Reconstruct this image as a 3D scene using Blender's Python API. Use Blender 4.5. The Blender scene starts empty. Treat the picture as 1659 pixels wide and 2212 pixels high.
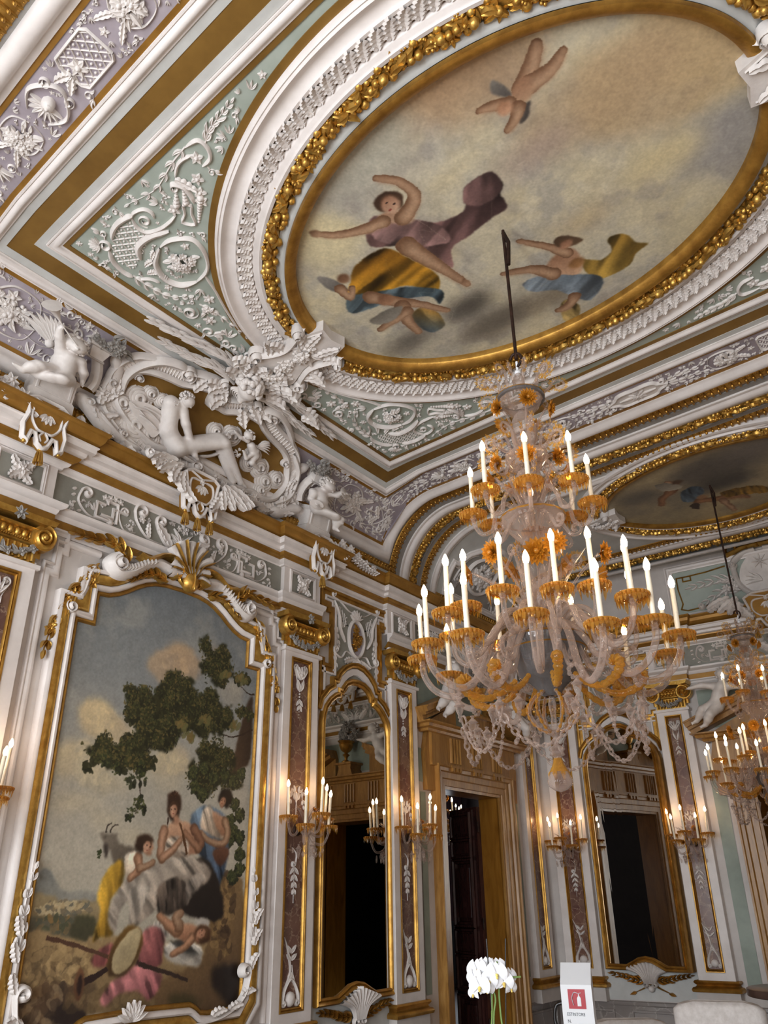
import bpy, math, random
import numpy as np
from mathutils import Vector, Matrix
rnd = random.Random(11)
nrs = np.random.RandomState(5)
SC = bpy.context.scene
COL = SC.collection
PI = math.pi
# ------------------------------------------------------------------ camera, light, exposure
def look():
    yaw, pitch, roll = math.radians(36.016), math.radians(25.6855), math.radians(-.855)
    f = Vector((-math.sin(yaw)*math.cos(pitch), math.cos(yaw)*math.cos(pitch), math.sin(pitch)))
    r = Vector((math.cos(yaw), math.sin(yaw), 0)); u = r.cross(f)
    r2 = math.cos(roll)*r + math.sin(roll)*u; u2 = -math.sin(roll)*r + math.cos(roll)*u
    cd = bpy.data.cameras.new('camera'); cam = bpy.data.objects.new('camera', cd); COL.objects.link(cam)
    m = Matrix((r2, u2, -f)).transposed().to_4x4(); m.translation = Vector((0, 0, 1.6)); cam.matrix_world = m
    cd.sensor_fit = 'VERTICAL'; cd.sensor_height = 24; cd.lens = 1726.5/2212*24; cd.clip_start = .05; cd.clip_end = 100
    SC.camera = cam
look()
SC.view_settings.view_transform = 'Standard'; SC.view_settings.look = 'None'; SC.view_settings.gamma = 1
SC.view_settings.use_curve_mapping = False
SC.view_settings.exposure = -0.28
SC.cycles.use_denoising = True
SC.cycles.max_bounces = 7; SC.cycles.diffuse_bounces = 4; SC.cycles.glossy_bounces = 4
SC.cycles.transparent_max_bounces = 28; SC.cycles.caustics_reflective = False; SC.cycles.caustics_refractive = False
SC.cycles.sample_clamp_indirect = 6
WLD = bpy.data.worlds.new('sky'); SC.world = WLD; WLD.use_nodes = True
WLD.node_tree.nodes['Background'].inputs[0].default_value = (.75, .85, 1, 1)
WLD.node_tree.nodes['Background'].inputs[1].default_value = 1.2
# room co-ordinates (x from the left wall, y into the room, z up) -> world; the old room is not quite square
CS, SN = math.cos(math.radians(-5.34)), math.sin(math.radians(-5.34))
def W(p):
    p = np.asarray(p, float); x, y, z = p[..., 0], p[..., 1], p[..., 2]
    k = .15*np.clip((y-8.6)/1.2, 0, 1)
    return np.stack([(x-5)*CS, y+(x-5)*SN+k*x, z], -1)
def area(name, loc, rot, sx, sy, power, col):
    l = bpy.data.lights.new(name, 'AREA'); l.shape = 'RECTANGLE'; l.size = sx; l.size_y = sy; l.energy = power; l.color = col
    o = bpy.data.objects.new(name, l); COL.objects.link(o); o.location = loc; o.rotation_euler = rot; return o
WIN_X = (1.15, 3.32, 5.5)
for wx in WIN_X:      # daylight entering by the three tall windows behind the viewer
    area('window_daylight', W((wx, -2.86, 2.05)), (PI/2, 0, math.radians(-5.3)), 1.2, 3.0, 270, (.88, .94, 1))
# ------------------------------------------------------------------ mapping of flat ornament (a, b, h) on to its surface
def LW(p): return W(np.stack([p[:, 2], p[:, 0], p[:, 1]], 1))
def FW(p): return W(np.stack([p[:, 0], 9.8-p[:, 2], p[:, 1]], 1))
UF, UT = 6.1966, 7.4532
def CVr(p):
    u, y, h = p[:, 0], p[:, 1], p[:, 2]
    m = u > UT/2; uu = np.where(m, UT-u, u)
    th = np.clip((1.2566-uu)/.8, 0, PI/2); r = .8-h
    dn = np.minimum(uu, 0)
    x = np.where(uu > 1.2566, .85+uu-1.2566, .85-r*np.sin(th)); z = 4.8+r*np.cos(th)+dn
    return np.stack([np.where(m, 6.64-x, x), y, z], 1)
def CV(p): return W(CVr(np.asarray(p, float)))
def UX(x): return 1.2566+x-.85
# ------------------------------------------------------------------ mesh builder
class MB:
    def __init__(s): s.v = []; s.f = []; s.n = 0
    def add(s, V, *F):
        V = np.asarray(V, float).reshape(-1, 3)
        for f in F:
            f = np.asarray(f, int)
            if f.size: s.f.append(f+s.n)
        s.v.append(V); s.n += len(V); return s
def gridf(n, m, wn=False, wm=False):
    i = np.arange(n if wn else n-1); j = np.arange(m if wm else m-1)
    I, J = np.meshgrid(i, j, indexing='ij'); I = I.ravel(); J = J.ravel(); I2 = (I+1) % n; J2 = (J+1) % m
    return np.stack([I*m+J, I2*m+J, I2*m+J2, I*m+J2], 1)
def tag(o, label=None, cat=None, group=None, kind=None):
    if label: o['label'] = label
    if cat: o['category'] = cat
    if group: o['group'] = group
    if kind: o['kind'] = kind
    return o
def root(name, base, label, cat, group=None):
    o = bpy.data.objects.new(name, None); COL.objects.link(o); o.empty_display_size = .1
    o.location = Vector([float(c) for c in base]); return tag(o, label, cat, group)
def wloc(o):
    v = Vector((0, 0, 0))
    while o: v = v+o.location; o = o.parent
    return v
def mesh(mb, name, mat, parent=None, fm=None, sharp=52, smooth=True, label=None, cat=None, group=None, kind=None):
    V = np.concatenate(mb.v)
    if fm is not None: V = fm(V)
    if parent is not None: base = np.array(wloc(parent))
    elif kind == 'structure': base = np.zeros(3)
    else: base = np.array([(V[:, 0].min()+V[:, 0].max())/2, (V[:, 1].min()+V[:, 1].max())/2, V[:, 2].min()])
    me = bpy.data.meshes.new(name)
    me.vertices.add(len(V)); me.vertices.foreach_set('co', (V-base).astype(np.float32).ravel())
    nl = sum(f.size for f in mb.f); npoly = sum(len(f) for f in mb.f)
    me.loops.add(nl); me.polygons.add(npoly)
    me.loops.foreach_set('vertex_index', np.concatenate([f.ravel() for f in mb.f]).astype(np.int32))
    tot = np.concatenate([np.full(len(f), f.shape[1]) for f in mb.f]).astype(np.int32)
    st = np.concatenate([[0], np.cumsum(tot)[:-1]]).astype(np.int32)
    me.polygons.foreach_set('loop_start', st)
    me.polygons.foreach_set('use_smooth', np.full(npoly, smooth, dtype=bool))
    me.update(calc_edges=True); me.validate()
    if smooth and sharp: me.set_sharp_from_angle(angle=math.radians(sharp))
    if mat: me.materials.append(mat)
    o = bpy.data.objects.new(name, me); COL.objects.link(o)
    if parent is not None: o.parent = parent
    else: o.location = Vector(base)
    return tag(o, label, cat, group, kind)
def copy_tree(o, parent=None):
    c = o.copy(); COL.objects.link(c); c.parent = parent
    for ch in list(o.children): copy_tree(ch, c)
    return c
# ---- primitives
def cr(pts, n=8, closed=False):
    P = np.asarray(pts, float); k = len(P)
    if k < 3: return resamp(P, n*(k-1)+1)
    out = []
    for i in range(k if closed else k-1):
        if closed: p0, p1, p2, p3 = P[i-1], P[i], P[(i+1) % k], P[(i+2) % k]
        else: p0, p1, p2, p3 = P[max(i-1, 0)], P[i], P[i+1], P[min(i+2, k-1)]
        t = np.linspace(0, 1, n, endpoint=False)[:, None]
        out.append(.5*(2*p1+(p2-p0)*t+(2*p0-5*p1+4*p2-p3)*t*t+(3*p1-p0-3*p2+p3)*t**3))
    if not closed: out.append(P[-1:])
    return np.concatenate(out)
def resamp(P, n):
    P = np.asarray(P, float); d = np.concatenate([[0], np.cumsum(np.linalg.norm(np.diff(P, axis=0), axis=1))])
    s = np.linspace(0, d[-1], n); return np.stack([np.interp(s, d, P[:, i]) for i in range(P.shape[1])], 1)
def dens(P, step, closed=False):
    P = [np.asarray(q, float) for q in P]
    if closed: P = P+[P[0]]
    out = []
    for a, b in zip(P[:-1], P[1:]):
        k = max(1, int(np.linalg.norm(b-a)/step+.5)); out += [a+(b-a)*i/k for i in range(k)]
    if not closed: out.append(P[-1])
    return np.array(out)
def normals2(P, closed):
    if closed: a = P-np.roll(P, 1, 0); b = np.roll(P, -1, 0)-P
    else:
        d = np.diff(P, axis=0); a = np.concatenate([d[:1], d]); b = np.concatenate([d, d[-1:]])
    a = a/(np.linalg.norm(a, axis=1, keepdims=True)+1e-12); b = b/(np.linalg.norm(b, axis=1, keepdims=True)+1e-12)
    na = np.stack([a[:, 1], -a[:, 0]], 1); nb = np.stack([b[:, 1], -b[:, 0]], 1)
    m = na+nb; q = (m*na).sum(1, keepdims=True); return m/np.maximum(q, .35)
def mould(mb, path, prof, closed=False, caps=True):   # profile (offset to the right of the path, height)
    P = np.asarray(path, float); N = normals2(P, closed); pr = np.asarray(prof, float); n, m = len(P), len(pr)
    V = np.zeros((n, m, 3)); V[:, :, :2] = P[:, None]+N[:, None]*pr[None, :, :1]; V[:, :, 2] = pr[None, :, 1]
    mb.add(V, gridf(n, m, closed))
    if not closed and caps:
        mb.add(V[0], [list(range(m))]); mb.add(V[-1], [list(range(m))[::-1]])
    return mb
def ogee(o0, o1, h, base=0.):
    w = o1-o0
    return [(o0+w*a, base+h*b) for a, b in ((0, -.1), (0, .45), (.08, .5), (.16, .55), (.24, .8), (.38, 1), (.55, 1), (.66, .8), (.74, .5), (.8, .42), (.82, .62), (.93, .6), (.95, .2), (1, .15), (1, -.1))]
def torus_p(o0, o1, h, base=0.):
    return [(o0+(o1-o0)*(.5-.5*math.cos(t)), base+h*math.sin(t)) for t in np.linspace(0, PI, 9)]
def flat_p(o0, o1, h): return [(o0, 0), (o0, h), (o1, h), (o1, 0)]
def relief(mb, path, w, h, h0=0., taper='b', n=None):
    P = np.asarray(path, float)
    if n: P = resamp(P, n)
    k = len(P); t = np.linspace(0, 1, k)
    s = {'n': np.ones(k), 'b': np.clip(np.minimum(t, 1-t)*6, .12, 1)**.6, 'e': np.clip((1-t)*1.2, .1, 1)**.7, 's': np.clip(t*1.2, .1, 1)**.7}[taper]
    N = normals2(P, False); cs = np.array([(-1, 0), (-.72, .72), (0, 1), (.72, .72), (1, 0)])
    V = np.zeros((k, 5, 3)); V[:, :, :2] = P[:, None]+N[:, None]*(cs[None, :, :1]*w/2*s[:, None, None]); V[:, :, 2] = h0+cs[None, :, 1]*h*(.4+.6*s[:, None])
    V[:, 0, 2] -= .01; V[:, 4, 2] -= .01
    return mb.add(V, gridf(k, 5))
_LT = np.array([0, .12, .35, .6, .82, 1]); _LW = np.array([.18, .6, 1, .85, .45, .04])
def leaf(mb, a, b, ang, L, wd, h, h0=0., tip=.4, bend=0.):
    t = _LT; th = ang+bend*(t-.3); c, s = np.cos(th), np.sin(th)
    cx, cy = a+L*t*c, b+L*t*s; V = np.zeros((6, 5, 3))
    for j, (q, e) in enumerate(((-1, 0), (-.55, .75), (0, .5), (.55, .75), (1, 0))):
        V[:, j, 0] = cx-s*q*wd/2*_LW; V[:, j, 1] = cy+c*q*wd/2*_LW; V[:, j, 2] = h0+h*(e*(.5+.5*_LW)+tip*t*t*(1-abs(q)*.5))
    V[:, 0, 2] -= .006; V[:, 4, 2] -= .006
    return mb.add(V, gridf(6, 5))
def acanth(mb, a, b, ang, L, wd, h, h0=0., curl=.5, bend=0., lobes=4):
    n = lobes*3+1; t = np.linspace(0, 1, n); ser = 1-.38*((np.arange(n) % 3) == 0); ser[0] = .5
    w = wd/2*np.sin(np.clip(t*.86+.1, 0, 1)*PI)**.6*ser; th = ang+bend*t; c, s = np.cos(th), np.sin(th)
    cx = a+np.concatenate([[0], np.cumsum(c[:-1])])*L/(n-1); cy = b+np.concatenate([[0], np.cumsum(s[:-1])])*L/(n-1); V = np.zeros((n, 5, 3))
    for j, (q, e) in enumerate(((-1, .1), (-.5, .8), (0, .45), (.5, .8), (1, .1))):
        V[:, j, 0] = cx-s*q*w; V[:, j, 1] = cy+c*q*w; V[:, j, 2] = h0+h*(e+curl*t*t)
    return mb.add(V, gridf(n, 5))
def ball(mb, a, b, r, h0=0., hs=1., n=8, k=4, rb=None):
    th = np.linspace(0, 2*PI, n, endpoint=False); ph = np.linspace(0, PI/2, k)
    V = np.zeros((k, n, 3))
    for i, p in enumerate(ph):
        rr = max(math.cos(p), .02); V[i, :, 0] = a+r*rr*np.cos(th); V[i, :, 1] = b+(rb or r)*rr*np.sin(th); V[i, :, 2] = h0+r*hs*math.sin(p)
    V[0, :, 2] -= .006
    return mb.add(V, gridf(k, n, False, True))
def rosette(mb, a, b, r, h, h0=0., n=6, rot=0., core=.32):
    for i in range(n): leaf(mb, a, b, rot+2*PI*i/n, r, r*.95*4.2/max(n, 4), h*.6, h0, tip=.5)
    ball(mb, a, b, r*core, h0+h*.25, 1.3)
    return mb
def spiral(c, r0, r1, a0, turns, n=26):
    t = np.linspace(0, 1, n); r = r0+(r1-r0)*t**.8; a = a0+turns*2*PI*t
    return np.stack([c[0]+r*np.cos(a), c[1]+r*np.sin(a)], 1)
def scroll(mb, path, c_r, turn, w, h, h0=0., n=6, eye=True):   # smooth stem ending in a volute; turn +1 left / -1 right
    P = cr(path, n); d = P[-1]-P[-2]; a = math.atan2(d[1], d[0]); s = 1 if turn > 0 else -1
    ctr = P[-1]+c_r*np.array([-math.sin(a)*s, math.cos(a)*s]); a0 = math.atan2(P[-1][1]-ctr[1], P[-1][0]-ctr[0])
    Q = np.concatenate([P, spiral(ctr, c_r, c_r*.22, a0, abs(turn)*s, 22)[1:]])
    relief(mb, Q, w, h, h0, 's')
    if eye: ball(mb, ctr[0], ctr[1], c_r*.3, h0+h*.3)
    return Q
def spray(mb, path, L, wd, h, h0=0., n=7, stem=.012, ang=.7, tipleaf=True, fade=.45):
    P = resamp(cr(path, 6), n*3+1); relief(mb, P, stem, h*.5, h0, 'e')
    for i in range(n):
        q = P[i*3+1]; d = P[i*3+2]-P[i*3]; a = math.atan2(d[1], d[0]); s = 1-fade*i/n
        for sg in (1, -1): leaf(mb, q[0], q[1], a+sg*ang*(1+.15*rnd.uniform(-1, 1)), L*s*rnd.uniform(.85, 1.1), wd*s, h, h0, bend=-sg*.5)
    if tipleaf:
        d = P[-1]-P[-3]; leaf(mb, P[-1][0], P[-1][1], math.atan2(d[1], d[0]), L*(1-fade), wd*(1-fade), h, h0)
def bouquet(mb, a, b, ra, rb, h, h0=0., n=22, size=.05, seed=3):
    r = random.Random(seed)
    for i in range(n):
        t = r.uniform(0, 2*PI); q = math.sqrt(r.random()); x, y = a+ra*q*math.cos(t), b+rb*q*math.sin(t); hh = h0+h*(1-q*q)*.8; s = size*r.uniform(.7, 1.2)
        k = r.random()
        if k < .45: rosette(mb, x, y, s, s*.7, hh, r.choice((5, 6)), r.random()*6)
        elif k < .75: leaf(mb, x, y, t+r.uniform(-.5, .5), s*1.7, s*.9, s*.5, hh*.8, bend=r.uniform(-.6, .6))
        else:
            for _ in range(3): ball(mb, x+r.uniform(-1, 1)*s*.4, y+r.uniform(-1, 1)*s*.4, s*.35, hh)
def flat(mb, poly, h):       # fan-filled polygon (star shaped about its middle)
    P = np.asarray(poly, float); c = P.mean(0); n = len(P)
    V = np.concatenate([np.c_[P, np.full(n, h)], [[c[0], c[1], h]]]); i = np.arange(n)
    return mb.add(V, np.stack([i, (i+1) % n, np.full(n, n)], 1))
def slab(mb, poly, h, h0=0.):
    P = np.asarray(poly, float); flat(mb, P, h); n = len(P); i = np.arange(n)
    return mb.add(np.concatenate([np.c_[P, np.full(n, h)], np.c_[P, np.full(n, h0)]]), np.stack([i, (i+1) % n, (i+1) % n+n, i+n], 1))
def quadgrid(mb, a0, a1, b0, b1, h, na=1, nb=1):
    A, B = np.meshgrid(np.linspace(a0, a1, na+1), np.linspace(b0, b1, nb+1), indexing='ij')
    return mb.add(np.stack([A, B, np.full_like(A, h)], -1), gridf(na+1, nb+1))
def box(mb, x0, x1, y0, y1, z0, z1):
    V = [(x, y, z) for x in (x0, x1) for y in (y0, y1) for z in (z0, z1)]
    return mb.add(V, [(0, 1, 3, 2), (4, 6, 7, 5), (0, 4, 5, 1), (2, 3, 7, 6), (0, 2, 6, 4), (1, 5, 7, 3)])
def lathe(mb, prof, seg=24, c=(0, 0), flute=0, famp=0.):
    pr = np.asarray(prof, float); th = np.linspace(0, 2*PI, seg, endpoint=False)
    f = 1+famp*np.cos(th*flute) if flute else np.ones(seg); V = np.zeros((len(pr), seg, 3))
    V[:, :, 0] = c[0]+pr[:, :1]*np.cos(th)*f; V[:, :, 1] = c[1]+pr[:, :1]*np.sin(th)*f; V[:, :, 2] = pr[:, 1:2]
    return mb.add(V, gridf(len(pr), seg, False, True))
def tube(mb, path, r, sides=8, closed=False):
    P = np.asarray(path, float); n = len(P); r = np.broadcast_to(np.asarray(r, float), (n,))
    T = np.roll(P, -1, 0)-np.roll(P, 1, 0) if closed else np.gradient(P, axis=0)
    T = T/(np.linalg.norm(T, axis=1, keepdims=True)+1e-12)
    ref = np.array([0, 0, 1.]) if abs(T[0][2]) < .9 else np.array([1., 0, 0]); N = np.zeros_like(P)
    v = np.cross(T[0], ref); v /= np.linalg.norm(v)
    for i in range(n):
        v = v-T[i]*(v@T[i]); v /= np.linalg.norm(v)+1e-12; N[i] = v
    B = np.cross(T, N); th = np.linspace(0, 2*PI, sides, endpoint=False)
    V = P[:, None]+r[:, None, None]*(N[:, None]*np.cos(th)[None, :, None]+B[:, None]*np.sin(th)[None, :, None])
    mb.add(V, gridf(n, sides, closed, True))
    if not closed: mb.add(V[0], [list(range(sides))]); mb.add(V[-1], [list(range(sides))])
    return mb
def ell3(mb, c, r, n=10, k=8):
    th = np.linspace(0, 2*PI, n, endpoint=False); ph = np.linspace(-PI/2, PI/2, k); V = np.zeros((k, n, 3))
    cp = np.maximum(np.cos(ph), .01)[:, None]
    V[:, :, 0] = c[0]+r[0]*cp*np.cos(th); V[:, :, 1] = c[1]+r[1]*cp*np.sin(th); V[:, :, 2] = c[2]+r[2]*np.sin(ph)[:, None]
    return mb.add(V, gridf(k, n, False, True))
def leaf3(mb, p, d, up, L, wd, curl=.3, cup=.2):
    p = np.asarray(p, float); d = np.asarray(d, float); d = d/np.linalg.norm(d); up = np.asarray(up, float); s = np.cross(d, up); s /= np.linalg.norm(s)+1e-9; up = np.cross(s, d)
    V = np.zeros((6, 3, 3))
    for j, q in enumerate((-1, 0, 1)):
        V[:, j] = p+np.outer(L*_LT, d)+np.outer(q*wd/2*_LW, s)+np.outer(-curl*L*_LT**2+abs(q)*cup*wd*_LW, up)
    return mb.add(V, gridf(6, 3))
# ---- bodies: one smooth surface grown from tapered limbs (signed distance + surface nets)
def sdf_body(mb, prims, res=.012, k=.02):
    lo = np.min([np.minimum(np.array(q[1])-q[-1], np.array(q[2] if q[0] == 'c' else q[1])-(max(q[3:]) if q[0] == 'c' else 0)) if q[0] == 'c' else np.array(q[1])-max(q[2]) for q in prims], 0)-.03
    hi = np.max([np.maximum(np.array(q[1]), np.array(q[2]))+max(q[3:]) if q[0] == 'c' else np.array(q[1])+max(q[2]) for q in prims], 0)+.03
    ax = [np.arange(lo[i]-res, hi[i]+res, res) for i in range(3)]
    G = np.stack(np.meshgrid(*ax, indexing='ij'), -1); D = np.full(G.shape[:3], 9.)
    for q in prims:
        if q[0] == 'c':
            a, b, ra, rb = np.array(q[1], float), np.array(q[2], float), q[3], q[4]; ab = b-a
            t = np.clip(((G-a)@ab)/(ab@ab+1e-9), 0, 1); d = np.linalg.norm(G-a-t[..., None]*ab, axis=-1)-(ra+(rb-ra)*t)
        else:
            c, r = np.array(q[1], float), np.array(q[2], float); g = (G-c)/r; l = np.linalg.norm(g, axis=-1); d = (l-1)*l/(np.linalg.norm(g/r, axis=-1)+1e-9)
        kk = q[5] if q[0] == 'c' and len(q) > 5 else k
        hh = np.clip(.5+.5*(D-d)/kk, 0, 1); D = D*(1-hh)+d*hh-kk*hh*(1-hh)
    S = D < 0; nx, ny, nz = S.shape; cnt = np.zeros((nx-1, ny-1, nz-1)); acc = np.zeros((nx-1, ny-1, nz-1, 3))
    off = [(i, j, l) for i in (0, 1) for j in (0, 1) for l in (0, 1)]; sl = lambda A, o: A[o[0]:nx-1+o[0], o[1]:ny-1+o[1], o[2]:nz-1+o[2]]
    for o in off:
        for axn in range(3):
            if o[axn]: continue
            o2 = list(o); o2[axn] = 1; d0, d1 = sl(D, o), sl(D, o2); cross = (d0 < 0) != (d1 < 0)
            t = np.where(cross, d0/(d0-d1+1e-12), 0); p = np.zeros(acc.shape)
            for c in range(3): p[..., c] = o[c]
            p[..., axn] += t; acc += p*cross[..., None]; cnt += cross
    act = cnt > 0; idx = -np.ones(act.shape, int); idx[act] = np.arange(act.sum())
    V = lo-res+(np.argwhere(act)+acc[act]/cnt[act][:, None])*res; F = []
    for axn in range(3):
        s0 = np.take(S, range(S.shape[axn]-1), axn); s1 = np.take(S, range(1, S.shape[axn]), axn); e = np.argwhere(s0 != s1); o1, o2 = [(1, 2), (2, 0), (0, 1)][axn]
        ok = (e[:, o1] > 0) & (e[:, o2] > 0) & (e[:, o1] < act.shape[o1]) & (e[:, o2] < act.shape[o2]); e = e[ok]; fl = s0[tuple(e.T)]
        q = []
        for da, db in ((0, 0), (1, 0), (1, 1), (0, 1)):
            c = e.copy(); c[:, o1] -= da; c[:, o2] -= db; q.append(idx[tuple(c.T)])
        q = np.stack(q, 1); q[~fl] = q[~fl][:, ::-1]; F.append(q)
    return mb.add(V, np.concatenate(F))
def inpoly(P):
    P = np.asarray(P, float)
    def f(A, B):
        r = np.zeros(A.shape, bool)
        for (x0, y0), (x1, y1) in zip(P, np.roll(P, -1, 0)): r ^= ((y0 > B) != (y1 > B)) & (A < (x1-x0)*(B-y0)/(y1-y0+1e-12)+x0)
        return r
    return f
# ------------------------------------------------------------------ materials
def lin(c):
    return tuple(((v/255+.055)/1.055)**2.4 if v > 10 else v/255/12.92 for v in c)+(1,)
def nm(name):
    m = bpy.data.materials.new(name); m.use_nodes = True; n = m.node_tree.nodes; return m, n, m.node_tree.links, n['Principled BSDF']
def noise(n, l, scale, detail=4, rough=.6, vec=None, dist=0.):
    t = n.new('ShaderNodeTexNoise'); t.inputs['Scale'].default_value = scale; t.inputs['Detail'].default_value = detail; t.inputs['Roughness'].default_value = rough; t.inputs['Distortion'].default_value = dist
    if vec is None:
        c = n.new('ShaderNodeNewGeometry'); vec = c.outputs['Position']
    l.new(vec, t.inputs['Vector']); return t
def ramp(n, l, src, *st):
    r = n.new('ShaderNodeValToRGB'); e = r.color_ramp.elements
    while len(e) < len(st): e.new(.5)
    for q, (p, c) in zip(e, st): q.position = p; q.color = c
    l.new(src, r.inputs[0]); return r
def mat(name, c1, c2=None, scale=5., rough=.6, metal=0., bump=0., bscale=60., spec=.5, lo=.35, hi=.68):
    m, n, l, b = nm(name); c2 = c2 or c1
    t = noise(n, l, scale); r = ramp(n, l, t.outputs['Fac'], (lo, lin(c1)), (hi, lin(c2))); l.new(r.outputs[0], b.inputs['Base Color'])
    b.inputs['Roughness'].default_value = rough; b.inputs['Metallic'].default_value = metal; b.inputs['Specular IOR Level'].default_value = spec
    if bump:
        t2 = noise(n, l, bscale, 3); bp = n.new('ShaderNodeBump'); bp.inputs['Strength'].default_value = bump; bp.inputs['Distance'].default_value = .01
        l.new(t2.outputs['Fac'], bp.inputs['Height']); l.new(bp.outputs[0], b.inputs['Normal'])
    return m
M = {}
M['stucco'] = mat('white_stucco', (226, 219, 213), (208, 199, 193), 7, .55, bump=.12)
M['white'] = mat('white_paint', (230, 222, 217), (214, 205, 199), 4, .42, bump=.08, bscale=30)
M['cool'] = mat('pale_grey_paint', (200, 200, 196), (184, 183, 178), 3.5, .5, bump=.06)
M['wallp'] = mat('warm_grey_wall_paint', (206, 198, 192), (188, 180, 174), 2.5, .5, bump=.06)
M['ochre'] = mat('old_gold_paint', (140, 105, 48), (118, 86, 36), 3, .42, .25, bump=.05)
M['ochre2'] = mat('warm_gold_paint', (166, 122, 54), (138, 97, 36), 5, .36, .4)
M['gilt'] = mat('gilding', (214, 172, 88), (176, 130, 56), 14, .36, .8, bump=.25, bscale=45)
M['gilt2'] = mat('aged_gilding', (192, 146, 68), (150, 108, 46), 9, .4, .75, bump=.15)
M['lilac'] = mat('lilac_ground', (170, 160, 166), (148, 137, 144), 4, .5)
M['green'] = mat('sage_green_ground', (168, 176, 166), (150, 159, 148), 3.5, .55)
M['greenw'] = mat('sage_green_wall', (150, 160, 148), (128, 139, 127), 3, .55)
M['grey'] = mat('grey_green_ground', (146, 144, 134), (126, 124, 114), 4, .55)
M['dimgrey'] = mat('mid_grey_paint', (150, 145, 139), (132, 127, 121), 3, .5)
M['wood'] = None; M['candle'] = mat('ivory_candle', (240, 230, 208), (234, 222, 198), 4, .35)
M['iron'] = mat('rusted_iron', (66, 44, 34), (38, 27, 22), 18, .6, .6)
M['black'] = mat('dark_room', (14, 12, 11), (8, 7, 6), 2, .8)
M['velvet'] = mat('off_white_upholstery', (206, 199, 194), (188, 180, 174), 30, .9, bump=.2, bscale=240)
M['white_metal'] = mat('white_painted_metal', (232, 233, 235), (226, 227, 230), 2, .35)
M['red'] = mat('red_sign', (176, 16, 34), (170, 14, 30), 2, .4)
M['ink'] = mat('sign_ink', (52, 54, 60), (48, 50, 56), 2, .5)
M['petal'] = mat('orchid_petal', (246, 246, 248), (236, 236, 240), 9, .5); M['lip'] = mat('orchid_lip', (226, 206, 110), (206, 170, 84), 14, .5)
M['stem'] = mat('orchid_stem', (112, 138, 66), (96, 122, 56), 9, .5); M['leafg'] = mat('orchid_leaf', (46, 92, 36), (30, 70, 26), 5, .35)
M['rubber'] = mat('black_lacquer', (26, 22, 21), (18, 15, 15), 5, .25)
M['tabletop'] = mat('dark_wood_top', (88, 66, 56), (64, 48, 42), 6, .3)
M['daylight'] = None
def wood(name, c1, c2, c3, sx, rough=.35):
    m, n, l, b = nm(name); g = n.new('ShaderNodeNewGeometry'); mp = n.new('ShaderNodeMapping'); mp.inputs['Scale'].default_value = sx
    l.new(g.outputs['Position'], mp.inputs[0]); t = noise(n, l, 3.2, 7, .62, mp.outputs[0], 1.2)
    r = ramp(n, l, t.outputs['Fac'], (.3, lin(c1)), (.52, lin(c2)), (.72, lin(c3))); l.new(r.outputs[0], b.inputs['Base Color']); b.inputs['Roughness'].default_value = rough
    return m
M['wood'] = wood('grained_golden_wood', (128, 88, 38), (160, 116, 58), (178, 136, 76), (4, 4, .8))
M['wood2'] = wood('grained_amber_jamb', (124, 80, 24), (150, 101, 36), (164, 116, 48), (3, 3, .5), .3)
M['oak'] = wood('carved_dark_walnut', (44, 26, 24), (66, 38, 34), (84, 50, 44), (5, 5, 1), .16)
def marble(name, cols, vein, sc):
    m, n, l, b = nm(name); t = noise(n, l, sc*.8, 6, .7, None, .8); g = n.new('ShaderNodeNewGeometry')
    mx = n.new('ShaderNodeMixRGB'); mx.inputs[0].default_value = .16; l.new(g.outputs['Position'], mx.inputs[1]); l.new(t.outputs['Color'], mx.inputs[2])
    v = n.new('ShaderNodeTexVoronoi'); v.feature = 'DISTANCE_TO_EDGE'; v.inputs['Scale'].default_value = sc*1.5; l.new(mx.outputs[0], v.inputs['Vector'])
    v2 = n.new('ShaderNodeTexVoronoi'); v2.inputs['Scale'].default_value = sc*1.5; l.new(mx.outputs[0], v2.inputs['Vector'])
    bw = n.new('ShaderNodeRGBToBW'); l.new(v2.outputs['Color'], bw.inputs[0])
    r1 = ramp(n, l, bw.outputs[0], *[(.15+.7*i/(len(cols)-1), lin(c)) for i, c in enumerate(cols)])
    r2 = ramp(n, l, t.outputs['Fac'], (.35, lin(cols[0])), (.65, lin(cols[-1])))
    m1 = n.new('ShaderNodeMixRGB'); m1.inputs[0].default_value = .5; l.new(r1.outputs[0], m1.inputs[1]); l.new(r2.outputs[0], m1.inputs[2])
    vr = ramp(n, l, v.outputs['Distance'], (.0, (1, 1, 1, 1)), (.03, (0, 0, 0, 1))); m2 = n.new('ShaderNodeMixRGB'); l.new(m1.outputs[0], m2.inputs[1]); m2.inputs[2].default_value = lin(vein)
    ml = n.new('ShaderNodeMath'); ml.operation = 'MULTIPLY'; ml.inputs[1].default_value = .75; l.new(vr.outputs[0], ml.inputs[0]); l.new(ml.outputs[0], m2.inputs[0])
    l.new(m2.outputs[0], b.inputs['Base Color']); b.inputs['Roughness'].default_value = .22; return m
M['marble'] = marble('breccia_marble', [(92, 58, 54), (120, 86, 74), (74, 50, 50), (138, 108, 88)], (180, 156, 132), 6.5)
M['marble_grey'] = marble('grey_dado_marble', [(140, 132, 128), (160, 152, 146), (128, 120, 116)], (176, 168, 160), 3)
M['terrazzo'] = marble('terrazzo_floor', [(150, 132, 112), (172, 154, 134), (136, 112, 96)], (180, 164, 146), 40)
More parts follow.
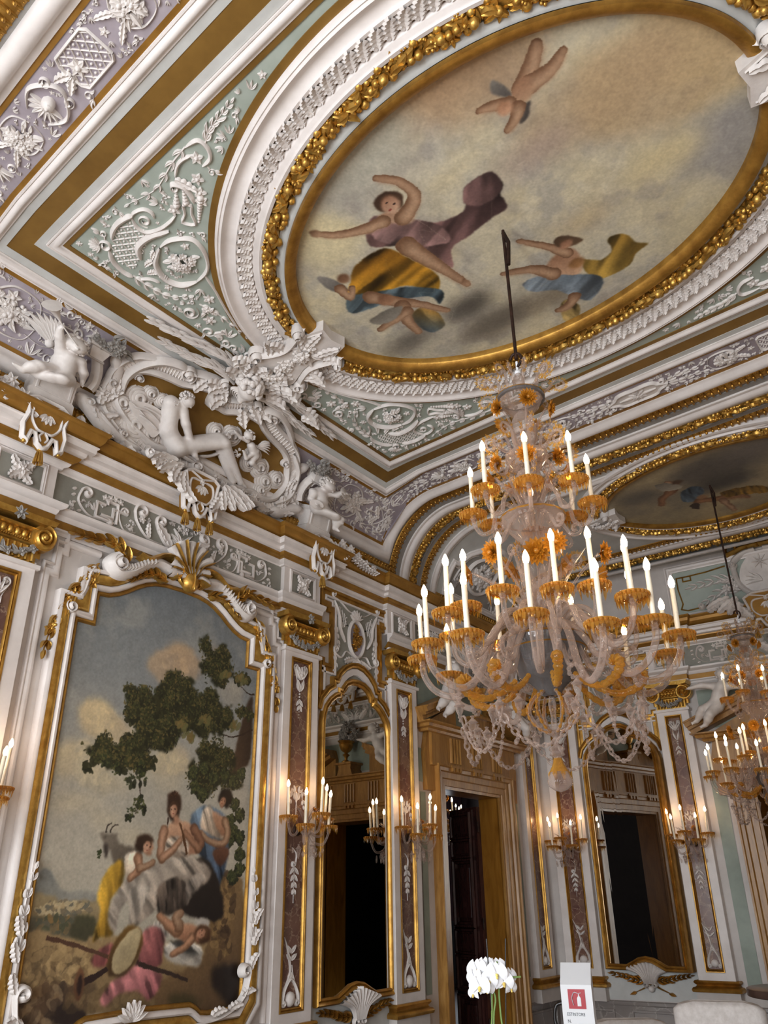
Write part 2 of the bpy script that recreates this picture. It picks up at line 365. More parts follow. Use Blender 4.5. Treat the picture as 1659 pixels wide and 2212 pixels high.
def glass(name, col, body, fac=.5, tint=(1, 1, 1), rough=.06):
    m, n, l, b = nm(name); o = n['Material Output']; b.inputs['Base Color'].default_value = lin(col); b.inputs['Roughness'].default_value = rough; b.inputs['Specular IOR Level'].default_value = .9
    tr = n.new('ShaderNodeBsdfTransparent'); tr.inputs[0].default_value = tint+(1,); mx = n.new('ShaderNodeMixShader'); lw = n.new('ShaderNodeLayerWeight'); lw.inputs[0].default_value = fac
    r = ramp(n, l, lw.outputs['Facing'], (0, (body,)*3+(1,)), (.75, (min(1, body+.62),)*3+(1,))); l.new(r.outputs[0], mx.inputs[0]); l.new(tr.outputs[0], mx.inputs[1]); l.new(b.outputs[0], mx.inputs[2]); l.new(mx.outputs[0], o.inputs['Surface'])
    return m
M['glass'] = glass('clear_blown_glass', (178, 158, 146), .09, tint=(.95, .92, .9))
M['glassgrey'] = glass('smoky_blown_glass', (98, 95, 95), .6, tint=(.7, .68, .67))
M['amber'] = glass('amber_blown_glass', (190, 138, 54), .2, tint=(.95, .72, .36), rough=.1)
def mirror():
    m, n, l, b = nm('old_mirror'); b.inputs['Base Color'].default_value = (.62, .6, .55, 1); b.inputs['Metallic'].default_value = 1; b.inputs['Roughness'].default_value = .012; return m
M['mirror'] = mirror()
def emit(name, col, s):
    m, n, l, b = nm(name); b.inputs['Base Color'].default_value = lin(col); b.inputs['Emission Color'].default_value = lin(col); b.inputs['Emission Strength'].default_value = s; return m
M['amber2'] = glass('deep_amber_glass', (176, 116, 34), .6, tint=(.9, .6, .22), rough=.14)
M['bulb'] = emit('glowing_bulb', (255, 222, 178), 38)
M['bulb_far'] = emit('glowing_sconce_bulb', (255, 206, 150), 55)
M['daylight'] = emit('bright_window', (226, 236, 255), 5)
def painted(name):
    m, n, l, b = nm(name); a = n.new('ShaderNodeVertexColor'); a.layer_name = 'paint'
    t = noise(n, l, 60, 3); mx = n.new('ShaderNodeMixRGB'); mx.blend_type = 'MULTIPLY'; mx.inputs[0].default_value = .3
    r = ramp(n, l, t.outputs['Fac'], (.3, (.82, .8, .78, 1)), (.6, (1, 1, 1, 1)))
    l.new(a.outputs[0], mx.inputs[1]); l.new(r.outputs[0], mx.inputs[2]); l.new(mx.outputs[0], b.inputs['Base Color']); b.inputs['Roughness'].default_value = .5; b.inputs['Specular IOR Level'].default_value = .3; return m
M['canvas'] = painted('oil_paint_on_canvas'); M['fresco'] = painted('fresco_paint')
# ------------------------------------------------------------------ room shell
def rect3(mb, pts): return mb.add(pts, [(0, 1, 2, 3)])
DY0, DY1, DZ = 7.42, 8.64, 2.66          # door opening in the left wall
DX0, DX1 = 2.70, 3.94                     # door opening in the far wall
def panelrects(mb, rects, h=0., st=.5):
    for a0, a1, b0, b1 in rects: quadgrid(mb, a0, a1, b0, b1, h, max(1, int((a1-a0)/st)), 1)
mb = MB(); panelrects(mb, [(-2.8, DY0, .0, 5), (DY0, DY1, DZ, 5), (DY1, 9.8, 0, 5)]); mesh(mb, 'wall_left', M['wallp'], None, LW, kind='structure')
mb = MB(); panelrects(mb, [(0, DX0, 0, 5.7), (DX0, DX1, DZ, 5.7), (DX1, 6.64, 0, 5.7)]); mesh(mb, 'wall_far', M['wallp'], None, FW, kind='structure')
mb = MB(); A, B = np.meshgrid(np.linspace(-2.8, 9.8, 40), np.array([0, 4.8]), indexing='ij'); mb.add(W(np.stack([np.full_like(A, 6.64), A, B], -1)), gridf(40, 2)); mesh(mb, 'wall_right', M['wallp'], kind='structure')
mb = MB(); xs = [0]+[v for w in WIN_X for v in (w-.65, w+.65)]+[6.64]
for i in range(7):
    if i % 2 == 0: rect3(mb, W(np.array([(xs[i], -2.8, 0), (xs[i+1], -2.8, 0), (xs[i+1], -2.8, 5.7), (xs[i], -2.8, 5.7)])))
    else:
        for z0, z1 in ((0, .4), (3.7, 5.7)): rect3(mb, W(np.array([(xs[i], -2.8, z0), (xs[i+1], -2.8, z0), (xs[i+1], -2.8, z1), (xs[i], -2.8, z1)])))
mesh(mb, 'wall_near', M['wallp'], kind='structure')
for i, wx in enumerate(WIN_X):
    mb = MB()
    for x0, x1, z0, z1 in ((-.65, -.58, .4, 3.7), (.58, .65, .4, 3.7), (-.04, .04, .4, 3.7), (-.65, .65, .4, .48), (-.65, .65, 3.62, 3.7), (-.65, .65, 2.7, 2.76)):
        m2 = MB(); box(m2, wx+x0, wx+x1, -2.9, -2.78, z0, z1); mb.add(W(m2.v[0]), *m2.f)
    mesh(mb, 'window_%d' % (i+1), M['white'], kind='structure', smooth=False)
mb = MB(); mb.add(W(np.array([(-.1, -3, 0), (6.8, -3, 0), (6.8, 8.4, 0), (-.1, 8.4, 0), (6.8, 9.9, 0), (-.1, 9.9, 0)])), [(0, 1, 2, 3), (3, 2, 4, 5)]); mesh(mb, 'floor', M['terrazzo'], kind='structure', smooth=False)
mb = MB(); U = np.concatenate([np.linspace(0, 1.2566, 17), np.linspace(1.5, UF, 12), np.linspace(UF+.08, UT, 16)]); Yv = np.linspace(-2.8, 9.85, 60)
A, B = np.meshgrid(U, Yv, indexing='ij'); mb.add(CV(np.stack([A, B, np.zeros_like(A)], -1).reshape(-1, 3)), gridf(len(U), 60)); mesh(mb, 'ceiling', M['cool'], kind='structure')
def plan(fm): return lambda p: fm(np.c_[p[:, 0], p[:, 2], -p[:, 1]])    # mouldings drawn in plan: path (a, depth), profile (depth, height)
# dado: marble plinth, plaster band above it
def dado(nm_, spans, fm):
    mb = MB()
    for a0, a1 in spans:
        mould(mb, dens([(a0, 0), (a1, 0)], .6), [(0, .0), (.03, .0), (.03, .09), (.02, .1), (.02, .43), (.032, .44), (.032, .47), (0, .48)])
        k = max(1, int((a1-a0)/.8)); w = (a1-a0)/k
        for i in range(k):
            m2 = MB(); mould(m2, [(a0+w*i+.1, .14), (a0+w*(i+1)-.1, .14), (a0+w*(i+1)-.1, .39), (a0+w*i+.1, .39)], [(-.025, .0), (-.02, .012), (0, .012), (.003, .002)], True)
            v = m2.v[0]; mb.add(np.c_[v[:, 0], -(.02+v[:, 2]), v[:, 1]], *m2.f)
    return mesh(mb, nm_, M['marble_grey'], None, plan(fm), kind='structure')
dado('baseboard_left', [(-2.8, DY0-.25), (DY1+.3, 9.8)], LW)
dado('baseboard_far', [(0, DX0-.3), (DX1+.3, 6.64)], FW)
# ------------------------------------------------------------------ vault over the first bay: frame, spandrels, oval
YC, XC = 3.52, 3.32; YN, YFR = 1.68, 5.37; UL = 1.2986; UR = UX(6.64-.892)
def framep(d): return [(UL-d, YN-d), (UR+d, YN-d), (UR+d, YFR+d), (UL-d, YFR+d)]
FP = dens(framep(0), .09, True)
def cstrip(name, prof, mat_, path=FP, closed=True, fm=CV, **k):
    mb = MB(); mould(mb, path, prof, closed, False); return mesh(mb, name, mat_, None, fm, **k)
def strip_set(tab, path, closed, **k):
    for nm_, pr, m in tab: cstrip(nm_, pr, M[m], path, closed, **k)
r_ = dict(kind='structure')
strip_set([('trim_inner_gold', flat_p(0, .037, .012), 'ochre'), ('trim_inner_moulding', ogee(.035, .122, .035), 'white'), ('trim_inner_flat', flat_p(.12, .172, .01), 'cool'),
    ('trim_broad_gold', flat_p(.172, .305, .006), 'ochre'), ('trim_outer_flat', flat_p(.303, .362, .01), 'cool'), ('trim_outer_moulding', ogee(.36, .445, .04), 'white'),
    ('trim_outer_gold', flat_p(.443, .474, .008), 'ochre2')], FP, True, **r_)
# sage green field inside the frame and lilac field outside it
mb = MB(); A, B = np.meshgrid(np.linspace(UL, UR, 50), np.linspace(YN, YFR, 30), indexing='ij'); mb.add(np.stack([A, B, np.full_like(A, .004)], -1), gridf(50, 30)); mesh(mb, 'ceiling_green_field', M['green'], None, CV, kind='structure')
LO = .785
mb = MB(); P = dens(framep(.47), .1, True); mould(mb, P, [(.047*i, .005) for i in range(11)], True)
def lil(p):   # keep the field inside its outer border, which lies closer on the ceiling than on the cove
    q = p.copy(); q[:, 0] = np.clip(q[:, 0], .36, UT-.36); q[:, 1] = np.clip(q[:, 1], YN-LO, YFR+LO); return CV(q)
mesh(mb, 'ceiling_lilac_field', M['lilac'], None, lil, kind='structure')
ULo = .365
OP = dens([(ULo, YN-LO), (UT-ULo, YN-LO), (UT-ULo, YFR+LO), (ULo, YFR+LO)], .07, True)
strip_set([('trim_lilac_gold', flat_p(-.012, .022, .012), 'ochre2'), ('trim_lilac_moulding', [(.02, 0), (.02, .02), (.06, .03), (.075, .055), (.12, .065), (.15, .05), (.165, .03), (.168, 0)], 'white'), ('trim_lilac_recess', flat_p(.166, .21, .004), 'dimgrey')], OP, True, **r_)
def eggs(mb, path, w, h, step=.052):
    P = dens(path, step); N = normals2(P, False)
    mould(mb, P, torus_p(-w/2, w/2, h*.55), False, False)
    for i in range(len(P)-1):
        d = P[i+1]-P[i]; a = math.atan2(d[1], d[0])
        leaf(mb, P[i][0]-N[i][0]*w*.45, P[i][1]-N[i][1]*w*.45, a+PI/2-PI, w*.95, step*.8, h*.5, h*.45, tip=-.2)
        ball(mb, P[i][0]+N[i][0]*w*.12, P[i][1]+N[i][1]*w*.12, step*.3, h*.6, 1.2, 6, 3)
        q = P[i]+d*.5; ball(mb, q[0]+N[i][0]*w*.4, q[1]+N[i][1]*w*.4, step*.16, h*.25, 1.2, 5, 3)
mb = MB(); eggs(mb, [(.145, -1.0), (.145, YFR+LO+.28)], .08, .03); mesh(mb, 'trim_cove_egg_and_dart', M['gilt2'], None, CV, kind='structure')
def arch(yc, name, fn, m):       # a transverse band running across the room and down the left cove
    mb = MB(); fn(mb, dens([(.06, yc), (UT-.06, yc)], .06)); return mesh(mb, name, m, None, CV, kind='structure')
def garland_path(mb, P, w, h, size, seed):
    r = random.Random(seed); P = resamp(P, int(np.linalg.norm(np.diff(P, axis=0), axis=1).sum()/(size*.62))); N = normals2(P, False); mould(mb, P, torus_p(-w*.42, w*.42, h*.5), False, False)
    for i in range(len(P)-1):
        d = P[i+1]-P[i]; a = math.atan2(d[1], d[0])
        for q in (-.33, .0, .33):
            c = P[i]+N[i]*w*(q+r.uniform(-.1, .1)); hh = h*(.75-abs(q)); k = r.random()
            if k < .35: leaf(mb, c[0], c[1], a+q*1.6+r.uniform(-.5, .5), size*1.35, size*.7, size*.4, hh*.9, bend=r.uniform(-.6, .6), tip=.8)
            elif k < .75: ball(mb, c[0], c[1], size*r.uniform(.3, .46), hh, 1.1, 7, 4)
            elif k < .88: rosette(mb, c[0], c[1], size*.6, size*.4, hh, 5, r.random()*6)
            else:
                for _ in range(4): ball(mb, c[0]+r.uniform(-1, 1)*size*.3, c[1]+r.uniform(-1, 1)*size*.3, size*.2, hh+size*.1, 1.1, 6, 3)
for sgn, tagn in ((1, 'far'), (-1, 'near')):
    yb = (YFR+1.0, YN-.97)[sgn < 0]
    Y = lambda d: yb+sgn*d
    arch(Y(.063), 'trim_arch_egg_and_dart', lambda mb, P: eggs(mb, P[::sgn], .12, .045), M['gilt2'])
    arch(Y(.16), 'trim_arch_flat', lambda mb, P: mould(mb, P, flat_p(-.035, .035, .02), False, False), M['dimgrey'])
    arch(Y(.285), 'trim_arch_moulding', lambda mb, P: mould(mb, P[::sgn], ogee(-.1, .1, .06), False, False), M['white'])
    arch(Y(.455), 'trim_arch_garland', lambda mb, P: garland_path(mb, P, .13, .06, .062, 5), M['gilt'])
    arch(Y(.575), 'trim_arch_flat', lambda mb, P: mould(mb, P[::sgn], [(-.05, 0), (-.05, .02), (.02, .02), (.03, .04), (.05, .04), (.05, 0)], False, False), M['dimgrey'])
    arch(Y(.695), 'trim_arch_egg_and_dart', lambda mb, P: eggs(mb, P[::sgn], .12, .045), M['gilt2'])
# ------------------------------------------------------------------ oval frame and ceiling painting
OA, OB = 1.645, 1.165
def oval(d, n=220, a=OA, b=OB, yc=YC):
    t = np.linspace(0, 2*PI, n, endpoint=False); P = np.stack([UX(XC)+a*np.cos(t), yc+b*np.sin(t)], 1); return P+normals2(P, True)*d
OV = oval(0)
def oprof(name, prof, m, par, n=220, base=OV, label=None):
    mb = MB(); mould(mb, base, prof, True); return mesh(mb, name, m, par, CV, label=label)
oroot = root('oval_surround', CV(np.array([[UX(XC), YC, .02]]))[0], 'large oval stucco frame with gilt fruit garland around the flying figures overhead', 'ceiling frame')
oprof('inner_gilt_moulding', [(-.005, 0), (-.005, .05), (.0, .06), (.03, .085), (.06, .095), (.075, .09), (.08, .06)], M['gilt2'], oroot, label='plain gilt inner moulding')
oprof('white_inner_band', [(.078, .05), (.1, .05), (.125, .03), (.14, .03), (.14, 0)], M['cool'], oroot)
mb = MB(); Pg = np.concatenate([oval(.19), oval(.19)[:1]]); garland_path(mb, Pg, .125, .09, .074, 9); mesh(mb, 'fruit_garland', M['gilt'], oroot, CV, label='gilt garland of fruit and leaves')
oprof('white_step', [(.24, 0), (.24, .055), (.262, .06), (.275, .045), (.3, .045), (.315, .03), (.315, 0)], M['white'], oroot)
oprof('leaf_ground', flat_p(.3, .425, .012), M['ochre2'], oroot)
mb = MB(); nL = 132; OL = oval(.315, nL); NL = normals2(OL, True)
for i in range(nL):
    a = math.atan2(NL[i][1], NL[i][0]); acanth(mb, OL[i][0], OL[i][1], a+.35, .122, .112, .042, .014, .7, .35, 5)
    acanth(mb, OL[i][0], OL[i][1], a-.5, .085, .06, .034, .012, .5, -.4, 3)
mesh(mb, 'acanthus_ring', M['stucco'], oroot, CV, label='white ring of curling acanthus leaves')
oprof('outer_moulding', [(.41, 0), (.41, .045), (.43, .05), (.445, .03), (.5, .026), (.515, .04), (.535, .055), (.55, .045), (.558, .05), (.575, .035), (.58, 0)], M['white'], oroot)
oprof('outer_gold_band', flat_p(.575, .625, .011), M['ochre'], oroot)
# ------------------------------------------------------------------ stucco relief in the spandrels and the lilac border
def lattice(mb, poly, ang, sp, w, h, h0=.004, beads=True):
    P = np.asarray(poly, float); c0 = P.mean(0)
    def inside(q):
        x, y = q; r = False
        for (x0, y0), (x1, y1) in zip(P, np.roll(P, -1, 0)):
            if (y0 > y) != (y1 > y) and x < (x1-x0)*(y-y0)/(y1-y0)+x0: r = not r
        return r
    R = np.abs(P-c0).max()*1.6; k = int(R/sp)+1
    for a in (ang, ang+PI*.42):
        d = np.array([math.cos(a), math.sin(a)]); nn = np.array([-d[1], d[0]])
        for i in range(-k, k+1):
            pts = [c0+nn*i*sp+d*t for t in np.linspace(-R, R, 60)]; run = []
            for q in pts+[np.array([1e9, 1e9])]:
                if inside(q): run.append(q)
                else:
                    if len(run) > 2: relief(mb, [run[0], run[-1]], w, h, h0, 'n')
                    run = []
    if beads:
        d1 = np.array([math.cos(ang), math.sin(ang)]); d2 = np.array([math.cos(ang+PI*.42), math.sin(ang+PI*.42)]); s = sp/math.sin(PI*.42)
        for i in range(-k, k+1):
            for j in range(-k, k+1):
                q = c0+d1*(i+.5)*s+d2*(j+.5)*s
                if inside(q): ball(mb, q[0], q[1], sp*.2, h0, 1.2, 6, 3)
def chain(mb, pts, r0, r1, n, h0=.0):
    for i, q in enumerate(resamp(pts, n)): ball(mb, q[0], q[1], r0+(r1-r0)*i/(n-1), h0, 1.2, 7, 3)
def fill(mb, inside, bb, r, n, h=.018, h0=.004, seed=2):      # small curls, sprigs and flowers in the gaps of a relief
    g = random.Random(seed); c = .016; P = np.concatenate([v[:, :2] for v in mb.v]) if mb.v else np.zeros((0, 2)); nx, ny = int((bb[1]-bb[0])/c)+2, int((bb[3]-bb[2])/c)+2; O = np.zeros((nx, ny), bool)
    def mark(q, rr):
        i, j = int((q[0]-bb[0])/c), int((q[1]-bb[2])/c); k = int(rr/c)+1
        O[max(0, i-k):max(0, i+k+1), max(0, j-k):max(0, j+k+1)] = True
    for q in P[::2]: mark(q, .012)
    for t in range(n):
        rr = r*(1-.6*t/n)*g.uniform(.75, 1.1); q = (g.uniform(bb[0], bb[1]), g.uniform(bb[2], bb[3])); i, j = int((q[0]-bb[0])/c), int((q[1]-bb[2])/c); k = int(rr/c)
        if not inside(*q) or O[max(0, i-k):i+k+1, max(0, j-k):j+k+1].any(): continue
        w = g.random(); a = g.uniform(0, 2*PI)
        if w < .45:
            d = g.choice((1, -1)); sp = spiral(q, rr, rr*.25, a, 1.3*d, 18); relief(mb, sp, rr*.4, h, h0, 's'); leaf(mb, sp[0][0], sp[0][1], a-1.57*d, rr*1.9, rr*.8, h, h0, bend=.8*d); leaf(mb, sp[4][0], sp[4][1], a+.6*d, rr*1.1, rr*.6, h, h0, bend=d); leaf(mb, sp[0][0], sp[0][1], a-.7*d, rr*1.2, rr*.55, h, h0)
        elif w < .7: rosette(mb, q[0], q[1], rr*1.1, rr*.6, h0, g.choice((5, 6)), a)
        else:
            for e in (-.8, 0, .8): leaf(mb, q[0]-rr*.7*math.cos(a), q[1]-rr*.7*math.sin(a), a+e, rr*2, rr*.6, h, h0, bend=-e*.4)
        mark(q, rr*.62)
def spandrel_relief():
    mb = MB(); S = lambda pts, w=.026, h=.022, t='b', n=6: relief(mb, cr(pts, n), w, h, .004, t)
    S([(1.573,1.840),(1.639,1.805),(1.724,1.790),(1.813,1.801),(1.855,1.820)], .04, .03)
    S([(1.473,1.879),(1.406,1.960),(1.379,2.065),(1.392,2.135)], .034, .028)
    lattice(mb, [(1.629,1.812),(1.784,1.823),(1.807,1.900),(1.825,1.991),(1.651,2.056),(1.447,2.108),(1.425,1.976),(1.502,1.876)], .55, .047, .008, .01)
    S([(1.844,1.821),(1.881,1.810),(1.951,1.833),(1.972,1.882),(1.949,1.927)], .024, .022); q = [(1.879,1.900)]; relief(mb, spiral(q[0], .055, .012, 2.2, 1.3), .02, .02, .004, 's')
    S([(1.830,1.825),(1.795,1.893),(1.813,1.962),(1.906,2.004),(2.006,2.013),(2.085,2.004)]); S([(1.937,2.056),(1.840,2.009),(1.738,1.990),(1.644,2.004),(1.576,2.077)], .05, .034)
    S([(2.180,1.983),(2.219,2.021),(2.167,2.068),(2.121,2.137),(2.067,2.069),(2.132,2.039),(2.178,1.984)], .02, .02, 'n', 3)
    chain(mb, [(2.221,1.899),(2.148,1.958)], .012, .03, 5); chain(mb, [(2.267,1.923),(2.211,1.986)], .012, .028, 5)
    for q in [(2.104,1.973),(2.525,1.824),(2.411,1.923),(2.344,1.998),(2.299,2.046)]: rosette(mb, q[0], q[1], .045, .03, .004, 5, q[0]*40)
    S([(2.234,1.851),(2.263,1.846),(2.294,1.902),(2.281,1.969),(2.251,2.025)], .034, .028); q = [(2.243,1.873)]; relief(mb, spiral(q[0], .035, .01, 2, 1.4), .016, .02, .004, 's')
    spray(mb, [(2.533,1.733),(2.392,1.748),(2.244,1.781),(2.124,1.797),(1.913,1.749)], .075, .026, .02, .004, 6)
    S([(2.315,1.822),(2.389,1.782),(2.457,1.776),(2.515,1.793)]); S([(2.530,1.735),(2.624,1.754),(2.632,1.825),(2.585,1.884),(2.507,1.887)], .028)
    spray(mb, [(2.649,1.796),(2.739,1.753),(2.844,1.743),(2.959,1.729)], .075, .03, .02, .004, 6)
    acanth(mb, *[(2.300,1.829)][0], 1.25, .15, .07, .025, .004, .4); chain(mb, [(2.313,2.026),(2.152,2.142)], .03, .012, 9)
    # medallion with its bouquet
    S([(1.775,2.099),(1.888,2.110),(2.003,2.202),(1.974,2.339),(1.865,2.449),(1.713,2.473)], .03, .03); S([(1.713,2.473),(1.596,2.413),(1.560,2.293),(1.630,2.164),(1.767,2.101)], .045, .034)
    c = [(1.784,2.280)][0]; bouquet(mb, c[0], c[1], .085, .07, .05, .012, 30, .034, 4)
    for i, q in enumerate([(1.722,2.090),(1.633,2.138),(1.567,2.225),(1.570,2.316)]): acanth(mb, q[0], q[1], [2.8, 3.4, 4.0, 4.6][i], .07, .05, .03, .004, .5)
    spray(mb, [(1.402,2.129),(1.400,2.262),(1.433,2.429),(1.548,2.527)], .075, .03, .024, .004, 6)
    S([(1.810,2.461),(1.750,2.621),(1.660,2.800),(1.552,3.052)], .022); S([(1.406,2.177),(1.472,2.232),(1.496,2.298)], .02); q = [(1.418,2.644)]; relief(mb, spiral(q[0], .075, .012, 0, 1.7), .024, .026, .004, 's')
    spray(mb, [(1.541,2.633),(1.568,2.772),(1.557,2.949),(1.551,3.167)], .06, .026, .02, .004, 6); bouquet(mb, *[(1.537,2.728)][0], .04, .04, .03, .006, 9, .03, 8)
    # corner shell
    q = [(1.460,1.813)][0]
    for i in range(7): leaf(mb, q[0], q[1], PI/4*5-1.2+i*.4, .075, .03, .022, .004, bend=.2)
    relief(mb, spiral((q[0]+.03, q[1]+.03), .05, .015, 3.6, 1.2), .026, .03, .004, 's')
    fill(mb, lambda u, y: u > UL+.05 and y > YN+.05 and ((u-UX(XC))/(OA+.69))**2+((y-YC)/(OB+.69))**2 > 1, (UL, UX(XC)-.2, YN, YC-.2), .055, 3000); fill(mb, lambda u, y: u > UL+.03 and y > YN+.03 and ((u-UX(XC))/(OA+.66))**2+((y-YC)/(OB+.66))**2 > 1, (UL, UX(XC)-.1, YN, YC-.1), .032, 6000, .015, seed=4)
    return mb
_sp = spandrel_relief(); _SV = np.concatenate(_sp.v)
for nm_, fu, fy, lb in ((0, False, False, 'pale relief of scrolls and lattice in the green corner panel at the upper left'), (1, False, True, 'pale relief of scrolls in the green corner panel left of the chandelier top'),
        (2, True, True, 'pale leaf relief in the green corner panel at the right edge'), (3, True, False, 'pale relief in the green corner panel beyond the far side of the oval')):
    mb = MB(); V = _SV.copy()
    if fu: V[:, 0] = UL+UR-V[:, 0]
    if fy: V[:, 1] = YN+YFR-V[:, 1]
    mb.add(V, *[]); mb.f = list(_sp.f); mesh(mb, 'spandrel_relief', M['stucco'], None, CV, label=lb, cat='relief', group='spandrel reliefs around the oval')
# motifs for running bands: s along the band, t across it (band half-width = 1 unit of k)
def m_bouquet(mb, s, k, sg):
    bouquet(mb, s, 0, k*.62, k*.5, .035, .004, 26, k*.3, int(abs(s)*100))
    for e in (1, -1):
        scroll(mb, [(s-sg*k*1.1, e*k*.1), (s-sg*k*.8, e*k*.75), (s+sg*k*.1, e*k*.85), (s+sg*k*.6, e*k*.5)], k*.2, -e*sg, k*.16, .022, .004)
        acanth(mb, s+sg*k*.6, e*k*.2, (0 if sg > 0 else PI)+e*.5, k*.9, k*.35, .022, .004, .4)
def m_lattice(mb, s, k, sg):
    q = [(s-k, -k*.6), (s-k*.8, -k*.8), (s+k, -k*.8), (s+k*1.2, -k*.5), (s+k*1.2, k*.5), (s+k, k*.8), (s-k*.8, k*.8), (s-k, k*.6)]
    lattice(mb, q, .8, k*.36, k*.06, .01); relief(mb, q+[q[0]], k*.13, .018, .004, 'n')
    for e in (1, -1): acanth(mb, s+k*1.1, 0, e*.5, k*.8, k*.5, .03, .004, .5)
    rosette(mb, s+k*.6, 0, k*.42, .03, .01, 6)
def m_mask(mb, s, k, sg):
    relief(mb, cr([(s+k*.9, -k*.5), (s, -k*.9), (s-k*.9, -k*.3), (s-k*.9, k*.3), (s, k*.9), (s+k*.9, k*.5)], 7), k*.16, .03, .004, 'b')
    for i in range(9): leaf(mb, s+k*.15, 0, -1.6+i*.4, k*.75, k*.22, .025, .006, tip=.6)
    ball(mb, s, 0, k*.36, .01, 1.1, 10, 5, k*.3); ball(mb, s+k*.02, 0, k*.1, .01+k*.34, 1, 6, 3); ball(mb, s+k*.12, k*.13, k*.07, .01+k*.33, .7, 6, 3); ball(mb, s+k*.12, -k*.13, k*.07, .01+k*.33, .7, 6, 3); ball(mb, s-k*.15, 0, k*.08, .01+k*.32, .6, 6, 3, k*.12)
    for e in (1, -1): relief(mb, spiral((s-k*.75, e*k*.55), k*.3, k*.08, 0, e*1.3), k*.14, .03, .004, 's')
def m_spray(mb, s, k, sg):
    for e in (1, -1): spray(mb, [(s-k*1.3*sg, e*k*.12), (s-k*.3*sg, e*k*.42), (s+k*.6*sg, e*k*.3), (s+k*1.4*sg, e*k*.62)], k*.55, k*.2, .02, .004, 5, k*.07)
    relief(mb, spiral((s, 0), k*.3, k*.06, 1, 1.4), k*.1, .02, .004, 's')
def m_palm(mb, s, k, sg):
    for i in range(9):
        a = (0 if sg > 0 else PI)-1.5+i*.375; leaf(mb, s-sg*k*.3, 0, a, k*(.95-.04*abs(i-4)), k*.22, .026, .004, tip=.6, bend=(i-4)*.06)
    ball(mb, s-sg*k*.3, 0, k*.2, .004, 1.2)
    for e in (1, -1): relief(mb, spiral((s-sg*k*.7, e*k*.5), k*.28, k*.06, 0, e*1.4), k*.12, .02, .004, 's')
def m_cart(mb, s, k, sg):
    o = [(s+k*1.9*math.cos(t)*(1+.1*math.cos(6*t)), k*.78*math.sin(t)*(1+.08*math.cos(6*t))) for t in np.linspace(0, 2*PI, 44)]
    relief(mb, o, k*.26, .03, .004, 'n'); slab(mb, o[:-1], .016); rosette(mb, s, 0, k*.35, .04, .018, 8)
    for i in range(10): leaf(mb, s, 0, i*PI/5, k*(1.3 if i % 5 == 0 else .62), k*.2, .02, .014)
    for e in (1, -1):
        for f in (1, -1): relief(mb, spiral((s+e*k*1.9, f*k*.5), k*.28, k*.07, 0 if e > 0 else PI, -e*f*1.3), k*.16, .034, .004, 's')
def m_scrolls(mb, s, k, sg):
    for e in (1, -1):
        scroll(mb, [(s-sg*k*1.3, -e*k*.6), (s-sg*k*.4, -e*k*.7), (s+sg*k*.5, -e*k*.2), (s+sg*k*.9, e*k*.45)], k*.26, e*sg, k*.15, .024, .004)
        acanth(mb, s-sg*k*.3, -e*k*.55, (0 if sg > 0 else PI)+e*sg*.9, k*.8, k*.4, .022, .004, .4); relief(mb, [(s-sg*k, e*k*.1), (s, e*k*.15), (s, e*k*.55), (s+sg*k*.5, e*k*.55)], k*.1, .014, .004, 'n')
MOT = dict(b=m_bouquet, l=m_lattice, m=m_mask, s=m_spray, p=m_palm, c=m_cart, v=m_scrolls)
def band(name, seq, k, place, label, group):
    mb = MB()
    for ch, s in seq:
        MOT[ch](mb, s, k, 1 if s >= 0 else -1)
    fill(mb, lambda a, b: abs(b) < bw*.95, (-3, 3, -bw, bw), .042, 4000); fill(mb, lambda a, b: abs(b) < bw*1.05, (-3, 3, -bw, bw), .026, 6000, .014, seed=5)
    return mesh(mb, name, M['stucco'], None, lambda p: CV(place(p)), label=label, cat='relief', group=group)
bw = .132
seq = [('c', 0)]+[(c, sg*s) for sg in (1, -1) for c, s in (('s', .44), ('b', .78), ('l', 1.18), ('m', 1.58), ('b', 1.92), ('p', 2.24), ('s', 2.56), ('v', 2.9))]
ycF, ycN = YFR+.475+(LO-.475)/2, YN-.475-(LO-.475)/2
band('border_relief', seq, bw, lambda p: np.c_[UX(XC)+p[:, 0], ycF+p[:, 1], p[:, 2]], 'pale scrollwork relief on the lilac cross band behind the chandelier top', 'reliefs on the lilac border')
band('border_relief', seq, bw, lambda p: np.c_[UX(XC)-p[:, 0], ycN-p[:, 1], p[:, 2]], 'pale relief with face and lattice on the lilac cross band at the upper left', 'reliefs on the lilac border')
def cove_end(mb):
    k = .2
    for s, c in ((0.02, 'b'), (.46, 'v')): MOT[c](mb, s, k, 1)
    spray(mb, [(.25, -.15), (.5, -.18), (.7, -.1), (.78, .1)], .09, .035, .022, .004, 6); m_palm(mb, .68, .13, 1)
    MOT['v'](mb, -.36, .17, -1); fill(mb, lambda a, b: -.2 < b < .2 and a < .72, (-.6, .75, -.2, .2), .062, 4000, .024); fill(mb, lambda a, b: -.21 < b < .21 and a < .72, (-.6, .75, -.21, .21), .034, 6000, .015, seed=6)
for sg, yy, lb in ((1, 5.42, 'pale relief of scrolls and flowers on the lilac cove right of the cymbal putto'), (-1, 1.62, 'pale relief of scrolls and flowers on the lilac cove left of the trumpeter putto')):
    mb = MB(); cove_end(mb); mesh(mb, 'cove_relief', M['stucco'], None, lambda p: CV(np.c_[.605+p[:, 1], yy+sg*p[:, 0], p[:, 2]]), label=lb, cat='relief', group='reliefs on the lilac cove')
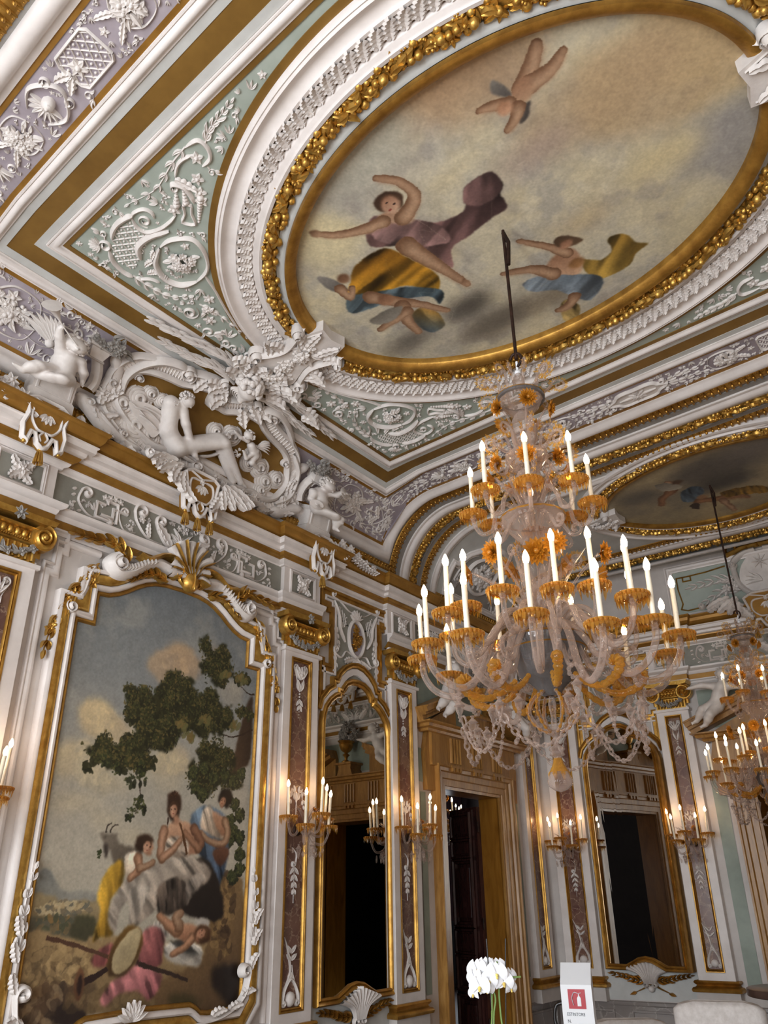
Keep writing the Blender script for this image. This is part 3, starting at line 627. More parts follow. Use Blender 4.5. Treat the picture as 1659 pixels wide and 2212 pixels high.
# ------------------------------------------------------------------ painted pictures: colour laid on a fine mesh with brush-shaped patches
class Canvas:
    def __init__(s, a0, a1, b0, b1, ppm):
        s.a0, s.b0, s.k = a0, b0, ppm; s.nx = int((a1-a0)*ppm)+1; s.ny = int((b1-b0)*ppm)+1
        s.a = a0+np.arange(s.nx)/ppm; s.b = b0+np.arange(s.ny)/ppm; s.C = np.zeros((s.nx, s.ny, 3))
        s.r = np.random.RandomState(3)
    def noise(s, cell, seed=0, oct=3):
        out = 0; amp = 1.; tot = 0; r = np.random.RandomState(seed)
        for o in range(oct):
            c = cell*s.k/2**o; gx, gy = int(s.nx/c)+3, int(s.ny/c)+3; g = r.rand(gx, gy); x = np.arange(s.nx)/c; y = np.arange(s.ny)/c
            i, j = x.astype(int), y.astype(int); fx = x-i; fy = y-j; fx = fx*fx*(3-2*fx); fy = fy*fy*(3-2*fy)
            q = (g[np.ix_(i, j)]*(1-fx)[:, None]+g[np.ix_(i+1, j)]*fx[:, None])*(1-fy)+(g[np.ix_(i, j+1)]*(1-fx)[:, None]+g[np.ix_(i+1, j+1)]*fx[:, None])*fy
            out = out+q*amp; tot += amp; amp *= .55
        return out/tot
    def streak(s, x, y):
        g = np.random.RandomState(17).rand(64, 64); i, j = np.floor(x).astype(int), np.floor(y).astype(int); fx, fy = x-i, y-j; fx = fx*fx*(3-2*fx); fy = fy*fy*(3-2*fy); i %= 64; j %= 64; i2, j2 = (i+1) % 64, (j+1) % 64
        return (g[i, j]*(1-fx)+g[i2, j]*fx)*(1-fy)+(g[i, j2]*(1-fx)+g[i2, j2]*fx)*fy-.5
    def brush(s, amp=2.2, cell=.035):      # loosen every edge the way a brush does, then soften slightly
        dx, dy = (s.noise(cell, 41, 3)-.5)*2*amp, (s.noise(cell, 43, 3)-.5)*2*amp; X, Y = np.meshgrid(np.arange(s.nx), np.arange(s.ny), indexing='ij'); x = np.clip(X+dx, 0, s.nx-1.01); y = np.clip(Y+dy, 0, s.ny-1.01); i, j = x.astype(int), y.astype(int); fx, fy = (x-i)[..., None], (y-j)[..., None]
        C = s.C; s.C = (C[i, j]*(1-fx)+C[np.minimum(i+1, s.nx-1), j]*fx)*(1-fy)+(C[i, np.minimum(j+1, s.ny-1)]*(1-fx)+C[np.minimum(i+1, s.nx-1), np.minimum(j+1, s.ny-1)]*fx)*fy
        s.C *= (1+.10*(s.noise(.05, 51, 3)-.5)+.12*(s.noise(.014, 52, 2)-.5))[..., None]
    def blend(s, m, col, sl=None):
        if sl is None: sl = (slice(None), slice(None))
        s.C[sl] = s.C[sl]*(1-m[..., None])+np.asarray(col, float)*m[..., None]
    def poly(s, pts, col, col2=None, ang=-PI/2, soft=.008, al=1., sm=5, rag=0., fold=0., fang=0., fsc=.05):
        P = cr(pts, sm, True) if sm else np.asarray(pts, float)
        if rag: P = P+s.r.normal(0, rag, P.shape)
        pad = 2*soft+.01; i0, i1 = [int(np.clip((v-s.a0)*s.k, 0, s.nx)) for v in (P[:, 0].min()-pad, P[:, 0].max()+pad+1/s.k)]
        j0, j1 = [int(np.clip((v-s.b0)*s.k, 0, s.ny)) for v in (P[:, 1].min()-pad, P[:, 1].max()+pad+1/s.k)]
        if i1 <= i0 or j1 <= j0: return
        X, Y = np.meshgrid(s.a[i0:i1], s.b[j0:j1], indexing='ij'); ins = np.zeros(X.shape, bool)
        for (x0, y0), (x1, y1) in zip(P, np.roll(P, -1, 0)):
            c = (y0 > Y) != (y1 > Y)
            if c.any(): ins ^= c & (X < (x1-x0)*(Y-y0)/(y1-y0+1e-12)+x0)
        m = ins.astype(float); k = int(soft*s.k)
        for _ in range(2):
            if k < 1: break
            for ax in (0, 1):
                q = np.cumsum(np.pad(m, [(k+1, k) if a == ax else (0, 0) for a in (0, 1)], 'edge'), axis=ax); n = 2*k+1
                m = (np.take(q, range(n, q.shape[ax]), ax)-np.take(q, range(0, q.shape[ax]-n), ax))/n
        col = np.asarray(col, float)
        if col2 is not None:
            d = X*math.cos(ang)+Y*math.sin(ang); lo, hi = (P@np.array([math.cos(ang), math.sin(ang)])).min(), (P@np.array([math.cos(ang), math.sin(ang)])).max()
            t = np.clip((d-lo)/(hi-lo+1e-9), 0, 1)[..., None]; col = col*(1-t)+np.asarray(col2, float)*t
        if fold:
            d = X*math.cos(fang)+Y*math.sin(fang); e = -X*math.sin(fang)+Y*math.cos(fang)
            f = s.streak(d/fsc*1.1+e*.8, e/fsc*.22)*1.5+s.streak(d/fsc*2.6+7, e/fsc*.4)*.8; f = np.tanh(f*1.6); cz = s.streak(d/fsc*1.7+31+e*1.1, e/fsc*.3); col = col*(1+fold*1.15*f-.42*np.clip((cz-.12)*5, 0, 1)+.26*np.clip((-.14-cz)*5, 0, 1))[..., None]
        s.blend(m*al, col, (slice(i0, i1), slice(j0, j1)))
    def ell(s, c, rx, ry, col, col2=None, ang=-PI/2, soft=.01, al=1., rot=0., **k):
        t = np.linspace(0, 2*PI, 22, endpoint=False); x, y = rx*np.cos(t), ry*np.sin(t)
        s.poly(np.stack([c[0]+x*math.cos(rot)-y*math.sin(rot), c[1]+x*math.sin(rot)+y*math.cos(rot)], 1), col, col2, ang, soft, al, 0, **k)
    def line(s, pts, w, col, w2=None, soft=.003, al=1.):
        P = cr(pts, 5); N = normals2(P, False); ww = np.linspace(w, w if w2 is None else w2, len(P))[:, None]/2
        s.poly(np.concatenate([P+N*ww, (P-N*ww)[::-1]]), col, None, soft=soft, al=al, sm=0)
    def limb(s, pts, w0, w1, col=(184, 150, 120), dark=(114, 82, 60), soft=.004):
        s.line(pts, w0, dark, w1, soft)
        for e, w in ((0, w0), (-1, w1)): s.ell(pts[e], w*.52, w*.52, dark, soft=soft); s.ell((pts[e][0], pts[e][1]+w*.1), w*.36, w*.36, tuple((a+b)/2 for a, b in zip(col, dark)), soft=w*.14)
        P = np.asarray(pts, float)+np.array([0, w0*.1]); s.line(P, w0*.72, tuple((a+b)/2 for a, b in zip(col, dark)), w1*.72, w0*.14); s.line(P+np.array([0, w0*.05]), w0*.4, col, w1*.4, w0*.16)
    def dabs(s, c, rx, ry, n, size, cols, al=.9, rot=None):
        for _ in range(n):
            t = s.r.rand()*2*PI; q = math.sqrt(s.r.rand()); a, b = c[0]+rx*q*math.cos(t), c[1]+ry*q*math.sin(t); z = size*(.6+.8*s.r.rand())
            s.ell((a, b), z, z*.55, cols[s.r.randint(len(cols))], None, soft=.003, al=al, rot=s.r.rand()*PI if rot is None else rot+s.r.normal(0, .3))
    def obj(s, name, m, parent, fm, inside, h):
        A, B = np.meshgrid(s.a, s.b, indexing='ij'); V = np.stack([A, B, np.full_like(A, h)], -1).reshape(-1, 3); F = gridf(s.nx, s.ny)
        ok = inside(A, B).reshape(-1); F = F[ok[F].all(1)]; use = np.zeros(len(V), bool); use[F.ravel()] = True; ix = np.cumsum(use)-1
        mb = MB(); mb.add(V[use], ix[F]); o = mesh(mb, name, m, parent, fm, sharp=0)
        c = np.clip(s.C.reshape(-1, 3)[use]/255, 0, 1); c = np.where(c > .04045, ((c+.055)/1.055)**2.4, c/12.92)
        at = o.data.color_attributes.new('paint', 'FLOAT_COLOR', 'POINT'); at.data.foreach_set('color', np.c_[c, np.ones(len(c))].astype(np.float32).ravel()); return o
SK, SKD = (180, 146, 116), (116, 84, 62)
# ---- the great ceiling oval
cv = Canvas(UX(XC)-1.72, UX(XC)+1.72, YC-1.24, YC+1.24, 230)
n1, n2, n3 = cv.noise(.9, 1, 4), cv.noise(.35, 2, 4), cv.noise(.12, 6, 3)
cv.C[:] = (186, 178, 158); cv.blend(np.clip((n1-.42)*3.2, 0, .8), (208, 192, 152)); cv.blend(np.clip((.5-n2)*3.4, 0, .6), (168, 164, 156)); cv.blend(np.clip((n3-.5)*1.6, 0, .35), (214, 206, 184)); n4 = cv.noise(.22, 23, 4); cv.blend(np.clip((n4-.54)*4, 0, .45), (150, 142, 134)); cv.blend(np.clip((.44-n4)*4, 0, .4), (216, 204, 170))
for q, (rx, ry, c, al) in zip([(5.082,3.208),(4.627,3.064),(3.885,2.439),(4.160,2.600),(5.100,3.839),(4.769,3.724),(4.155,3.163),(3.288,2.432),(2.695,2.819),(3.246,4.317),(3.130,4.016),(3.679,4.354),(2.511,4.050),(3.751,4.960),(4.148,3.844),(3.201,3.467),(4.765,4.367)], ((.75,.42,(186, 158, 118),.6), (.6,.3,(178, 152, 118),.55), (.5,.2,(178, 146, 112),.6), (.45,.25,(170, 140, 108),.55), (.4,.3,(150, 146, 142),.6), (.3,.16,(214, 196, 150),.6), (.3,.16,(168, 148, 134),.5), (.5,.3,(176, 172, 156),.7), (.3,.3,(212, 198, 158),.7), (.42,.16,(112, 104, 92),.9), (.26,.13,(92, 86, 78),.9), (.3,.12,(140, 128, 108),.8), (.3,.1,(110, 104, 94),.8), (.3,.1,(150, 134, 108),.6), (.3,.14,(196, 176, 138),.5), (.2,.12,(190, 172, 136),.6), (.35,.2,(196, 184, 150),.6))):
    cv.ell(q, rx*.85, ry*.85, c, None, soft=.07, al=min(1, al*1.15), rag=.012); cv.ell((q[0]+rx*.2, q[1]-ry*.1), rx*.5, ry*.5, tuple(v*(.93 if sum(c) < 420 else 1.04) for v in c), None, soft=.04, al=al*.6, rag=.012)
G = lambda pts, *a, **k: cv.poly(pts, *a, **k)
# diving putto at the top
L_ = cv.limb
L_([(4.316,2.749),(4.426,2.656),(4.486,2.585)], .13, .06); L_([(4.354,2.763),(4.472,2.761),(4.579,2.714)], .12, .05); G([(4.214,2.770),(4.316,2.697),(4.379,2.733),(4.338,2.820),(4.259,2.843),(4.207,2.825)], SK, (150, 110, 84), soft=.012)
G([(4.176,2.614),(4.201,2.608),(4.235,2.681),(4.238,2.754),(4.184,2.715),(4.156,2.667)], (86, 80, 76), (120, 114, 106), soft=.006); G([(4.193,2.918),(4.263,2.858),(4.310,2.850),(4.261,2.919),(4.203,2.945)], (72, 66, 62), soft=.006)
L_([(4.204,2.787),(4.112,2.731),(4.043,2.709)], .09, .04); L_([(4.235,2.842),(4.174,2.895),(4.112,2.927)], .09, .04); cv.ell([(4.169,2.794)][0], .05, .045, (206, 160, 128), (150, 108, 80), soft=.01)
# flying woman in a plum cloak and golden skirt
G([(3.070,2.880),(3.215,3.003),(3.363,3.179),(3.548,3.245),(3.628,3.207),(3.689,3.096),(3.832,3.082),(3.901,3.128),(3.900,3.229),(3.849,3.300),(3.836,3.407),(3.701,3.415),(3.495,3.445),(3.350,3.456),(3.263,3.606),(3.175,3.445),(3.121,3.234),(2.919,3.063)], (112, 84, 80), (74, 54, 54), -.7, fold=.28, fang=1.0, fsc=.16)
G([(3.628,3.207),(3.692,3.098),(3.837,3.086),(3.895,3.127),(3.891,3.234),(3.832,3.286),(3.712,3.278)], (122, 92, 88), (88, 66, 64), -.5, fold=.3, fang=.5, fsc=.12)
G([(3.045,2.910),(3.239,3.024),(3.401,3.236),(3.372,3.394),(3.172,3.277),(2.995,3.074)], (150, 118, 114), (110, 84, 80), -.6, fold=.25, fang=1.2, fsc=.1)
L_([(3.121,3.234),(3.162,3.434),(3.203,3.584),(3.255,3.819)], .16, .05); G([(3.259,3.749),(3.284,3.801),(3.253,3.835),(3.223,3.791)], SK, SKD)
G([(2.734,3.128),(2.982,3.143),(3.071,3.358),(3.124,3.517),(3.126,3.636),(3.019,3.729),(2.898,3.533),(2.650,3.447),(2.476,3.330),(2.580,3.232)], (196, 146, 48), (138, 92, 28), -1.2, fold=.4, fang=1.4, fsc=.12)
G([(2.471,3.326),(2.665,3.428),(2.889,3.544),(3.073,3.744),(2.976,3.853),(2.977,3.757),(2.881,3.675),(2.644,3.569),(2.384,3.481)], (64, 78, 86), (96, 112, 118), fold=.25, fang=1.2, fsc=.09); G([(2.689,3.843),(2.851,3.778),(2.914,3.912),(2.873,4.069),(2.737,4.066)], (78, 92, 100), (130, 96, 40), -.6, fold=.3, fsc=.09)
G([(3.106,2.911),(3.201,2.918),(3.303,3.019),(3.270,3.090),(3.168,3.013)], (206, 176, 148), (160, 120, 94), soft=.01)
L_([(3.123,2.956),(2.991,2.925),(2.822,2.848),(2.692,2.727)], .1, .045); L_([(3.239,3.024),(3.354,2.975),(3.412,2.907),(3.390,2.775),(3.295,2.663)], .12, .05); G([(2.670,2.693),(2.723,2.713),(2.721,2.762),(2.667,2.753)], SK, SKD)
G([(3.178,2.788),(3.274,2.776),(3.349,2.849),(3.307,2.935),(3.251,2.946),(3.175,2.901),(3.150,2.841)], (84, 62, 46), (60, 42, 32), soft=.006); cv.ell([(3.243,2.881)][0], .062, .075, (206, 168, 140), (150, 108, 84), soft=.01, rot=.3)
for q in [(3.235,2.855),(3.268,2.893)]: cv.ell(q, .012, .006, (60, 42, 36), soft=.003)
for q in [(3.215,2.915)]: cv.ell(q, .014, .006, (140, 70, 60), soft=.003)
# small attendant putti
G([(2.425,3.029),(2.484,3.073),(2.531,3.203),(2.518,3.272),(2.427,3.213),(2.415,3.122)], (96, 92, 88), (140, 134, 126), soft=.006); cv.ell([(2.573,3.166)][0], .05, .045, (140, 104, 78), (96, 66, 48)); L_([(2.487,3.227),(2.484,3.337),(2.560,3.277)], .09, .05)
L_([(2.607,3.442),(2.742,3.621),(2.852,3.746),(2.981,3.943)], .12, .05); L_([(2.739,3.684),(2.675,3.831),(2.667,4.000)], .13, .06); L_([(2.737,3.748),(2.590,3.758),(2.438,3.768)], .1, .05); cv.ell([(2.682,3.544)][0], .07, .06, (172, 130, 100), (112, 78, 58)); G([(2.442,3.632),(2.617,3.632),(2.739,3.684),(2.590,3.758),(2.457,3.714)], (150, 144, 132), (110, 104, 94), soft=.006)
# second woman, blue cloth and ochre scarf
G([(4.018,4.161),(4.122,4.250),(4.222,4.223),(4.244,4.106),(4.322,4.109),(4.374,4.169),(4.392,4.269),(4.453,4.331),(4.356,4.364),(4.275,4.437),(4.130,4.442),(4.008,4.386)], (182, 148, 70), (132, 102, 44), -.8, fold=.3, fang=.7, fsc=.13)
G([(3.899,3.993),(3.988,3.997),(4.030,4.060),(4.003,4.234),(3.887,4.283),(3.767,4.181),(3.792,4.055)], (206, 168, 136), (150, 110, 84), soft=.012)
G([(3.573,4.089),(3.730,4.102),(3.890,4.238),(4.050,4.374),(4.044,4.489),(3.901,4.582),(3.817,4.471),(3.740,4.311),(3.596,4.208)], (120, 130, 138), (84, 94, 102), -.6, fold=.35, fang=1.1, fsc=.1)
L_([(3.969,4.036),(3.882,3.880),(3.754,3.707)], .09, .035); L_([(3.801,4.150),(3.703,4.008),(3.509,3.902)], .12, .04)
G([(3.942,3.877),(4.000,3.862),(4.084,3.944),(4.106,3.995),(4.039,4.002),(3.942,3.942)], (98, 76, 56), (74, 56, 42), soft=.006); cv.ell([(3.997,3.955)][0], .05, .04, (186, 140, 110), (130, 92, 70)); cv.ell([(3.981,4.164)][0], .06, .05, (176, 130, 84), (120, 84, 52))
G([(3.689,4.492),(3.765,4.459),(3.807,4.593),(3.722,4.723),(3.643,4.669)], (164, 142, 92), (128, 108, 66), fold=.25); L_([(3.817,4.471),(3.731,4.528),(3.656,4.518)], .1, .05)
# craquelure and worn plaster
for k in range(9):
    p = np.array([UX(XC)+cv.r.uniform(-1, 1.2), YC+cv.r.uniform(-.8, .8)]); pts = [p]
    for _ in range(5): pts.append(pts[-1]+cv.r.normal(0, .12, 2))
    cv.line(pts, .004, (210, 198, 170), .002, al=.22)
cv.brush(1.8, .05)
croot = root('ceiling_painting', CV(np.array([[UX(XC), YC, .01]]))[0], 'oval ceiling fresco of flying draped figures on a pale cloudy sky', 'painting')
cv.obj('painted_field', M['fresco'], croot, CV, lambda A, B: ((A-UX(XC))/(OA+.02))**2+((B-YC)/(OB+.02))**2 < 1, .008)
# ---- the second oval further into the room
X2, Y2, A2, B2 = UX(3.34), 8.17, 1.2, .8
cv = Canvas(X2-A2-.05, X2+A2+.05, Y2-B2-.05, Y2+B2+.05, 110)
cv.C[:] = (150, 136, 108); cv.blend(np.clip((cv.noise(.6, 4, 4)-.45)*3, 0, .8), (176, 158, 122)); cv.blend(np.clip((cv.noise(.3, 5, 3)-.5)*3, 0, .6), (120, 112, 98))
for q, (rx, ry, c) in zip([(3.862,7.840),(3.850,8.223),(2.985,7.966),(4.373,7.680)], ((.5,.3,(92,86,80)),(.35,.2,(70,66,62)),(.3,.2,(96,90,82)),(.4,.2,(112,104,96)))): cv.ell(q, rx, ry, c, soft=.1, al=.9)
L_ = cv.limb
L_([(3.334,8.053),(3.202,8.154),(3.124,8.310)], .14, .06, (150, 108, 76), (96, 64, 44)); L_([(3.410,7.909),(3.367,7.805)], .1, .06); G2 = cv.poly
G2([(3.225,7.790),(3.360,7.826),(3.473,8.033),(3.293,8.017)], (170, 160, 142), (110, 104, 94)); G2([(3.398,8.179),(3.534,8.086),(3.639,8.247),(3.488,8.477),(3.354,8.390)], (84, 96, 106), (60, 70, 80), fold=.2)
L_([(3.509,8.495),(3.670,8.576),(3.885,8.645),(3.989,8.736)], .14, .05, (160, 116, 80), (100, 68, 46)); L_([(3.727,8.654),(3.756,8.830),(3.764,8.898)], .1, .05); cv.ell([(3.456,7.881)][0], .06, .05, (84, 62, 46)); cv.ell([(3.559,8.421)][0], .06, .05, (150, 112, 80))
G2([(3.749,8.484),(3.884,8.460),(4.156,8.570),(4.208,8.741),(3.933,8.658),(3.788,8.620)], (130, 98, 36), (96, 70, 26), fold=.2); G2([(3.363,8.580),(3.449,8.517),(3.488,8.597),(3.441,8.679)], (60, 46, 38))
cv.brush(2.5, .06)
o2 = root('ceiling_painting', CV(np.array([[X2, Y2, .01]]))[0], 'smaller dark oval fresco with two winged figures over the rear of the room', 'painting')
cv.obj('painted_field', M['fresco'], o2, CV, lambda A, B: ((A-X2)/(A2+.02))**2+((B-Y2)/(B2+.02))**2 < 1, .008)
# ---- the tall pastoral canvas on the left wall
cv = Canvas(2.6, 4.47, .86, 3.9, 250)
t = np.linspace(0, 1, cv.ny)[None, :]*np.ones((cv.nx, 1)); t = np.clip(t+.12*(cv.noise(.5, 2)-.5), 0, 1)
st = [(0, (176, 168, 150)), (.34, (186, 178, 160)), (.52, (168, 164, 152)), (.72, (138, 140, 138)), (1, (112, 118, 122))]
for c in range(3): cv.C[..., c] = np.interp(t, [q[0] for q in st], [q[1][c] for q in st])
cv.blend(np.clip((cv.noise(.25, 12, 4)-.5)*1.5, 0, .3), (190, 184, 168))
P = lambda pts, *a, **k: cv.poly(pts, *a, **k)
for q, (r1, r2, c, al) in zip([(2.911,2.758),(2.983,2.692),(2.832,2.784),(3.564,3.333),(3.647,3.276),(3.433,3.218),(2.781,2.493),(2.694,2.436),(3.114,2.647),(3.612,2.537),(4.138,3.143),(3.929,3.380),(3.225,2.545)], ((.13,.12,(206,184,142),.85),(.2,.1,(200,178,140),.7),(.08,.07,(216,194,152),.7),(.12,.1,(186,158,124),.8),(.16,.1,(176,150,122),.6),(.14,.1,(168,150,128),.6),(.16,.1,(200,184,152),.7),(.1,.09,(206,188,150),.7),(.18,.09,(190,172,142),.6),(.16,.12,(190,174,146),.7),(.14,.12,(170,162,146),.6),(.1,.12,(160,140,120),.5),(.2,.1,(194,180,152),.6))):
    cv.ell(q, r1, r2, c, soft=.035, al=al, rag=.006); cv.ell((q[0]+r1*.3, q[1]+r2*.4), r1*.5, r2*.5, tuple(min(255, v*1.06) for v in c), soft=.02, al=al*.7)
for q in [(2.799,2.391),(3.133,2.326),(2.741,2.177),(2.903,2.200),(3.401,2.452),(3.080,2.094),(3.307,1.999),(3.580,2.379)]: cv.ell(q, .14, .06, (200, 186, 156), soft=.04, al=.5)
for pts, c1, c2 in (([(2.763,2.761),(2.781,2.827),(2.834,2.859),(2.926,2.853),(2.970,2.819),(3.061,2.781),(3.121,2.699),(3.194,2.644),(3.059,2.601),(2.935,2.617),(2.824,2.658)], (216, 194, 150), (180, 164, 136)), ([(3.272,3.242),(3.433,3.356),(3.554,3.413),(3.647,3.427),(3.731,3.369),(3.777,3.227),(3.667,3.110),(3.494,3.029),(3.359,3.117)], (192, 164, 130), (164, 146, 124)), ([(2.673,2.398),(2.697,2.495),(2.771,2.552),(2.865,2.589),(2.950,2.525),(3.071,2.527),(3.145,2.448),(2.945,2.378)], (204, 188, 154), (180, 170, 148)), ([(3.396,2.487),(3.500,2.591),(3.620,2.612),(3.716,2.562),(3.848,2.535),(3.747,2.457),(3.488,2.432)], (208, 192, 156), (184, 172, 148)), ([(2.772,2.388),(2.904,2.450),(3.028,2.414),(3.160,2.353),(3.111,2.275),(2.934,2.273),(2.841,2.312)], (202, 188, 156), (178, 168, 146))):
    P(pts, c1, c2, -1.2, rag=.012, soft=.016, al=.8); cv.dabs(tuple(np.mean(pts, 0)), .12, .07, 40, .035, [c1, c2, tuple(min(255, v*1.05) for v in c1)], .3)
# far country
P([(2.628,1.676),(2.647,1.769),(2.694,1.789),(2.746,1.754),(2.790,1.691),(2.863,1.652),(2.961,1.632),(3.100,1.626),(3.124,1.566),(2.635,1.574)], (130, 132, 128), (150, 146, 132), rag=.004); P([(2.838,1.644),(2.969,1.659),(3.098,1.637),(3.107,1.588),(2.848,1.591)], (150, 148, 138), al=.7, rag=.004)
P([(2.611,1.635),(2.749,1.634),(2.846,1.602),(3.105,1.598),(3.156,1.457),(2.631,1.474)], (166, 148, 112), (140, 122, 90), rag=.006); cv.dabs([(2.867,1.559)][0], .2, .04, 60, .022, [(186, 164, 124), (130, 118, 96), (112, 108, 94), (196, 178, 140)])
P([(2.623,1.514),(2.796,1.520),(2.983,1.505),(3.064,1.429),(2.953,1.371),(2.642,1.414)], (104, 98, 80), (92, 88, 74), rag=.008); cv.dabs([(2.819,1.468)][0], .16, .05, 60, .025, [(120, 104, 76), (92, 92, 76), (140, 112, 72), (84, 86, 66)])
P([(2.931,1.496),(3.008,1.515),(3.095,1.491),(3.087,1.375),(2.983,1.349),(2.921,1.403)], (80, 78, 56), (70, 66, 50), rag=.01)
# foreground banks
P([(2.640,1.424),(3.007,1.369),(3.195,1.392),(3.492,1.380),(3.720,1.326),(4.400,1.419),(4.453,0.838),(3.935,0.922),(3.053,0.956),(2.627,0.963)], (164, 138, 98), (112, 92, 64), rag=.008)
P([(2.647,1.268),(2.802,1.288),(3.037,1.194),(3.189,1.092),(3.123,1.008),(2.927,0.950),(2.637,0.971)], (122, 100, 72), (84, 68, 52), rag=.01)
cv.dabs([(2.874,1.235)][0], .26, .12, 150, .04, [(176, 148, 104), (128, 104, 72), (186, 158, 112), (104, 86, 62)], .5); cv.dabs([(2.837,1.035)][0], .2, .1, 90, .05, [(132, 106, 76), (70, 56, 46), (150, 128, 98), (92, 72, 54)], .6)
P([(2.882,0.993),(2.985,1.050),(3.071,1.003),(3.125,0.920),(2.931,0.931)], (52, 42, 38), rag=.01); cv.dabs([(3.452,1.040)][0], .5, .07, 120, .04, [(120, 98, 68), (96, 78, 54), (140, 116, 82)], .4)
P([(4.124,1.724),(4.254,1.738),(4.396,1.686),(4.468,0.883),(3.725,0.931),(3.686,1.106),(4.003,1.197),(4.108,1.356),(4.077,1.477)], (142, 114, 76), (82, 62, 44), -1.2, rag=.01)
cv.dabs([(4.223,1.486)][0], .1, .3, 110, .04, [(156, 126, 82), (98, 76, 52), (128, 102, 66), (66, 50, 38)], .55); P([(4.149,1.141),(4.345,1.188),(4.431,1.075),(4.391,0.902),(4.179,1.035)], (40, 32, 28), rag=.01, soft=.02); P([(3.763,1.002),(3.906,1.023),(4.067,0.943),(3.836,0.931)], (72, 62, 40), rag=.01, soft=.02)
# the tree
P([(4.104,2.468),(4.194,2.562),(4.270,2.849),(4.335,3.088),(4.397,3.129),(4.405,2.643),(4.298,2.544),(4.206,2.435)], (92, 72, 52), (60, 46, 36), 0)
for l in ([(4.417,2.881),(4.193,2.790),(3.950,2.815),(3.821,2.769)], [(4.415,3.176),(4.327,3.176),(4.236,3.223)], [(3.481,2.736),(3.378,2.616),(3.280,2.500)], [(3.329,2.496),(3.323,2.368),(3.348,2.232),(3.317,2.144)]): cv.line(l, .014, (58, 44, 34), .005)
def foliage(pts, n):
    P(pts, (50, 50, 33), (42, 42, 29), rag=.02, sm=6); Q = np.array(pts); f = inpoly(Q); k = 0; lo, hi = Q.min(0), Q.max(0)
    while k < n:
        q = (cv.r.uniform(lo[0]-.03, hi[0]+.03), cv.r.uniform(lo[1]-.03, hi[1]+.03))
        if f(np.array([q[0]+cv.r.normal(0, .02)]), np.array([q[1]+cv.r.normal(0, .02)]))[0]: k += 1; cv.dabs(q, .03, .025, 5, .0095, [(66, 66, 40), (88, 82, 50), (56, 58, 36), (104, 92, 56), (74, 76, 46), (44, 44, 30), (40, 40, 28)])
foliage([(3.127,2.978),(3.253,3.021),(3.374,3.008),(3.472,3.197),(3.583,3.189),(3.737,3.160),(3.786,3.066),(3.912,3.163),(4.000,3.088),(4.069,3.010),(4.150,3.023),(4.164,2.875),(3.955,2.766),(3.821,2.762),(3.707,2.781),(3.583,2.627),(3.448,2.598),(3.345,2.611),(3.192,2.762),(3.164,2.837)], 420)
foliage([(2.851,2.501),(2.937,2.604),(3.063,2.576),(3.206,2.672),(3.356,2.652),(3.385,2.564),(3.238,2.457),(3.082,2.454)], 170); foliage([(3.835,2.644),(4.002,2.693),(4.185,2.658),(4.235,2.562),(3.982,2.515)], 90); foliage([(3.756,3.497),(3.840,3.548),(3.902,3.437),(4.017,3.525),(4.088,3.445),(4.120,3.326),(4.051,3.188),(3.907,3.207),(3.780,3.288),(3.827,3.390)], 150)
foliage([(3.764,2.462),(3.846,2.552),(3.999,2.541),(4.118,2.525),(4.280,2.513),(4.330,2.418),(4.210,2.393),(4.091,2.397),(4.002,2.335),(3.872,2.324),(3.794,2.371)], 150)
cl = [(3.837,3.477),(4.045,3.452),(3.938,3.290),(4.048,3.218),(3.517,3.133),(3.666,3.118),(3.292,2.980),(3.160,2.970),(3.505,2.946),(3.755,3.002),(3.920,3.089),(3.994,2.953),(3.345,2.852),(3.182,2.826),(3.700,2.836),(3.492,2.778),(3.927,2.841),(4.116,2.942),(3.473,2.667),(3.312,2.726),(4.232,3.269),(4.296,3.281),(3.069,2.539),(2.956,2.489),(3.005,2.557),(3.186,2.592),(3.277,2.629),(3.248,2.497),(3.139,2.485),(4.047,2.641),(3.928,2.656),(4.166,2.641),(4.278,2.998),(4.364,2.996),(3.364,2.484),(4.076,2.545)]
for i, q in enumerate(cl+[(a+cv.r.normal(0, .035), b+cv.r.normal(0, .03)) for a, b in cl for _ in (0, 1) if b < 2.95]): cv.dabs(q, .05, .042, 16, .026, [(50, 50, 32), (58, 56, 36), (42, 43, 29)])
for i, q in enumerate(cl+[(a+cv.r.normal(0, .03), b+cv.r.normal(0, .03)) for a, b in cl if b < 2.95]): cv.dabs((q[0]-.012, q[1]+.014), .062, .055, 52, .0095, [(66, 66, 40), (90, 84, 50), (56, 58, 36), (108, 94, 56), (74, 76, 46), (48, 48, 32)])
c2 = [(3.020,2.462),(3.118,2.423),(3.320,2.444),(3.346,2.383),(3.252,2.361),(3.337,2.219),(3.359,2.184),(3.286,2.142),(3.819,2.467),(3.849,2.362),(3.926,2.506),(4.028,2.447),(4.142,2.485),(4.246,2.439),(4.322,2.503),(3.929,2.315),(4.262,2.272),(4.330,2.193),(4.234,2.147),(4.281,2.068),(4.345,2.030),(4.247,2.013),(4.356,1.909),(4.292,1.751),(4.365,1.804)]
for i, q in enumerate(c2): cv.dabs(q, .045, .042, 26 if i > 7 else 5, .024, [(46, 48, 33), (54, 56, 38), (40, 42, 30)]); cv.dabs((q[0]-.01, q[1]+.01), .045, .045, 60 if i > 7 else 18, .0095, [(70, 74, 46), (90, 92, 54), (58, 64, 40)])
for q in [(3.732,2.729),(3.668,2.804),(3.884,2.878),(4.062,3.283),(4.253,3.273),(4.205,2.881)]: cv.dabs(q, .05, .03, 10, .03, [(104, 100, 62), (122, 104, 62)], .8, .9)
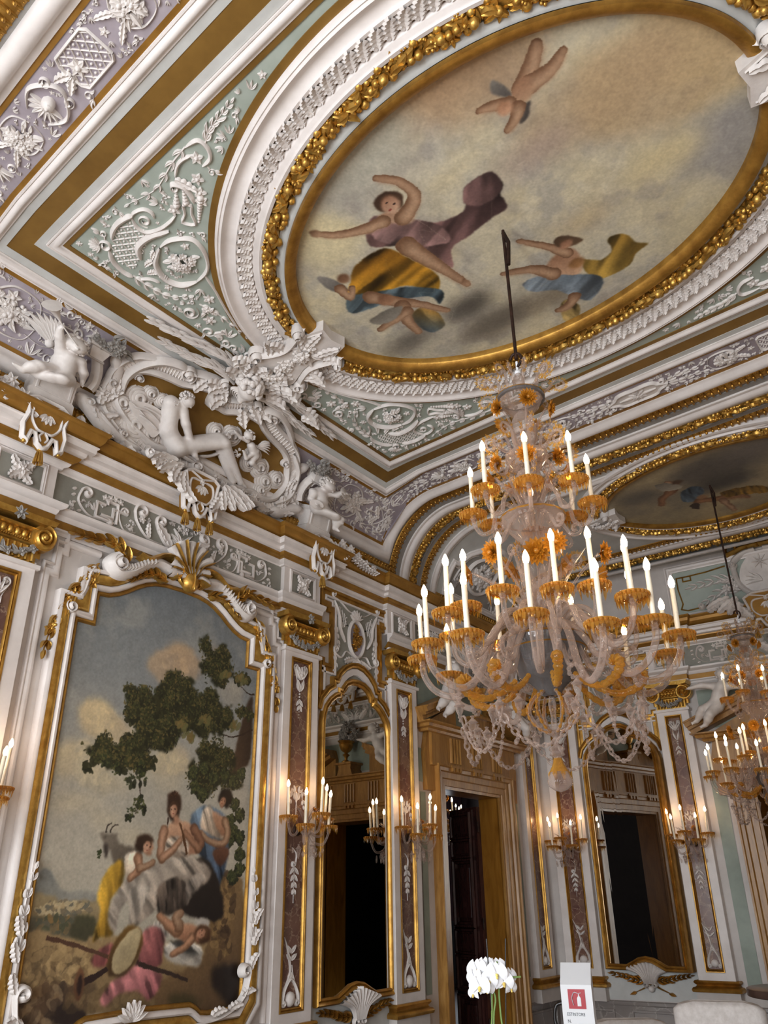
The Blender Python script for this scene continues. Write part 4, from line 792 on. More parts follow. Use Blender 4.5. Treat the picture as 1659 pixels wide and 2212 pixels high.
# goat
P([(3.052,2.002),(3.076,2.015),(3.116,2.012),(3.176,2.011),(3.202,2.009),(3.187,1.988),(3.223,1.949),(3.318,1.931),(3.415,1.908),(3.363,1.836),(3.247,1.799),(3.182,1.832),(3.156,1.900),(3.123,1.922),(3.095,1.933),(3.079,1.972)], (132, 122, 108), (92, 82, 70), -.8, rag=.003); cv.line([(3.103,2.012),(3.102,2.055),(3.135,2.080)], .014, (74, 66, 58), .006); cv.line([(3.130,2.015),(3.146,2.057),(3.192,2.071)], .014, (82, 72, 62), .006)
P([(3.098,1.944),(3.129,1.934),(3.134,1.877),(3.120,1.854),(3.098,1.899)], (64, 56, 50)); cv.ell([(3.098,1.985)][0], .008, .006, (30, 24, 20)); cv.dabs([(3.067,1.886)][0], .012, .03, 16, .01, [(60, 66, 40)])
# woman in blue standing behind
P([(3.822,2.137),(3.911,2.231),(4.012,2.244),(4.151,2.196),(4.208,2.118),(4.228,1.906),(4.180,1.724),(4.113,1.649),(4.042,1.799),(3.919,1.923)], (104, 122, 138), (52, 62, 78), -1.3, fold=.22, fang=.3, fsc=.07); P([(3.941,2.209),(4.012,2.244),(4.088,2.152),(4.164,2.062),(4.199,2.011),(4.092,2.020),(3.995,2.055),(3.927,2.090)], (200, 184, 164), (150, 132, 112), fold=.2, fang=.4, fsc=.06)
P([(4.035,2.202),(4.103,2.193),(4.184,2.157),(4.210,2.091),(4.167,2.036),(4.084,2.098)], (196, 152, 120), (146, 104, 78)); L2 = cv.limb; L2([(4.172,2.143),(4.207,2.064),(4.172,1.983),(4.039,1.991),(3.922,2.051)], .07, .04); P([(4.082,1.941),(4.214,1.958),(4.230,1.893),(4.169,1.827),(4.090,1.864)], (112, 76, 56), (80, 52, 40))
P([(4.084,2.286),(4.114,2.371),(4.191,2.385),(4.236,2.339),(4.221,2.283),(4.176,2.238),(4.143,2.277)], (36, 28, 24)); cv.ell([(4.132,2.283)][0], .026, .038, (192, 146, 116), (140, 98, 76), rot=-.3, soft=.005); cv.line([(4.109,2.286),(4.132,2.285)], .006, (60, 40, 32)); cv.ell([(4.126,2.251)][0], .008, .004, (140, 70, 60))
# seated flute player and her wide pale skirt over dark rocks
P([(3.925,1.873),(4.055,1.850),(4.187,1.649),(4.205,1.474),(4.043,1.466),(3.829,1.507),(3.739,1.556),(3.650,1.604),(3.834,1.747)], (52, 44, 38), (36, 30, 27), rag=.004)
P([(3.181,1.478),(3.218,1.608),(3.264,1.686),(3.373,1.767),(3.492,1.815),(3.648,1.866),(3.781,1.894),(3.981,1.849),(4.066,1.749),(3.901,1.625),(3.856,1.566),(3.823,1.698),(3.714,1.746),(3.639,1.686),(3.592,1.558),(3.479,1.470),(3.390,1.450),(3.355,1.584),(3.287,1.541),(3.264,1.411)], (190, 178, 162), (134, 120, 106), -1.1, fold=.26, fang=.8, fsc=.085)
P([(3.590,1.686),(3.714,1.746),(3.821,1.711),(3.855,1.578),(3.745,1.509),(3.614,1.512),(3.577,1.605)], (112, 98, 86), (56, 48, 42), -1.0, fold=.25, fang=.2, fsc=.04); P([(3.840,1.698),(3.936,1.773),(4.011,1.749),(3.981,1.699),(3.883,1.626),(3.855,1.572)], (172, 160, 146), (120, 108, 98), fold=.25, fang=.6, fsc=.06)
P([(3.356,1.675),(3.510,1.686),(3.465,1.560),(3.421,1.449),(3.372,1.473),(3.355,1.584)], (176, 166, 152), (150, 138, 124), fold=.3, fang=.3, fsc=.07)
P([(3.592,2.036),(3.642,2.108),(3.717,2.124),(3.825,2.111),(3.886,2.050),(3.941,1.962),(3.920,1.911),(3.798,1.895),(3.642,1.915),(3.617,1.975)], (208, 166, 134), (160, 116, 90), -1.2); P([(3.615,1.988),(3.680,2.015),(3.767,2.006),(3.821,1.996),(3.817,1.883),(3.645,1.891)], (212, 196, 176), (160, 142, 124), fold=.2, fang=1, fsc=.06)
L2([(3.587,2.048),(3.577,1.974),(3.576,1.889),(3.595,1.865)], .075, .06, (202, 158, 128)); L2([(3.590,1.865),(3.675,1.916),(3.748,1.993)], .06, .04, (202, 158, 128)); L2([(3.865,2.074),(3.944,1.988),(3.917,1.936)], .075, .06, (150, 108, 82), (96, 66, 50)); L2([(3.926,1.936),(3.839,1.997),(3.780,2.045)], .055, .04, (172, 128, 100))
cv.line([(3.722,2.112),(3.776,2.007),(3.816,1.895)], .016, (92, 62, 40), .022); P([(3.596,2.200),(3.592,2.289),(3.640,2.321),(3.704,2.298),(3.721,2.234),(3.713,2.156),(3.676,2.109),(3.621,2.138)], (66, 46, 34), (50, 36, 28)); cv.dabs([(3.651,2.306)][0], .03, .02, 20, .012, [(80, 54, 38), (58, 40, 30)]); cv.line([(3.612,2.137),(3.612,2.075)], .016, (62, 42, 32), .004)
P([(3.662,2.153),(3.705,2.156),(3.728,2.106),(3.678,2.097)], (176, 132, 104)); cv.ell([(3.650,2.193)][0], .034, .05, (210, 168, 138), (156, 112, 88), soft=.006, rot=.15)
for q in [(3.628,2.204),(3.675,2.208)]: cv.ell(q, .009, .005, (52, 36, 30), soft=.003)
cv.line([(3.652,2.203),(3.651,2.180)], .006, (160, 112, 88)); cv.ell([(3.654,2.161)][0], .012, .005, (150, 72, 62), soft=.003)
# boy leaning in, golden robe
P([(3.253,1.857),(3.322,1.900),(3.393,1.896),(3.425,1.837),(3.401,1.790),(3.348,1.732),(3.282,1.766)], (206, 194, 174), (158, 142, 122), fold=.15); L2([(3.383,1.860),(3.401,1.790),(3.332,1.732)], .07, .045, (196, 150, 118)); L2([(3.400,1.796),(3.476,1.815),(3.521,1.839)], .05, .035)
P([(3.239,1.851),(3.278,1.788),(3.277,1.697),(3.203,1.608),(3.196,1.478),(3.251,1.401),(3.155,1.383),(3.101,1.370),(3.130,1.533),(3.092,1.631),(3.135,1.764)], (178, 140, 52), (104, 78, 28), -.5, fold=.35, fang=.2, fsc=.07)
P([(3.347,1.942),(3.362,1.996),(3.430,2.023),(3.490,2.001),(3.502,1.971),(3.455,1.957),(3.431,1.909),(3.384,1.901)], (66, 48, 36), (48, 34, 26)); P([(3.424,1.956),(3.468,1.982),(3.496,1.959),(3.510,1.935),(3.498,1.911),(3.495,1.887),(3.467,1.880),(3.431,1.903)], (204, 158, 126), (156, 112, 84))
# sleeping child, drum, pipes and rose cloth
P([(3.689,1.316),(3.816,1.344),(3.901,1.335),(4.027,1.288),(4.023,1.173),(3.836,1.190),(3.716,1.231)], (206, 200, 188), (150, 142, 130), fold=.25, fang=1, fsc=.07); P([(3.574,1.456),(3.653,1.465),(3.759,1.404),(3.714,1.371),(3.614,1.398)], (190, 182, 170), (140, 132, 122), fold=.2); P([(3.938,1.457),(4.023,1.479),(4.090,1.441),(4.030,1.418)], (196, 188, 176))
P([(3.771,1.438),(3.871,1.447),(3.977,1.420),(3.967,1.361),(3.902,1.329),(3.816,1.344),(3.760,1.393)], (202, 152, 118), (150, 104, 78)); L2([(3.792,1.403),(3.705,1.440),(3.616,1.500)], .09, .04, (200, 150, 116)); L2([(3.806,1.426),(3.765,1.485),(3.812,1.507)], .08, .05); L2([(3.933,1.351),(3.872,1.296),(3.762,1.256)], .07, .035, (200, 150, 116)); P([(3.961,1.409),(4.028,1.436),(4.104,1.392),(4.094,1.321),(4.007,1.313),(3.959,1.350)], (92, 62, 42), (66, 44, 32)); cv.ell([(3.995,1.358)][0], .03, .035, (204, 150, 116), (150, 104, 80))
P([(3.108,1.250),(3.129,1.290),(3.177,1.330),(3.260,1.347),(3.256,1.283),(3.223,1.223),(3.140,1.223)], (184, 112, 106), (140, 78, 76), fold=.2); P([(3.502,1.413),(3.609,1.432),(3.681,1.373),(3.677,1.283),(3.658,1.195),(3.461,1.176),(3.477,1.272)], (186, 116, 112), (112, 64, 64), -.8, fold=.28, fang=.4, fsc=.07)
P([(3.213,1.030),(3.268,1.116),(3.361,1.161),(3.457,1.208),(3.680,1.150),(3.663,1.043),(3.593,0.996),(3.509,1.056),(3.363,1.057),(3.259,1.000)], (192, 126, 124), (126, 76, 78), -1.1, fold=.25, fang=.5, fsc=.08)
cv.line([(2.765,1.401),(2.984,1.347),(3.236,1.272)], .026, (88, 62, 48), .022); cv.line([(3.485,1.217),(3.711,1.154),(3.923,1.091)], .03, (58, 44, 38), .022)
P([(3.471,1.420),(3.375,1.451),(3.296,1.388),(3.241,1.284),(3.234,1.201),(3.276,1.157),(3.376,1.160),(3.453,1.230),(3.500,1.325)], (122, 90, 44), (66, 48, 32)); P([(3.479,1.381),(3.446,1.432),(3.381,1.412),(3.305,1.334),(3.268,1.251),(3.287,1.177),(3.359,1.172),(3.437,1.241)], (196, 178, 138), (162, 144, 108), -1, soft=.005); P([(3.321,1.323),(3.394,1.330),(3.387,1.276),(3.335,1.237)], (150, 134, 104), al=.6, soft=.03)
cv.line([(3.060,1.137),(3.150,1.166),(3.240,1.206)], .05, (52, 38, 34), .03); cv.ell([(3.042,1.132)][0], .035, .09, (120, 84, 58), (92, 62, 44), rot=.05, soft=.005); cv.ell([(3.046,1.128)][0], .018, .055, (50, 36, 32), rot=.05, soft=.006)
def face(c, r, rot, hair, turn=0., skin=(206, 164, 134), sh=(158, 114, 90)):
    X = lambda a, b: (c[0]+r*(a*math.cos(rot)-b*math.sin(rot)), c[1]+r*(a*math.sin(rot)+b*math.cos(rot)))
    cv.ell(X(-turn*.3, .25), r*1.12, r*1.2, hair, tuple(v*.75 for v in hair), rot=rot, soft=.004); cv.ell(X(0, -.05), r*.78, r*1.05, skin, sh, 0.3, rot=rot, soft=.004); cv.ell(X(turn*.2-.1, .0), r*.4, r*.6, tuple(min(255, v*1.07) for v in skin), rot=rot, soft=.008, al=.6)
    cv.poly([X(-.85, .35), X(-.5, .85), X(0, .98), X(.5, .85), X(.85, .35), X(.6, 1.15), X(0, 1.45), X(-.6, 1.15)], hair, sm=4, soft=.004)
    for e in (-.36, .36): q = X(e+turn*.25, .12); cv.ell(q, r*.15, r*.07, (58, 40, 32), soft=.003, rot=rot); cv.line([X(e-.18+turn*.25, .3), X(e+.18+turn*.25, .32)], r*.07, (96, 66, 50), soft=.002)
    cv.line([X(turn*.35, .12), X(turn*.42+.05, -.22)], r*.1, (166, 118, 94), soft=.003); cv.line([X(-.2+turn*.3, -.5), X(.2+turn*.3, -.5)], r*.11, (150, 78, 68), soft=.003)
face([(3.657,2.191)][0], .042, .12, (74, 52, 38), -.3); face([(4.138,2.288)][0], .038, -.35, (44, 34, 28), -.4, (186, 142, 112), (136, 96, 74)); face([(3.450,1.939)][0], .04, -.25, (66, 48, 36), 1.1); face([(4.017,1.377)][0], .04, -1.5, (100, 70, 48), -.5, (200, 148, 116))
cv.brush(1.7, .03)
# ------------------------------------------------------------------ wall elements (drawn as a along the wall, b height, h depth)
def at(fm, a, b, h=0.): return fm(np.array([[a, b, h]], float))[0]
def P_(mb, *a, **k): return mesh(mb, *a, **k)
def mm(path, prof, closed=False, caps=True): return mould(MB(), path, prof, closed, caps)
# ---- pastoral painting and its carved frame
YW = 3.53
half = [(3.53, .965), (3.95, .955), (4.0, .935), (4.05, .90), (4.12, .89), (4.38, .89), (4.43, .95), (4.43, 3.385), (4.285, 3.385), (4.285, 3.615), (4.2, 3.625), (4.12, 3.655), (4.04, 3.70), (3.96, 3.755), (3.88, 3.80), (3.8, 3.83), (3.7, 3.848), (3.53, 3.855)]
OUTL = np.array(half+[(2*YW-a, b) for a, b in half[::-1][1:-1]])
pr_ = root('wall_painting', at(LW, YW, .86, .04), 'tall framed pastoral canvas with flute player, goat and tree', 'painting')
cv.obj('canvas', M['canvas'], pr_, LW, inpoly(OUTL+normals2(OUTL, True)*.01), .03)
P_(mm(OUTL, [(-.004, .02), (-.002, .045), (.008, .055), (.02, .05), (.024, .04), (.03, .04)], True), 'gilt_inner_edge', M['gilt2'], pr_, LW, label='narrow gilt inner edge')
P_(mm(OUTL, [(.028, .035), (.03, .06), (.042, .078), (.058, .08), (.07, .066), (.074, .045)], True), 'white_moulding', M['white'], pr_, LW, label='white rounded moulding')
P_(mm(OUTL, [(.072, .04), (.078, .062), (.1, .074), (.125, .078), (.145, .07), (.15, .05)], True), 'broad_gilt_moulding', M['gilt'], pr_, LW, label='broad gilt moulding')
P_(mm(OUTL, [(.148, .04), (.15, .085), (.165, .09), (.182, .08), (.186, .0)], True), 'outer_white_edge', M['white'], pr_, LW, label='white outer edge')
# crest: two volutes, a shell and gilt sprays
for s in (1, -1):
    mb = MB(); X = lambda pts: [(YW+s*(a-YW), b) for a, b in pts]
    relief(mb, cr(X([(2.86, 3.93), (2.80, 3.86), (2.86, 3.80), (2.97, 3.83), (3.1, 3.93), (3.22, 3.985), (3.34, 3.97)]), 8), .1, .1, .06, 'n'); relief(mb, spiral(X([(2.86, 3.865)])[0], .075, .015, 1.6, s*1.6), .036, .1, .1, 's')
    relief(mb, spiral(X([(2.555, 3.46)])[0], .055, .012, 1.4, s*1.5), .036, .05, .06, 's'); relief(mb, cr(X([(2.58, 3.52), (2.63, 3.6), (2.66, 3.75), (2.70, 3.82)]), 6), .07, .05, .04, 'b')
    for i in range(11):
        q = cr(X([(2.9, 3.845), (2.99, 3.87), (3.1, 3.94), (3.22, 3.99)]), 4)[i]; relief(mb, [(q[0]-.016, q[1]-.026), (q[0]+.004*s, q[1]), (q[0]-.014*s, q[1]+.03)], .03, .016, .148, 'b')
    mesh(mb, 'crest_volute', M['stucco'], pr_, LW, label='white scrolled crest piece')
mb = MB(); mbw = MB()
for s in (1, -1):
    X = lambda pts: [(YW+s*(a-YW), b) for a, b in pts]
    relief(mb, cr(X([(3.02, 4.0), (3.12, 3.985), (3.25, 4.06), (3.36, 4.07), (3.43, 4.02), (3.43, 3.95), (3.38, 3.925), (3.36, 3.965)]), 8), .05, .09, .08, 'n')
    spray(mb, X([(3.32, 3.86), (3.2, 3.885), (3.1, 3.86), (2.98, 3.78)]), .1, .04, .05, .1, 6, .02); spray(mb, X([(2.98, 3.9), (2.9, 4.0), (2.82, 4.03), (2.68, 4.02), (2.5, 4.0)]), .13, .045, .05, .06, 6, .016)
    for q in X([(2.88, 3.99), (2.83, 4.03), (2.66, 3.72), (2.63, 3.69), (2.69, 3.68), (2.55, 3.56), (2.52, 3.52), (2.45, 3.3), (2.43, 3.27)]): rosette(mb, q[0], q[1], .05, .05, .06, 5, q[0]*9)
    spray(mb, X([(2.72, 3.84), (2.64, 3.7), (2.56, 3.58), (2.5, 3.45), (2.44, 3.3), (2.41, 3.12)]), .12, .05, .05, .05, 8, .016)
for i in range(9):
    a = PI/2-1.75+i*.4375; r1 = .27 if abs(i-4) < 3 else .2; c = (YW-.02, 3.98)
    p = cr([(c[0]+.03*math.cos(a), c[1]-.05), (c[0]+r1*.5*math.cos(a+.12), c[1]+r1*.5*math.sin(a+.12)), (c[0]+r1*math.cos(a), c[1]+r1*math.sin(a))], 7)
    relief(mbw, p, .08, .05, .13, 's'); relief(mb, p+np.array([.028*math.sin(a), -.028*math.cos(a)]), .02, .065, .135, 's')
ball(mb, YW, 3.91, .085, .12, .9, 12, 6); 
for i in range(5): relief(mb, cr([(YW, 3.985), (YW+(i-2)*.055, 3.91), (YW, 3.835)], 6), .014, .02, .185-.03*abs(i-2), 'b')
mesh(mb, 'gilt_sprays', M['gilt'], pr_, LW, label='gilt flower sprays and shell ribs'); mesh(mbw, 'shell', M['stucco'], pr_, LW, label='white shell at the top')
mb = MB()
for s in (1, -1):      # white leafwork over the lower corners
    X = lambda pts: [(YW+s*(a-YW), b) for a, b in pts]
    scroll(mb, X([(3.75, .84), (4.0, .82), (4.25, .85), (4.42, .95), (4.47, 1.1)]), .05, s, .05, .06, .07)
    for i, q in enumerate(X([(4.12, .86), (4.28, .88), (4.4, .96), (4.48, 1.12), (4.5, 1.28), (4.5, 1.42)])): acanth(mb, q[0], q[1], PI/2-s*.2+(i < 3)*s*-.9, .12, .07, .04, .08, .6, -s*.5)
    spray(mb, X([(4.5, 1.3), (4.49, 1.45), (4.5, 1.6), (4.47, 1.78)]), .08, .035, .03, .08, 5)
for i in range(7): leaf(mb, YW-.1, .9, PI/2-1.2+i*.4, .12, .05, .04, .09)
mesh(mb, 'corner_leafwork', M['stucco'], pr_, LW, label='white leafwork at the lower corners')
# stepped wall panel mouldings beside the painting
mb = MB()
for s in (1, -1):
    for k, w in ((0, .05), (.065, .025)):
        X = lambda pts: [(YW+s*(a-YW), b) for a, b in pts]
        q = X([(2.35-k*.5, .75), (2.35-k*.5, 3.68+k), (2.42-k*.5, 3.68+k), (2.42-k*.5, 3.86+k), (2.47, 3.86+k), (2.47, 3.93+k), (2.75, 3.93+k)]); mould(mb, q[::s], [(-w/2, 0), (-w/2, .02), (-w*.1, .035), (w*.3, .03), (w/2, .015), (w/2, 0)])
mesh(mb, 'trim_panel_left', M['white'], None, LW, kind='structure')
# ---- pilasters
def volute(mb, a, b, r, s, h0):
    relief(mb, spiral((a, b), r, r*.16, PI/2, s*2.1, 44), r*.34, .035, h0, 'n'); ball(mb, a, b, r*.26, h0+.02, 1); slab(mb, [(a+r*1.02*math.cos(t), b+r*1.02*math.sin(t)) for t in np.linspace(0, 2*PI, 18, endpoint=False)], h0, h0-.07)
def pilaster(fm, a0, a1, label, hp=.07, mid=True):
    c, w = (a0+a1)/2, a1-a0; R = root('pilaster', at(fm, c, .45, 0), label, 'pilaster')
    mb = MB(); fl = plan(fm)
    def boxp(b0, b1, h, x=0): slab(mb, [(a0-x, b0), (a1+x, b0), (a1+x, b1), (a0-x, b1)], h)
    boxp(.705, 3.66, hp-.025, -.004); i = .1
    m2 = mm([(a0+i, .80), (a1-i, .80), (a1-i, 3.59), (a0+i, 3.59)], [(0, hp-.03), (.0, hp), (.01, hp+.005), (i-.004, hp+.005), (i, hp), (i, .0)], True); mb.add(np.concatenate(m2.v), m2.f[0])
    boxp(3.635, 3.665, hp+.03, .02)
    mesh(mb, 'shaft', M['white'], R, fm, sharp=30)
    mb = MB(); quadgrid(mb, a0+i, a1-i, .80, 3.59, hp-.02); mesh(mb, 'marble_panel', M['marble'], R, fm, label='brown breccia marble panel')
    P_(mm([(a0+i+.028, .828), (a1-i-.028, .828), (a1-i-.028, 3.562), (a0+i+.028, 3.562)], [(-.002, hp-.03), (0, hp-.005), (.008, hp+.004), (.014, hp-.004), (.02, hp+.012), (.03, hp+.012), (.032, hp-.02)], True), 'gilt_frame', M['gilt2'], R, fm, label='thin gilt frame')
    mt, mf = MB(), MB(); h0 = hp-.02; k = min(1, (w-2*i)/.27)
    # pendant under the head, leaf drop behind the sconce, flower vase at the foot
    for s in (1, -1):
        scroll(mt, [(c+s*.015*k, 3.30), (c+s*.05*k, 3.42), (c+s*.085*k, 3.5)], .03*k, s, .026, .02, h0)
        leaf(mt, c+s*.01, 3.3, PI/2+s*.2-s*.5, .1, .05*k, .03, h0); leaf(mt, c, 3.22, -PI/2+s*.6, .07, .035*k, .02, h0); leaf(mt, c, 3.17, -PI/2+s*.5, .06, .03*k, .02, h0)
        scroll(mf, [(c+s*.005, 1.12), (c+s*.03*k, 1.03), (c+s*.095*k, .92), (c+s*.1*k, .86)], .025*k, -s, .03, .025, h0)
        leaf(mf, c, 1.15, PI/2+s*.9, .075, .04*k, .02, h0); leaf(mf, c, 1.2, PI/2+s*.7, .075, .036*k, .02, h0); leaf(mf, c+s*.03*k, 1.02, PI/2+s*.6, .06, .035*k, .02, h0)
    for i2 in range(5): leaf(mt, c, 3.4, PI/2-.7+i2*.35, .12, .04*k, .03, h0+.01)
    ball(mt, c, 3.44, .028, h0+.01); chain(mt, [(c, 3.3), (c, 3.06)], .012, .005, 10, h0)
    ball(mf, c, .885, .055*k, h0, .7, 12, 5); relief(mf, cr([(c-.09*k, .86), (c-.07*k, .95), (c, 1.02), (c+.07*k, .95), (c+.09*k, .86)], 6), .024, .024, h0, 'n'); leaf(mf, c, 1.0, PI/2+.1, .33, .022, .016, h0, bend=.25)
    mesh(mt, 'pendant_ornament', M['stucco'], R, fm, label='white leaf pendant'); mesh(mf, 'vase_ornament', M['stucco'], R, fm, label='white shell and sprig')
    if mid:
        mb = MB()
        for s in (1, -1):
            spray(mb, [(c, 2.34), (c+s*.04*k, 2.44), (c+s*.07*k, 2.43), (c+s*.09*k, 2.32)], .06, .024, .02, h0, 4, .01)
        relief(mb, [(c, 2.36), (c, 2.2)], .02, .015, h0); mesh(mb, 'leaf_ornament', M['stucco'], R, fm, label='white leaves above the wall light'); mb = MB()
        for s in (1, -1):
            for j in range(4): leaf(mb, c, 1.83-.055*j, -PI/2+s*(.75-.1*j), .075-.01*j, .03, .022, h0)
        scroll(mb, [(c-.03, 1.98), (c+.02, 1.93), (c+.01, 1.85)], .025, -1, .026, .022, h0); relief(mb, [(c, 1.86), (c, 1.56)], .014, .014, h0); mesh(mb, 'leaf_drop', M['stucco'], R, fm, label='white leaf drop under the wall light')
    # ionic capital
    K = MB(); hc = hp+.01
    slab(K, [(a0+.02, 3.66), (a1-.02, 3.66), (a1-.02, 3.92), (a0+.02, 3.92)], hc)
    for j in range(9): relief(K, [(a0+.05+j*(w-.1)/8, 3.68), (a0+.05+j*(w-.1)/8, 3.78)], .028, .02, hc, 'n')
    for b, hh, ww in ((3.80, .02, .02), (3.905, .05, .03)): relief(K, [(a0, b), (a1, b)], ww, hh, hc, 'n')
    n = 7
    for j in range(n): ball(K, a0+.08+j*(w-.16)/(n-1), 3.86, .026, hc, 1.1, 8, 4, .036)
    chain(K, [(a0+.06, 3.822), (a1-.06, 3.822)], .008, .008, 22, hc+.012)
    for s, a in ((1, a0+.005), (-1, a1-.005)): volute(K, a, 3.855, .09, s, hc+.045)
    ab = [(a0-.07, 3.985), (a0-.05, 3.945), (a0+.04, 3.935), (c, 3.945), (a1-.04, 3.935), (a1+.05, 3.945), (a1+.07, 3.985)]; slab(K, ab, hc+.085); 
    for s, a in ((1, a0), (-1, a1)): relief(K, [(a, 3.72), (a, 3.93)], .05, .02, hc-.03, 'n')
    mesh(K, 'capital', M['gilt'], R, fm, label='gilded ionic capital')
    mb = MB(); g = cr([(a0+.02, 3.83), (a0+.08, 3.745), (c, 3.70), (a1-.08, 3.745), (a1-.02, 3.83)], 5)
    for j, q in enumerate(g): (rosette if j % 3 == 1 else leaf)(mb, q[0], q[1], *((.034, .03, hc+.03, 5) if j % 3 == 1 else (j*2.3, .06, .034, .02, hc+.03)))
    rosette(mb, c+.02, 3.965, .05, .05, hc+.07, 7); mesh(mb, 'garland', M['dimgrey'], R, fm, label='grey stucco flower swag')
    # gilt moulded base on a plaster block
    B = MB()
    pth = [(a0, .0), (a0, -hp), (a1, -hp), (a1, .0)]
    mould(B, pth, [(.0, .72), (.035, .72), (.045, .705), (.035, .69), (.018, .675), (.03, .66), (.052, .655), (.066, .635), (.06, .612), (.03, .605), (0, .605)], False, False); mesh(B, 'gilt_base', M['gilt2'], R, fl, label='gilt moulded base')
    B = MB(); mould(B, pth, [(.03, .605), (.03, .47), (0, .47)], False, False); mesh(B, 'plinth', M['wallp'], R, fl)
    return R
pilaster(LW, 1.77, 2.24, 'marble-faced pilaster with gilt capital cut by the left edge of the view')
pilaster(LW, 4.73, 5.20, 'marble-faced pilaster with gilt capital between the pastoral canvas and the arched mirror')
pilaster(LW, 6.37, 6.84, 'marble-faced pilaster between the arched mirror and the open doorway')
pilaster(LW, 9.22, 9.66, 'narrow-seen marble pilaster right of the open doorway, beside the room corner', mid=False)
pilaster(FW, .18, .62, 'marble-faced pilaster behind the fire extinguisher stand')
pilaster(FW, 1.72, 2.12, 'marble-faced pilaster between the far mirror and the far doorway')
pilaster(FW, 4.52, 4.92, 'marble-faced pilaster right of the far doorway')
# ---- arched mirrors with their painted panel above
MH = [(.495, .85), (.495, 3.08), (.485, 3.14), (.46, 3.21), (.40, 3.28), (.33, 3.33), (.255, 3.355), (.255, 3.385), (.222, 3.385), (.21, 3.42), (.16, 3.475), (.09, 3.507), (0, 3.517)]
WH = [(.555, 3.19), (.52, 3.29), (.43, 3.38), (.34, 3.43), (.34, 3.48), (.30, 3.48), (.26, 3.56), (.18, 3.63), (.09, 3.675), (0, 3.69)]
def sym(h, c, k=1.): return [(c+a*k, b) for a, b in h]+[(c-a*k, b) for a, b in h[::-1] if a > 1e-6]
def mirror_bay(fm, c, k, label, lab2, lab3, tilt=0.):
    def ft(p): q = np.array(p, float); q[:, 2] += np.where(q[:, 2] > .003, tilt*(q[:, 0]-c+.5*k), 0); return fm(q)      # the glass hangs a little askew
    R = root('wall_mirror', at(fm, c, .78, .02), label, 'mirror')
    bot = [(-.495, .85), (-.27, .85), (-.2, .88), (-.1, .925), (0, .94), (.1, .925), (.2, .88), (.27, .85)]
    O = np.array([(c+a*k, b) for a, b in bot]+sym(MH, c, k)[0:-1])
    gl = MB(); V = np.c_[O, np.full(len(O), .022)]; gl.add(V, [list(range(len(O)))]); mesh(gl, 'mirror_glass', M['mirror'], R, ft, smooth=False, label='mirror glass')
    P_(mm(O, [(-.004, .018), (0, .04), (.012, .05), (.022, .034), (.032, .05), (.046, .058), (.058, .045), (.06, .0)], True), 'gilt_frame', M['gilt2'], R, ft, label='double gilt frame')
    P_(mm(sym(WH, c, k), [(-.075, .01), (-.07, .03), (-.01, .036), (0, .02)]), 'white_arch', M['white'], R, fm, label='white arch band')
    P_(mm(sym(WH, c, k), [(0, .02), (.004, .045), (.02, .052), (.032, .036), (.042, .05), (.055, .045), (.06, .0)]), 'outer_gilt_arch', M['gilt2'], R, fm, label='outer gilt arch')
    T = root('overmirror_panel', at(fm, c, 3.7, .01), lab2, 'panel')
    PH = [(.57, 3.30), (.57, 3.69), (.52, 3.69), (.52, 3.64), (.41, 3.64), (.41, 4.19), (.46, 4.19), (.46, 4.235), (.565, 4.235), (.565, 4.42), (0, 4.42)]
    pth = sym(PH, c, k)
    P_(mm(pth, [(-.062, .01), (-.06, .012), (-.02, .012), (-.018, .03), (.0, .034), (.012, .03), (.014, 0)]), 'gilt_border', M['gilt2'], T, fm, label='stepped gilt border')
    P_(mm(pth, [(-.085, .008), (-.083, .022), (-.066, .022), (-.062, .01)]), 'white_fillet', M['white'], T, fm)
    mb = MB(); q = [(.39, 3.62), (.39, 4.19), (.43, 4.25), (.54, 4.25), (.54, 4.4), (0, 4.4)]; slab(mb, [(c-.39*k, 3.5), (c+.39*k, 3.5)]+sym(q, c, k), .006); mesh(mb, 'green_field', M['grey'], T, fm)
    mb = MB(); cc = (c, 4.0)
    el = [(cc[0]+.125*k*math.cos(t), cc[1]+.19*math.sin(t)) for t in np.linspace(0, 2*PI, 30)]; relief(mb, el, .04, .03, .008, 'n')
    for s in (1, -1):
        X = lambda pts: [(c+s*a*k, b) for a, b in pts]
        scroll(mb, X([(.02, 4.26), (.14, 4.28), (.26, 4.34), (.37, 4.36)]), .035, s, .035, .026, .008); relief(mb, cr(X([(.36, 4.33), (.28, 4.18), (.26, 4.05), (.18, 3.93)]), 6), .04, .028, .008, 'b')
        lattice(mb, X([(.15, 4.2), (.28, 4.3), (.24, 4.05), (.17, 4.1)]), .5, .03, .006, .008, .008, False)
        scroll(mb, X([(.03, 3.8), (.16, 3.84), (.24, 3.76), (.34, 3.78)]), .045, s, .04, .03, .008); acanth(mb, *X([(.05, 3.78)])[0], PI/2-s*1.9, .17, .08, .03, .008); spray(mb, X([(.36, 3.78), (.33, 3.66), (.37, 3.58)]), .06, .025, .02, .008, 3)
        spray(mb, X([(.33, 4.08), (.32, 3.98), (.29, 3.88)]), .07, .035, .02, .008, 3)
    for j in range(7): leaf(mb, c, 4.2, PI/2-1.2+j*.4, .11, .045, .03, .01)
    for j in range(5): leaf(mb, c, 3.8, -PI/2-.8+j*.4, .1, .04, .03, .01)
    mesh(mb, 'stucco_cartouche', M['stucco'], T, fm, label='white stucco oval with scrolls')
    mb = MB(); slab(mb, [(cc[0]+.11*k*math.cos(t), cc[1]+.175*math.sin(t)) for t in np.linspace(0, 2*PI, 24, endpoint=False)], .012); mesh(mb, 'lilac_oval', M['lilac'], T, fm)
    mb = MB(); bouquet(mb, c, 4.0, .06*k, .11, .05, .014, 26, .035, 5); mesh(mb, 'gilt_trophy', M['gilt2'], T, fm, label='gilt trophy in the oval')
